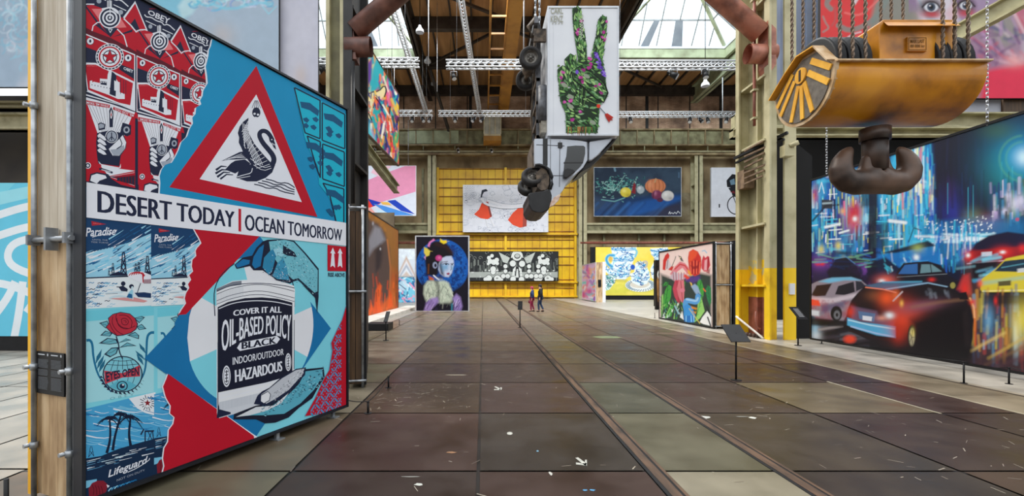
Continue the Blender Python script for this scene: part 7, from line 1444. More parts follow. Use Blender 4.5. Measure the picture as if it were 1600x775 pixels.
o = MB(); o.prism([T(*p, 13.05) for p in [(882, 264), (886, 262.5), (897, 265), (899.5, 268), (886, 278), (881, 277)]], (0, .2, 0)); o.build('wing_mirror', plastic, t, .02)
o = MB(); o.prism([T(*p, 13.28) for p in [(848.4, 216.5), (855.6, 216.3), (855.6, 258.5), (848.4, 258.5)]], (0, .03, 0)); o.build('black_stripe', plastic, t)
o = MB(); o.prism([T(*p, 13.27) for p in [(872, 222.5), (878.5, 222.5), (879, 230), (875.5, 232), (872, 230)]], (0, .03, 0)); o.build('door_handle', plastic, t)
for a, b in (((860, 218), (860, 290)), ((861, 274.5), (880, 274.5)), ((875, 220), (874, 292)), ((838, 226), (882, 228)), ((917, 222), (919, 250))): MB().beam(T(*a, 13.297), T(*b, 13.297), .012, .012, up=(0, 1, 0)).build('door_seam', plastic, t)
o = MB(); o.prism([T(*p, 13.27) for p in [(874, 303.5), (876, 304.5), (873, 313), (866, 320), (858.5, 323.5), (860.5, 316), (866, 308)]], (0, .25, 0)); hl = o.build('headlight', pm('headlight_lens', (226, 206, 190), (190, 150, 130), 8, .15), t, .01)
o = MB(); o.prism([T(*p, 13.24+1.6) for p in [(874, 303.5), (876, 304.5), (873, 313), (866, 320), (858.5, 323.5), (860.5, 316), (866, 308)]], (0, .25, 0)); o.build('headlight', MATS['headlight_lens'], t, .01)
def wheel(c, axis, r=.335, w=.23):
    c = Vector(c); a = Vector(axis).normalized()
    o = MB(); o.lathe([(r*.62, -w*.42), (r*.78, -w*.5), (r*.93, -w*.46), (r, -w*.28), (r, w*.28), (r*.93, w*.46), (r*.78, w*.5), (r*.62, w*.42), (r*.6, 0), (r*.62, -w*.42)], c, a, 32); ty = o.build('wheel', rubber, t)
    o = MB(); o.lathe([(r*.62, w*.42), (r*.58, w*.36), (r*.54, w*.1), (r*.34, w*.02), (r*.3, w*.14), (r*.16, w*.16), (r*.14, w*.3), (0, w*.32)], c, a, 24)
    u = a.cross(Vector((1, 0, 0))).normalized(); v = a.cross(u)
    for k in range(6): p = c+a*w*.08+(u*math.cos(k*1.047)+v*math.sin(k*1.047))*r*.24; o.cyl(p, p+a*.04, .018, 6)
    o.build('rim', rimm, ty); return ty
wheel(T(829, 91, 13.5), (0, -1, 0)); wheel(T(829, 91, 13.5)+Vector((0, 1.45, 0)), (0, -1, 0))
st = (0, -math.cos(.55), math.sin(.55)); wheel(T(832, 277, 13.55), st); wheel(T(832, 277, 13.55)+Vector((0, 1.4, .0)), st)
o = MB(); p = T(829, 91, 13.5); o.cyl(p, p+Vector((0, 1.45, 0)), .07, 12); o.ball(p+Vector((0, .75, 0)), .19, 14); o.build('rear_axle', grime, t)
o = MB(); p = T(832, 277, 13.6); o.cyl(p, p+Vector((0, 1.35, 0)), .05, 10); o.build('front_axle', grime, t)
for y in (13.8, 14.75):
    o = MB(); x = PX(838, 0, 13.8).x; o.box(x, x+.13, y, y+.07, T(0, 262).z, T(0, 22).z); o.build('chassis_rail', chassis, t)
for yy in (40, 70, 112, 150, 180, 205):
    o = MB(); z = T(0, yy).z; o.box(1.60, 1.72, 13.8, 14.8, z-.05, z+.05); o.build('cross_member', grime, t)
o = MB(); o.cyl(T(840, 120, 14.3), T(840, 210, 14.3), .07, 10); o.build('drive_shaft', grime, t); o = MB(); o.cyl(T(848, 135, 13.5), T(848, 190, 13.5), .14, 14); o.build('air_tank', MATS.get('tank_grey') or chassis, t); o = MB(); o.box(1.7, 1.86, 13.4, 15.0, T(0, 205).z, T(0, 130).z); o.build('tank', pm('tank_grey', (170, 164, 150), (110, 104, 94), 5, .5, .2), t)
o = MB(); o.tube([T(836, 60, 14), T(834, 130, 14.6), T(830, 190, 15.0), T(834, 250, 14.8)], .04, 8); o.build('exhaust', grime, t)
for k in (0, 1):
    o = MB(); o.box(1.5, 1.86, 13.45+1.5*k, 13.55+1.5*k, T(0, 60).z, T(0, 40).z); o.build('tow_bracket', grime, t); o = MB(); o.tube([T(838, 28, 13.5+1.5*k), T(826, 42, 13.5+1.5*k), T(832, 58, 13.5+1.5*k)], .07, 8); o.build('tow_hook', grime, t)
o = MB(); o.box(1.5, 1.62, 13.35, 15.1, T(0, 34).z, T(0, 24).z); o.build('rear_bar', chassis, t)
for y in (13.75, 14.85):
    o = MB(); z0 = T(0, 24).z
    for k in range(26): o.loft([o.ring((1.7, y, z0+.12*k), (0, 1, 0) if k % 2 else (1, 0, 0), .045, 10)], 0, True, False) if False else o.cyl((1.7, y, z0+.12*k-.02), (1.7, y, z0+.12*k+.12), .035 if k % 2 else .02, 8)
    o.build('hanging_chain', galv, t)

# ============================================================ crane hook block
yel_hook = pm('hook_yellow', (214, 144, 10), (100, 58, 8), 1.4, .4, contrast=(.3, .6), c3=(186, 118, 8), bump=.05)
stripe_y = pm('stripe_yellow', (240, 180, 60), (214, 150, 40), 4, .5); stripe_k = pm('stripe_grey', (112, 104, 94), (88, 80, 72), 14, .6)
paleedge = pm('worn_edge', (206, 182, 150), (170, 130, 80), 5, .5); iron = pm('dark_forged_iron', (104, 78, 62), (44, 34, 30), 2, .45, .15, contrast=(.35, .7)); ropem = pm('wire_rope', (136, 116, 98), (78, 64, 54), 40, .55, .4)
t = thing('crane_hook', 'massive ochre crane hook block with striped end plate and dark double hook', 'crane hook', (5.68, 6.6, 3.05))
X0, X1, YF = 4.68, 6.67, 6.0
def sec(y, h): return (y, CH+h*6/711)
front = [(6.0, 349), (6.005, 330)]+[(6.0+.86*(1-math.cos(a)), 330-49*math.sin(a)) for a in (.3, .6, .9, 1.2, math.pi/2)]
pr = [(6.03, 346), (6.03, 330), (6.05, 318), (6.12, 305), (6.25, 294), (6.45, 286), (6.62, 284), (6.80, 286), (7.0, 294), (7.13, 305), (7.2, 318), (7.22, 330), (7.22, 346)]
pr = [(y, CH+h*6/711) for y, h in pr]; pr = [(y, CH+(h-CH)*1.0) for y, h in pr]
ZB_ = 4.07; pr2 = []
for i in range(25):
    a = math.pi*i/24; pr2.append((6.62-.60*math.cos(a), 4.55-.52*math.sin(a)))
o = MB(); ring = lambda x: [Vector((x, y, z)) for y, z in [(6.02, 4.66)]+pr2+[(7.22, 4.66)]]
a, b = ring(X0), ring(X1); n = len(a)
o.add(a+b, [(i, i+1, i+1+n, i+n) for i in range(n-1)], 0, True); o.add(a+b, [(n-1, 0, n, 2*n-1)], 0); o.add(b, [tuple(range(n))], 0)
o.build('trough', yel_hook, t)
o = MB(); o.box(X0-.02, X1+.03, 5.97, 6.12, 4.645, 4.67); o.box(X0, X1+.02, 7.1, 7.27, 4.645, 4.67); o.box(X0+.2, X1-.1, 6.1, 7.1, 4.62, 4.64); o.build('flange', paleedge, t, .004)
plate = [(6.0, 4.66), (6.28, 4.98), (6.62, 5.0), (6.88, 4.86), (7.26, 4.62), (7.24, 4.50)]+[(6.62+.60*math.cos(math.pi*i/14), 4.55-.52*math.sin(math.pi*i/14)) for i in range(1, 14)]+[(6.02, 4.55)]
o = MB(); o.prism([(X0-.03, y, z) for y, z in plate], (.05, 0, 0), 0); o.build('end_plate', paleedge, t)
o = MB(); c0 = Vector((0, 6.62, 4.60))
inner = [(6.62+(y-6.62)*.9, 4.56+(z-4.56)*.9) for y, z in plate]; o.prism([(X0-.045, y, z) for y, z in inner], (.02, 0, 0), 0); o.build('stripe_ground', stripe_k, t)
hubp = (6.62, 4.74)
for (y0, z0, y1, z1_, w) in ((6.62, 4.6, 6.60, 4.10, .07), (6.56, 4.62, 6.40, 4.14, .07), (6.68, 4.62, 6.84, 4.14, .07), (6.48, 4.72, 6.10, 4.42, .08), (6.76, 4.72, 7.08, 4.32, .07), (6.42, 4.86, 6.06, 4.60, .08), (6.80, 4.84, 7.16, 4.48, .07)):
    o = MB(); o.beam((X0-.05, y0, z0), (X0-.05, y1, z1_), .02, w, up=(0, (z1_-z0), -(y1-y0))); o.build('warning_stripe', stripe_y, t)
o = MB(); o.cyl((X0-.075, *hubp), (X0-.03, *hubp), .11, 20); o.build('axle_cover', stripe_y, t)
o = MB(); o.box(X0-.08, X0-.07, 6.60, 6.64, 4.66, 4.82); o.build('axle_slot', iron, t)
up_ = [(6.03, 4.68), (6.29, 5.0), (6.62, 5.02), (6.89, 4.88), (7.26, 4.64)]
for k_, ((y0, z0), (y1, z1_)) in enumerate(zip(up_, up_[1:])): MB().beam((X0-.05, y0, z0), (X0-.05, y1, z1_), .16, .018, up=(0, -(z1_-z0), (y1-y0))).build('guard_lip', paleedge if k_ == 0 else stripe_y, t)
o = MB()
for x in (5.35,): o.prism([(5.33, 6.12, 4.66), (6.32, 6.12, 4.66), (6.32, 6.12, 5.27), (5.39, 6.12, 5.27), (5.33, 6.12, 5.22)], (0, .9, 0))
o.build('housing', yel_hook, t, .01)
o = MB(); o.prism([(5.40, 6.14, 5.26), (6.33, 6.14, 5.26), (6.32, 6.02, 5.13), (5.36, 6.02, 5.13)], (0, .02, .02)); o.build('housing_lip', yel_hook, t)
o = MB(); o.box(5.68, 5.94, 6.09, 6.12, 4.83, 5.02); pl8 = o.build('name_plate', yel_hook, t)
PN = Plane((5.68, 6.088), (5.94, 6.088), 4.83, 5.02); A = Art(PN, .0004); q = lambda u0, v0, u1, v1: [PXY(PN.at(a, 4.83+b)) for a, b in ((u0, v1), (u1, v1), (u1, v0), (u0, v0))]
A.text('MAX LAST', q(.035, .105, .225, .155), (110, 72, 20), .02); A.text('80 000 kg', q(.035, .035, .225, .085), (110, 72, 20), .02)
for u0, v0, u1, v1 in ((.01, .01, .25, .018), (.01, .172, .25, .18), (.01, .01, .018, .18), (.242, .01, .25, .18)): A.poly(q(u0, v0, u1, v1), (120, 80, 20), False)
A.build('plate_text', t)
for x in (4.75, 4.92, 5.09, 6.12, 6.28, 6.46):
    o = MB(); o.lathe([(.12, -.05), (.46, -.07), (.49, -.06), (.44, 0), (.49, .06), (.46, .07), (.12, .05)], (x+.02, 6.53, 4.70), (1, 0, 0), 32); o.build('sheave', black, t)
    for y, xo in ((6.06, x), (7.0, x)):
        o = MB(); n_ = 240; L = 7.
        for ph in (0, math.pi): o.tube([(xo+.012*math.cos(ph+i*1.1), y+.012*math.sin(ph+i*1.1), 4.7+L*i/n_) for i in range(n_+1)], .014, 5)
        o.build('wire_rope', ropem, t)
hx, hy, hz = PX(1367, 268, 6.6)
o = MB(); o.cyl((hx, hy, hz+.62), (hx, hy, hz+.44), .185, 24); o.cyl((hx, hy, hz+.5), (hx, hy, hz), .155, 24); o.build('shank', iron, t)
o = MB(); o.loft([o.ring((hx-.36, hy, hz-.15), (1, 0, 0), (.16, .165), 24), o.ring((hx-.15, hy, hz-.15), (1, 0, 0), (.19, .18), 24), o.ring((hx+.15, hy, hz-.15), (1, 0, 0), (.19, .18), 24), o.ring((hx+.36, hy, hz-.15), (1, 0, 0), (.16, .165), 24)])
for s_ in (-1, 1):
    pts = [(0, -.10), (s_*.14, -.14), (s_*.28, -.165), (s_*.40, -.14), (s_*.475, -.06), (s_*.50, .04), (s_*.475, .15), (s_*.42, .25), (s_*.355, .325), (s_*.33, .36)]
    rr = [(.20, .20), (.17, .19), (.15, .18), (.155, .17), (.16, .165), (.15, .15), (.13, .13), (.095, .1), (.05, .06), (.012, .015)]
    P_ = [Vector((hx+x, hy, hz+z)) for x, z in pts]; rg = []
    for i, p in enumerate(P_):
        d = P_[min(i+1, 9)]-P_[max(i-1, 0)]; rg.append(o.ring(p, d, (rr[i][1], rr[i][0]), 20, (0, 1, 0)))
    o.loft(rg)
    o.tube([(hx+s_*.1, hy, hz+.22), (hx+s_*.12, hy, hz+.05), (hx+s_*.2, hy, hz-.08)], [.08, .1, .1], 14)
hk = o.build('double_hook', iron, t); sm = hk.modifiers.new('smooth', 'REMESH'); sm.mode = 'VOXEL'; sm.voxel_size = .02; sm.use_smooth_shade = True; s2 = hk.modifiers.new('soften', 'SMOOTH'); s2.iterations = 12
# ============================================================ trusses, lamps, wires
def truss(lab, p, q, w=.42):
    t = thing('lighting_truss', lab, 'lighting truss', tuple((Vector(p)+Vector(q))/2), 'aluminium lighting trusses')
    p, q = Vector(p), Vector(q); d = (q-p).normalized(); L = (q-p).length; u = Vector((0, 0, 1)); 
    if abs(d.z) > .8: u = Vector((0, 1, 0))
    r = d.cross(u).normalized(); u = r.cross(d).normalized(); h = w/2; cs = [r*a*h+u*b*h for a, b in ((-1, -1), (1, -1), (1, 1), (-1, 1))]
    o = MB(); [o.cyl(p+c, q+c, .055, 8) for c in cs]; o.build('chord', alu, t)
    o = MB(); n = max(2, int(L/w*.9))
    for i in range(n):
        a, b = p+d*L*i/n, p+d*L*(i+1)/n
        for k in range(4): o.cyl(a+cs[k], b+cs[(k+1) % 4], .03, 6)
    o.build('lacing', alu, t); o = MB()
    for k in (.12, .88):
        c = p+(q-p)*k; o.cyl(c+u*h, Vector((c.x, c.y, 26)), .012, 5)
    o.build('suspension_wire', galv, t)
P = PX
truss('white lighting truss just left of the upended lorry, nearer and higher one', P(697, 101, 30), P(836, 101, 30)); truss('white lighting truss crossing in front of the left roof lantern', P(470, 98, 30), P(655, 98, 30))
truss('white lighting truss under the right roof lantern', P(940, 102, 30), P(1180, 102, 30)); truss('far white lighting truss right of the hanging coloured brush mural', P(596, 177, 45), P(676, 177, 45))
truss('far white lighting truss passing in front of the crane cab', P(685, 177.5, 45), P(840, 177.5, 45)); truss('far white lighting truss between lorry and right column', P(940, 179, 45), P(1180, 179, 45))
truss('slanted pale truss hanging left of the ochre crane girder', P(717, -20, 29), P(749, 172, 45), .3); truss('slanted pale truss dropping from the left roof lantern', P(610, -2, 30), P(665, 172, 45), .3)
def spot(p, lab, s=1., ax=(.3, -.5, -.8), grp='spotlights on the far trusses', top=None):
    p = Vector(p); t = thing('spotlight', lab, 'spotlight', tuple(p), grp); d = Vector(ax).normalized()
    o = MB(); a, b = p-d*.22*s, p+d*.22*s; o.cyl(a, b, .12*s, 12, 0, .17*s); o.cyl(a-d*.12*s, a, .08*s, 10); o.build('lamp_can', black, t)
    o = MB(); o.cyl(b, b+d*.02, .15*s, 12); o.build('lens', pm('lamp_lens', (226, 228, 230), (206, 210, 214), 3, .2), t)
    o = MB(); o.tube([p+Vector((-.2*s, 0, 0)), p+Vector((-.2*s, 0, .3*s)), p+Vector((.2*s, 0, .3*s)), p+Vector((.2*s, 0, 0))], .025*s, 6); o.cyl(p+Vector((0, 0, .3*s)), p+Vector((0, 0, (top-p.z) if top else .62*s)), .03*s, 6); o.build('yoke', alu, t)
ZT = P(0, 181, 45).z; names = {985: 'far spotlight just right of the lorry box on the low truss', 1078: 'far spotlight above the vegetable still life, left of a pale pair', 1095: 'left of the pale pair of far spotlights near the right column', 1106: 'right of the pale pair of far spotlights near the right column', 1135: 'left of the two far spotlights beside the right column', 1146: 'far spotlight nearest to the right column'}
for x, lab in names.items(): spot(P(x, 188, 45), lab, 1.15, (random.uniform(-.6, .6), -.4, -.8), top=ZT)
for x, lab in ((711, 'far spotlight left of the crane cab, single on the middle truss'), (740, 'far spotlight next to the crane cab, left one of two'), (753, 'far spotlight touching the crane cab, right one of two'), (644, 'far spotlight left on the truss beside the brush mural'), (661, 'middle spotlight on the truss beside the brush mural'), (671, 'right spotlight on the truss beside the brush mural')): spot(P(x, 187, 45), lab, 1.1, (random.uniform(-.6, .6), -.4, -.8), top=ZT)
ZT = P(0, 107, 30).z
spot(P(1052, 117, 30), 'blue grey moving spotlight, left one under the right roof lantern', 1.3, (.8, -.3, -.6), 'spotlights on the near trusses', ZT); spot(P(1102, 116, 30), 'blue grey moving spotlight, right one under the right roof lantern', 1.2, (0, -.3, -1), 'spotlights on the near trusses', ZT)
spot(P(709, 119, 30), 'black spotlight hanging under the truss left of the lorry', 1., (.2, -.3, -1), 'spotlights on the near trusses', ZT); spot(P(502, 108, 30), 'blue grey spotlight beside the pale lilac panel', 1.3, (-.5, -.4, -.7), 'spotlights on the near trusses', ZT)
for x, lab in ((716, 'small white spotlight on the end wall beam above the girls mural, left one'), (768, 'small white spotlight on the end wall beam below the crane cab'), (585, 'small white spotlight on the end wall beam above the geometric mural')): spot(P(x, 236, 55.4), lab, .9, (.3, -.6, -.7), 'spotlights on the end wall beam', P(0, 230, 55.4).z)
def dome(p, lab):
    p = Vector(p); t = thing('pendant_lamp', lab, 'pendant lamp', tuple(p), 'round pendant lamps under the roof')
    o = MB(); o.lathe([(.34, -.1), (.32, .1), (.16, .3), (.1, .5), (0, .52)], p, (0, 0, 1), 18); o.build('lamp_shade', white, t)
    o = MB(); o.cyl(p+Vector((0, 0, .5)), Vector((p.x, p.y, 25.5)), .03, 6); o.build('cable', black, t)
for x, y, z, lab in ((656, 49, 38, 'round pendant lamp nearest, beside the left dark roof girder'), (668, 96, 45, 'middle round pendant lamp beside the left dark roof girder'), (678, 131, 52, 'farthest round pendant lamp above the left end of the girder'), (1102, 133, 38, 'round pendant lamp under the right spotlight of the right truss')): dome(P(x, y, z), lab)
def wire(x, y0, y1, z, lab, r=.025):
    o = MB(); a, b = P(x, y1, z), P(x, y0, z); o.cyl(a, b, r, 6); tag(o.build('hanging_wire', alu), lab, 'wire', 'thin wires hanging from the roof')
wire(669.5, -74, 103, 34, 'long thin wire hanging left of the slanted truss'); wire(683, 2, 143, 40, 'shorter thin wire hanging left of the truss near the lorry'); wire(818, -90, 110, 33, 'thin wire hanging close to the lorry rear wheel'); wire(1129, 121, 176, 45, 'white rod hanging under the right lantern', .05); wire(616, 100, 142, 30, 'thin wire hanging beside the brush mural')
def chain(x, y0, y1, z, lab):
    o = MB(); a, b = P(x, y1, z), P(x, y0, z); n = int((b.z-a.z)/.075)
    for k in range(n):
        c = a+(b-a)*((k+.5)/n); pts = [c+((Vector((.022*math.sin(i*math.pi/4), 0, .05*math.cos(i*math.pi/4)))) if k % 2 else Vector((0, .022*math.sin(i*math.pi/4), .05*math.cos(i*math.pi/4)))) for i in range(9)]; o.tube(pts, .01, 6, 0, False)
    tag(o.build('chain', pm('bright_chain', (206, 208, 212), (160, 162, 168), 9, .3, .5)), lab, 'chain', 'chains holding the night traffic mural')
chain(1542.5, -40, 195, 8.66, 'bright steel chain right of the crane hook holding the traffic mural'); chain(1291.5, 200, 276, 12.75, 'thin bright chain left of the crane hook above the traffic mural')
o = MB(); a = P(1228, 235, 13.9); o.box(a.x-.16, a.x+.12, 13.7, 13.95, a.z-.22, a.z+.12); o.cyl((a.x, 13.72, a.z+.08), (a.x+.18, 13.6, a.z+.16), .07, 10); tag(o.build('camera_box', MATS['olive_paint']), 'small olive box with a white lamp on the right column', 'camera')
o = MB(); a = P(1236, 450, 13.9); o.box(a.x-.02, a.x+.14, 13.92, 13.985, a.z-.2, a.z+.14); tag(o.build('notice_sheet', white), 'small grey notice fixed beside the yellow column foot', 'notice')

# ============================================================ stands, posts, floor marks
def stand(px, yb, plate, lab, lean=.5, text=False, r=.016):
    z = G(yb); base = P(px, yb, z); base.z = 0; t = thing('info_stand', lab, 'information stand', tuple(base))
    x0, y0, x1, y1 = plate; a, b = P(x0, y1, z), P(x1, y0, z); zc = (a.z+b.z)/2; h = (b.z-a.z)
    o = MB(); o.cyl(base, Vector((base.x, base.y, zc)), r, 10); o.build('pole', black, t)
    o = MB(); o.cyl(base, base+Vector((0, 0, .012)), .09, 20); o.build('base', black, t)
    dy = h*lean; o = MB(); W = (b.x-a.x); sx = W*.1
    o.prism([(a.x, z-dy, a.z), (b.x-sx, z-dy, a.z), (b.x, z+dy, b.z), (a.x+sx, z+dy, b.z)], (0, .012, -.012)); o.build('sign_plate', black, t)
    if text:
        o = MB()
        for k in range(7): v = .2+.1*k; o.prism([(a.x+W*.25+sx*v, z-dy+2*dy*v-.002, a.z+h*v), (a.x+W*.75+sx*v, z-dy+2*dy*v-.002, a.z+h*v), (a.x+W*.75+sx*v, z-dy+2*dy*(v+.05)-.002, a.z+h*(v+.05)), (a.x+W*.25+sx*v, z-dy+2*dy*(v+.05)-.002, a.z+h*(v+.05))], (0, -.001, .001))
        o.build('printed_lines', pm('print_grey', (150, 150, 152), (130, 130, 132), 3, .6), t)
stand(1150, 594, (1133, 508.5, 1166, 531.5), 'black lectern sign stand on the open floor in front of the yellow column', .8)
stand(1247, 540, (1239.5, 480, 1255.5, 498), 'slim black label stand at the left edge of the traffic mural', .7, True, .02)
stand(812.5, 512, (808.8, 470.5, 816.8, 483.5), 'black sign stand left of the two walking people', .2, False, .02)
stand(603, 532, (601, 487, 608, 502), 'thin black label stand in front of the orange mural', .6, False, .018)
def post(px, yb, yt, lab, h=None):
    z = G(yb); b = P(px, yb, z); b.z = 0; tp = P(px, yt, z).z; o = MB(); o.cyl(b, Vector((b.x, b.y, tp)), .014, 10); o.cyl(b, b+Vector((0, 0, .008)), .05, 14); o.cyl(Vector((b.x, b.y, tp-.015)), Vector((b.x, b.y, tp)), .02, 10)
    tag(o.build('barrier_post', black), lab, 'barrier post', 'low black rope barrier posts'); return Vector((b.x, b.y, tp))
a1 = post(1506, 599, 565, 'low black barrier post under the dark estate car of the traffic mural'); a2 = post(1576.5, 600, 574, 'low black barrier post under the yellow cab at the right edge'); a0 = post(1284, 537, 529, 'lowest black barrier foot at the left end of the traffic mural')
b1 = post(575, 646, 627, 'low black barrier post beside the lower right corner of the swan mural wall'); b2 = post(607, 606, 588, 'low black barrier post behind the swan mural wall, the farther one')
bz = G(778); o = MB(); o.cyl((-3.27, 3.12, 0), (-3.27, 3.12, .37), .014, 10); o.cyl((-3.27, 3.12, 0), (-3.27, 3.12, .008), .05, 14); tag(o.build('barrier_post', black), 'low black barrier post at the lower left corner by the yellow edge', 'barrier post', 'low black rope barrier posts')
c1 = post(624, 508, 500, 'tiny black barrier post beside the orange mural plinth'); c2 = post(1023, 497, 489, 'tiny black barrier post left of the tulip panel')
def rope(pts, lab):
    o = MB(); q = []
    for a, b in zip(pts, pts[1:]): q += [a.lerp(b, k/8)-Vector((0, 0, .05*4*(k/8)*(1-k/8))) for k in range(8)]
    o.tube(q+[pts[-1]], .006, 6); tag(o.build('barrier_rope', black), lab, 'rope')
rope([a0, a1, a2, Vector((9.3, 5.4, .3))], 'thin black rope strung along the foot of the traffic mural'); rope([PL.at(PL.W+.02, .25, -.3), b1, b2], 'thin black rope at the right end of the swan mural wall')
def mark(name, polys, lab, col=(214, 214, 208)):
    o = MB()
    for q in polys: o.prism([Vector((GP(*p).x, GP(*p).y, .0025)) for p in q], (0, 0, .0008))
    tag(o.build(name, pm('white_floor_paint', (190, 188, 178), (150, 148, 138), 20, .6)), lab, 'floor marking')
mark('painted_arrow', [[(899, 716), (903, 715), (917, 725), (914, 728)], [(914, 728), (917, 728), (917, 719), (914, 719)], [(900, 723), (916, 725), (916, 728), (900, 726)]], 'small white arrow painted on the floor, nearest one')
mark('painted_arrow', [[(772, 604.5), (775, 604), (783, 608), (781, 609.5)], [(780, 609.5), (783.5, 609.5), (784.5, 606), (782, 605.5)], [(772, 608.5), (781, 608), (781, 609.8), (772, 609.8)]], 'small white arrow painted on the floor, farther one')
mark('painted_dot', [[(796.5+4.5*math.cos(i*.628), 677.5+2.3*math.sin(i*.628)) for i in range(10)]], 'white painted dot on the floor between the two arrows')

# ============================================================ the two walkers
skin = pm('skin', (214, 164, 136), (200, 148, 120), 6, .55)
def skinmesh(name, verts, edges, rad, mat, parent, sub=2):
    me = bpy.data.meshes.new(name); me.from_pydata(verts, edges, []); o = bpy.data.objects.new(name, me); COL.objects.link(o); o.parent = parent
    m = o.modifiers.new('skin', 'SKIN'); m.use_smooth_shade = True
    if not me.skin_vertices: me.attributes  # layer is made with the modifier below
    lay = me.skin_vertices[0] if me.skin_vertices else None
    if lay is None:
        bm = bmesh.new(); bm.from_mesh(me); bm.verts.layers.skin.verify(); bm.to_mesh(me); bm.free(); lay = me.skin_vertices[0]
    for i, r in enumerate(rad): lay.data[i].radius = r if isinstance(r, tuple) else (r, r); lay.data[i].use_root = (i == 0)
    s = o.modifiers.new('sub', 'SUBSURF'); s.levels = s.render_levels = sub; me.materials.append(mat); return o
def walker(loc, rz, lab, jacket, trousers, hatc, hair, h=1.7, bag=None, sw=1., stride=.2, shoe=(26, 24, 26)):
    t = thing('person', lab, 'person', loc); t.rotation_euler = (0, 0, rz); k = h/1.72
    S_ = lambda v: [tuple(c*k for c in p) for p in v]
    hipz, shz = .93, 1.40; st = stride
    J = dict(pel=(0, 0, .95), sp=(.0, 0, 1.15), ch=(.01, 0, 1.33), nk=(.015, 0, 1.46), hd=(.03, 0, 1.58), tp=(.02, 0, 1.67),
             hl=(0, .10, .90), kl=(st*.75, .10, .50), al=(st*.55, .10, .09), tl=(st*.55+.14, .10, .04), hr=(0, -.10, .90), kr=(st*.1, -.10, .48), ar=(-st*1.15, -.10, .13), tr=(-st*1.15+.13, -.10, .04),
             sl=(0, .19*sw, 1.39), el=(-.10, .25*sw, 1.13), wl=(-.02, .26*sw, .90), sr=(0, -.19*sw, 1.39), er=(.04, -.25*sw, 1.12), wr=(.16, -.25*sw, .92))
    names = list(J); ix = {n: i for i, n in enumerate(names)}; V = [J[n] for n in names]
    E = [('pel', 'sp'), ('sp', 'ch'), ('ch', 'nk'), ('nk', 'hd'), ('hd', 'tp'), ('pel', 'hl'), ('hl', 'kl'), ('kl', 'al'), ('al', 'tl'), ('pel', 'hr'), ('hr', 'kr'), ('kr', 'ar'), ('ar', 'tr'), ('ch', 'sl'), ('sl', 'el'), ('el', 'wl'), ('ch', 'sr'), ('sr', 'er'), ('er', 'wr')]
    R_ = dict(pel=.13, sp=.12, ch=.13, nk=.055, hd=.088, tp=.07, hl=.085, kl=.055, al=.042, tl=.032, hr=.085, kr=.055, ar=.042, tr=.032, sl=.062, el=.042, wl=.027, sr=.062, er=.042, wr=.027)
    J['hem'] = (0, 0, .82); R_['hem'] = .115
    VV = list(V); EE = [(ix[a], ix[b]) for a, b in E]; RR = [R_[n] for n in names]
    for w, sg in (('wl', 1), ('wr', -1)):                          # palms, four fingers and a thumb
        x, y, z = J[w]; b = len(VV); VV.append((x+.01, y, z-.07)); RR.append(.026); EE.append((ix[w], b))
        for f, (dx, L) in enumerate(((-.024, .075), (-.008, .085), (.009, .08), (.026, .06))):
            i = len(VV); VV += [(x+.01+dx, y, z-.11), (x+.018+dx, y-sg*.008, z-.11-L*.5), (x+.03+dx, y-sg*.02, z-.11-L*.85)]; RR += [.0095, .0085, .007]; EE += [(b, i), (i, i+1), (i+1, i+2)]
        i = len(VV); VV += [(x+.045, y-sg*.01, z-.07), (x+.06, y-sg*.02, z-.105)]; RR += [.01, .008]; EE += [(b, i), (i, i+1)]
    skinmesh('body', S_(VV), EE, [r*k for r in RR], skin, t)
    def part(nm, ns, es, extra, mat, sub=2):
        id_ = {n: i for i, n in enumerate(ns)}; return skinmesh(nm, S_([J[n] for n in ns]), [(id_[a], id_[b]) for a, b in es], [(R_[n]+extra)*k for n in ns], mat, t, sub)
    part('jacket', ['sp', 'pel', 'ch', 'sl', 'el', 'wl', 'sr', 'er', 'wr', 'hem'], [('hem', 'pel'), ('pel', 'sp'), ('sp', 'ch'), ('ch', 'sl'), ('sl', 'el'), ('el', 'wl'), ('ch', 'sr'), ('sr', 'er'), ('er', 'wr')], .042, jacket)
    part('trousers', ['pel', 'hl', 'kl', 'al', 'hr', 'kr', 'ar'], [('pel', 'hl'), ('hl', 'kl'), ('kl', 'al'), ('pel', 'hr'), ('hr', 'kr'), ('kr', 'ar')], .016, trousers)
    for a, b in (('al', 'tl'), ('ar', 'tr')):
        o = skinmesh('shoe', S_([(J[a][0]-.05, J[a][1], .05), (J[a][0]+.04, J[a][1], .052), (J[b][0]+.02, J[b][1], .035)]), [(0, 1), (1, 2)], [.048*k, .05*k, .036*k], pm('shoe_dark', shoe, (20, 18, 20), 5, .6), t)
    hd = Vector(J['hd'])*k
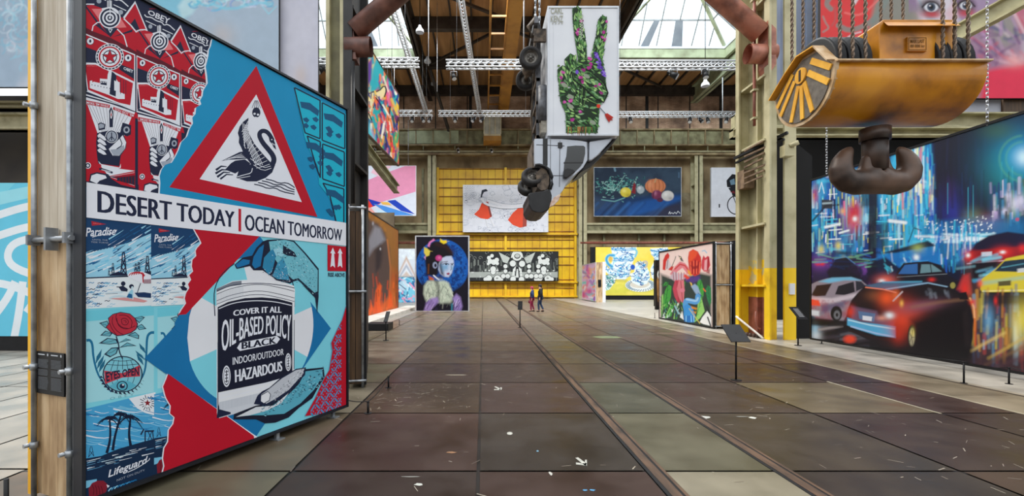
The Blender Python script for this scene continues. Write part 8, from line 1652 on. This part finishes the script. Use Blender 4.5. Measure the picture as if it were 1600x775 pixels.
    o = MB(); o.ball(hd+Vector((-.012, 0, .035))*k, .112*k, 16, 0, (1.02, .86, 1.0)); o.ball(hd+Vector((-.055, 0, -.03))*k, .082*k, 12, 0, (.7, .95, 1.1)); o.build('hat' if hatc else 'hair', pm('knit_'+str(hair[0]), hair, tuple(v*.75 for v in hair), 20, .8), t, world=False)
    o = MB(); o.ball(hd+Vector((.10, 0, -.015))*k, .017*k, 8); o.build('nose', skin, t, world=False)
    for s_ in (-1, 1):
        o = MB(); o.ball(hd+Vector((.088, .032*s_, .01))*k, .01*k, 8); o.build('eye', black, t, world=False)
        o = MB(); o.ball(hd+Vector((.0, .086*s_, -.01))*k, .02*k, 8, 0, (1, .5, 1.4)); o.build('ear', skin, t, world=False)
    o = MB(); o.ball(hd+Vector((.088, 0, -.055))*k, .02*k, 8, 0, (.4, 1, .35)); o.build('mouth', pm('lips', (170, 92, 84), None, 5, .5), t, world=False)
    if bag:
        x, y, z = J['wr']; o = MB(); o.ball((x*k, y*k, (z-.27)*k), .13, 12, 0, (1.15, .55, .95)); o.tube([((x-.09)*k, y*k, (z-.2)*k), (x*k, y*k, (z-.09)*k), ((x+.09)*k, y*k, (z-.2)*k)], .012, 6)
        g = thing('handbag', 'small dark red handbag carried by the person in the pink hat', 'handbag', tuple(t.location)); g.rotation_euler = (0, 0, rz); o.build('bag_body', pm('bag_red', (140, 36, 52), (100, 24, 40), 6, .5), g, world=False)
    return t
zp = 28.9
walker((PX(831.5, 0, zp).x, zp, 0), math.radians(165), 'person in a pink hat, blue jacket and magenta trousers walking with a red bag', pm('jacket_blue', (40, 64, 116), (26, 44, 88), 6, .8), pm('trousers_magenta', (170, 40, 84), (130, 28, 66), 6, .8), True, (190, 50, 90), 1.60, True, .92, .10)
zp = 28.7
walker((PX(844.5, 0, zp).x, zp, 0), math.radians(160), 'person in a black jacket and blue jeans walking on the right of the pair', pm('jacket_black', (26, 26, 30), (16, 16, 20), 6, .8), pm('jeans', (40, 66, 104), (28, 46, 76), 6, .8), False, (34, 28, 26), 1.74, False, 1., .14)
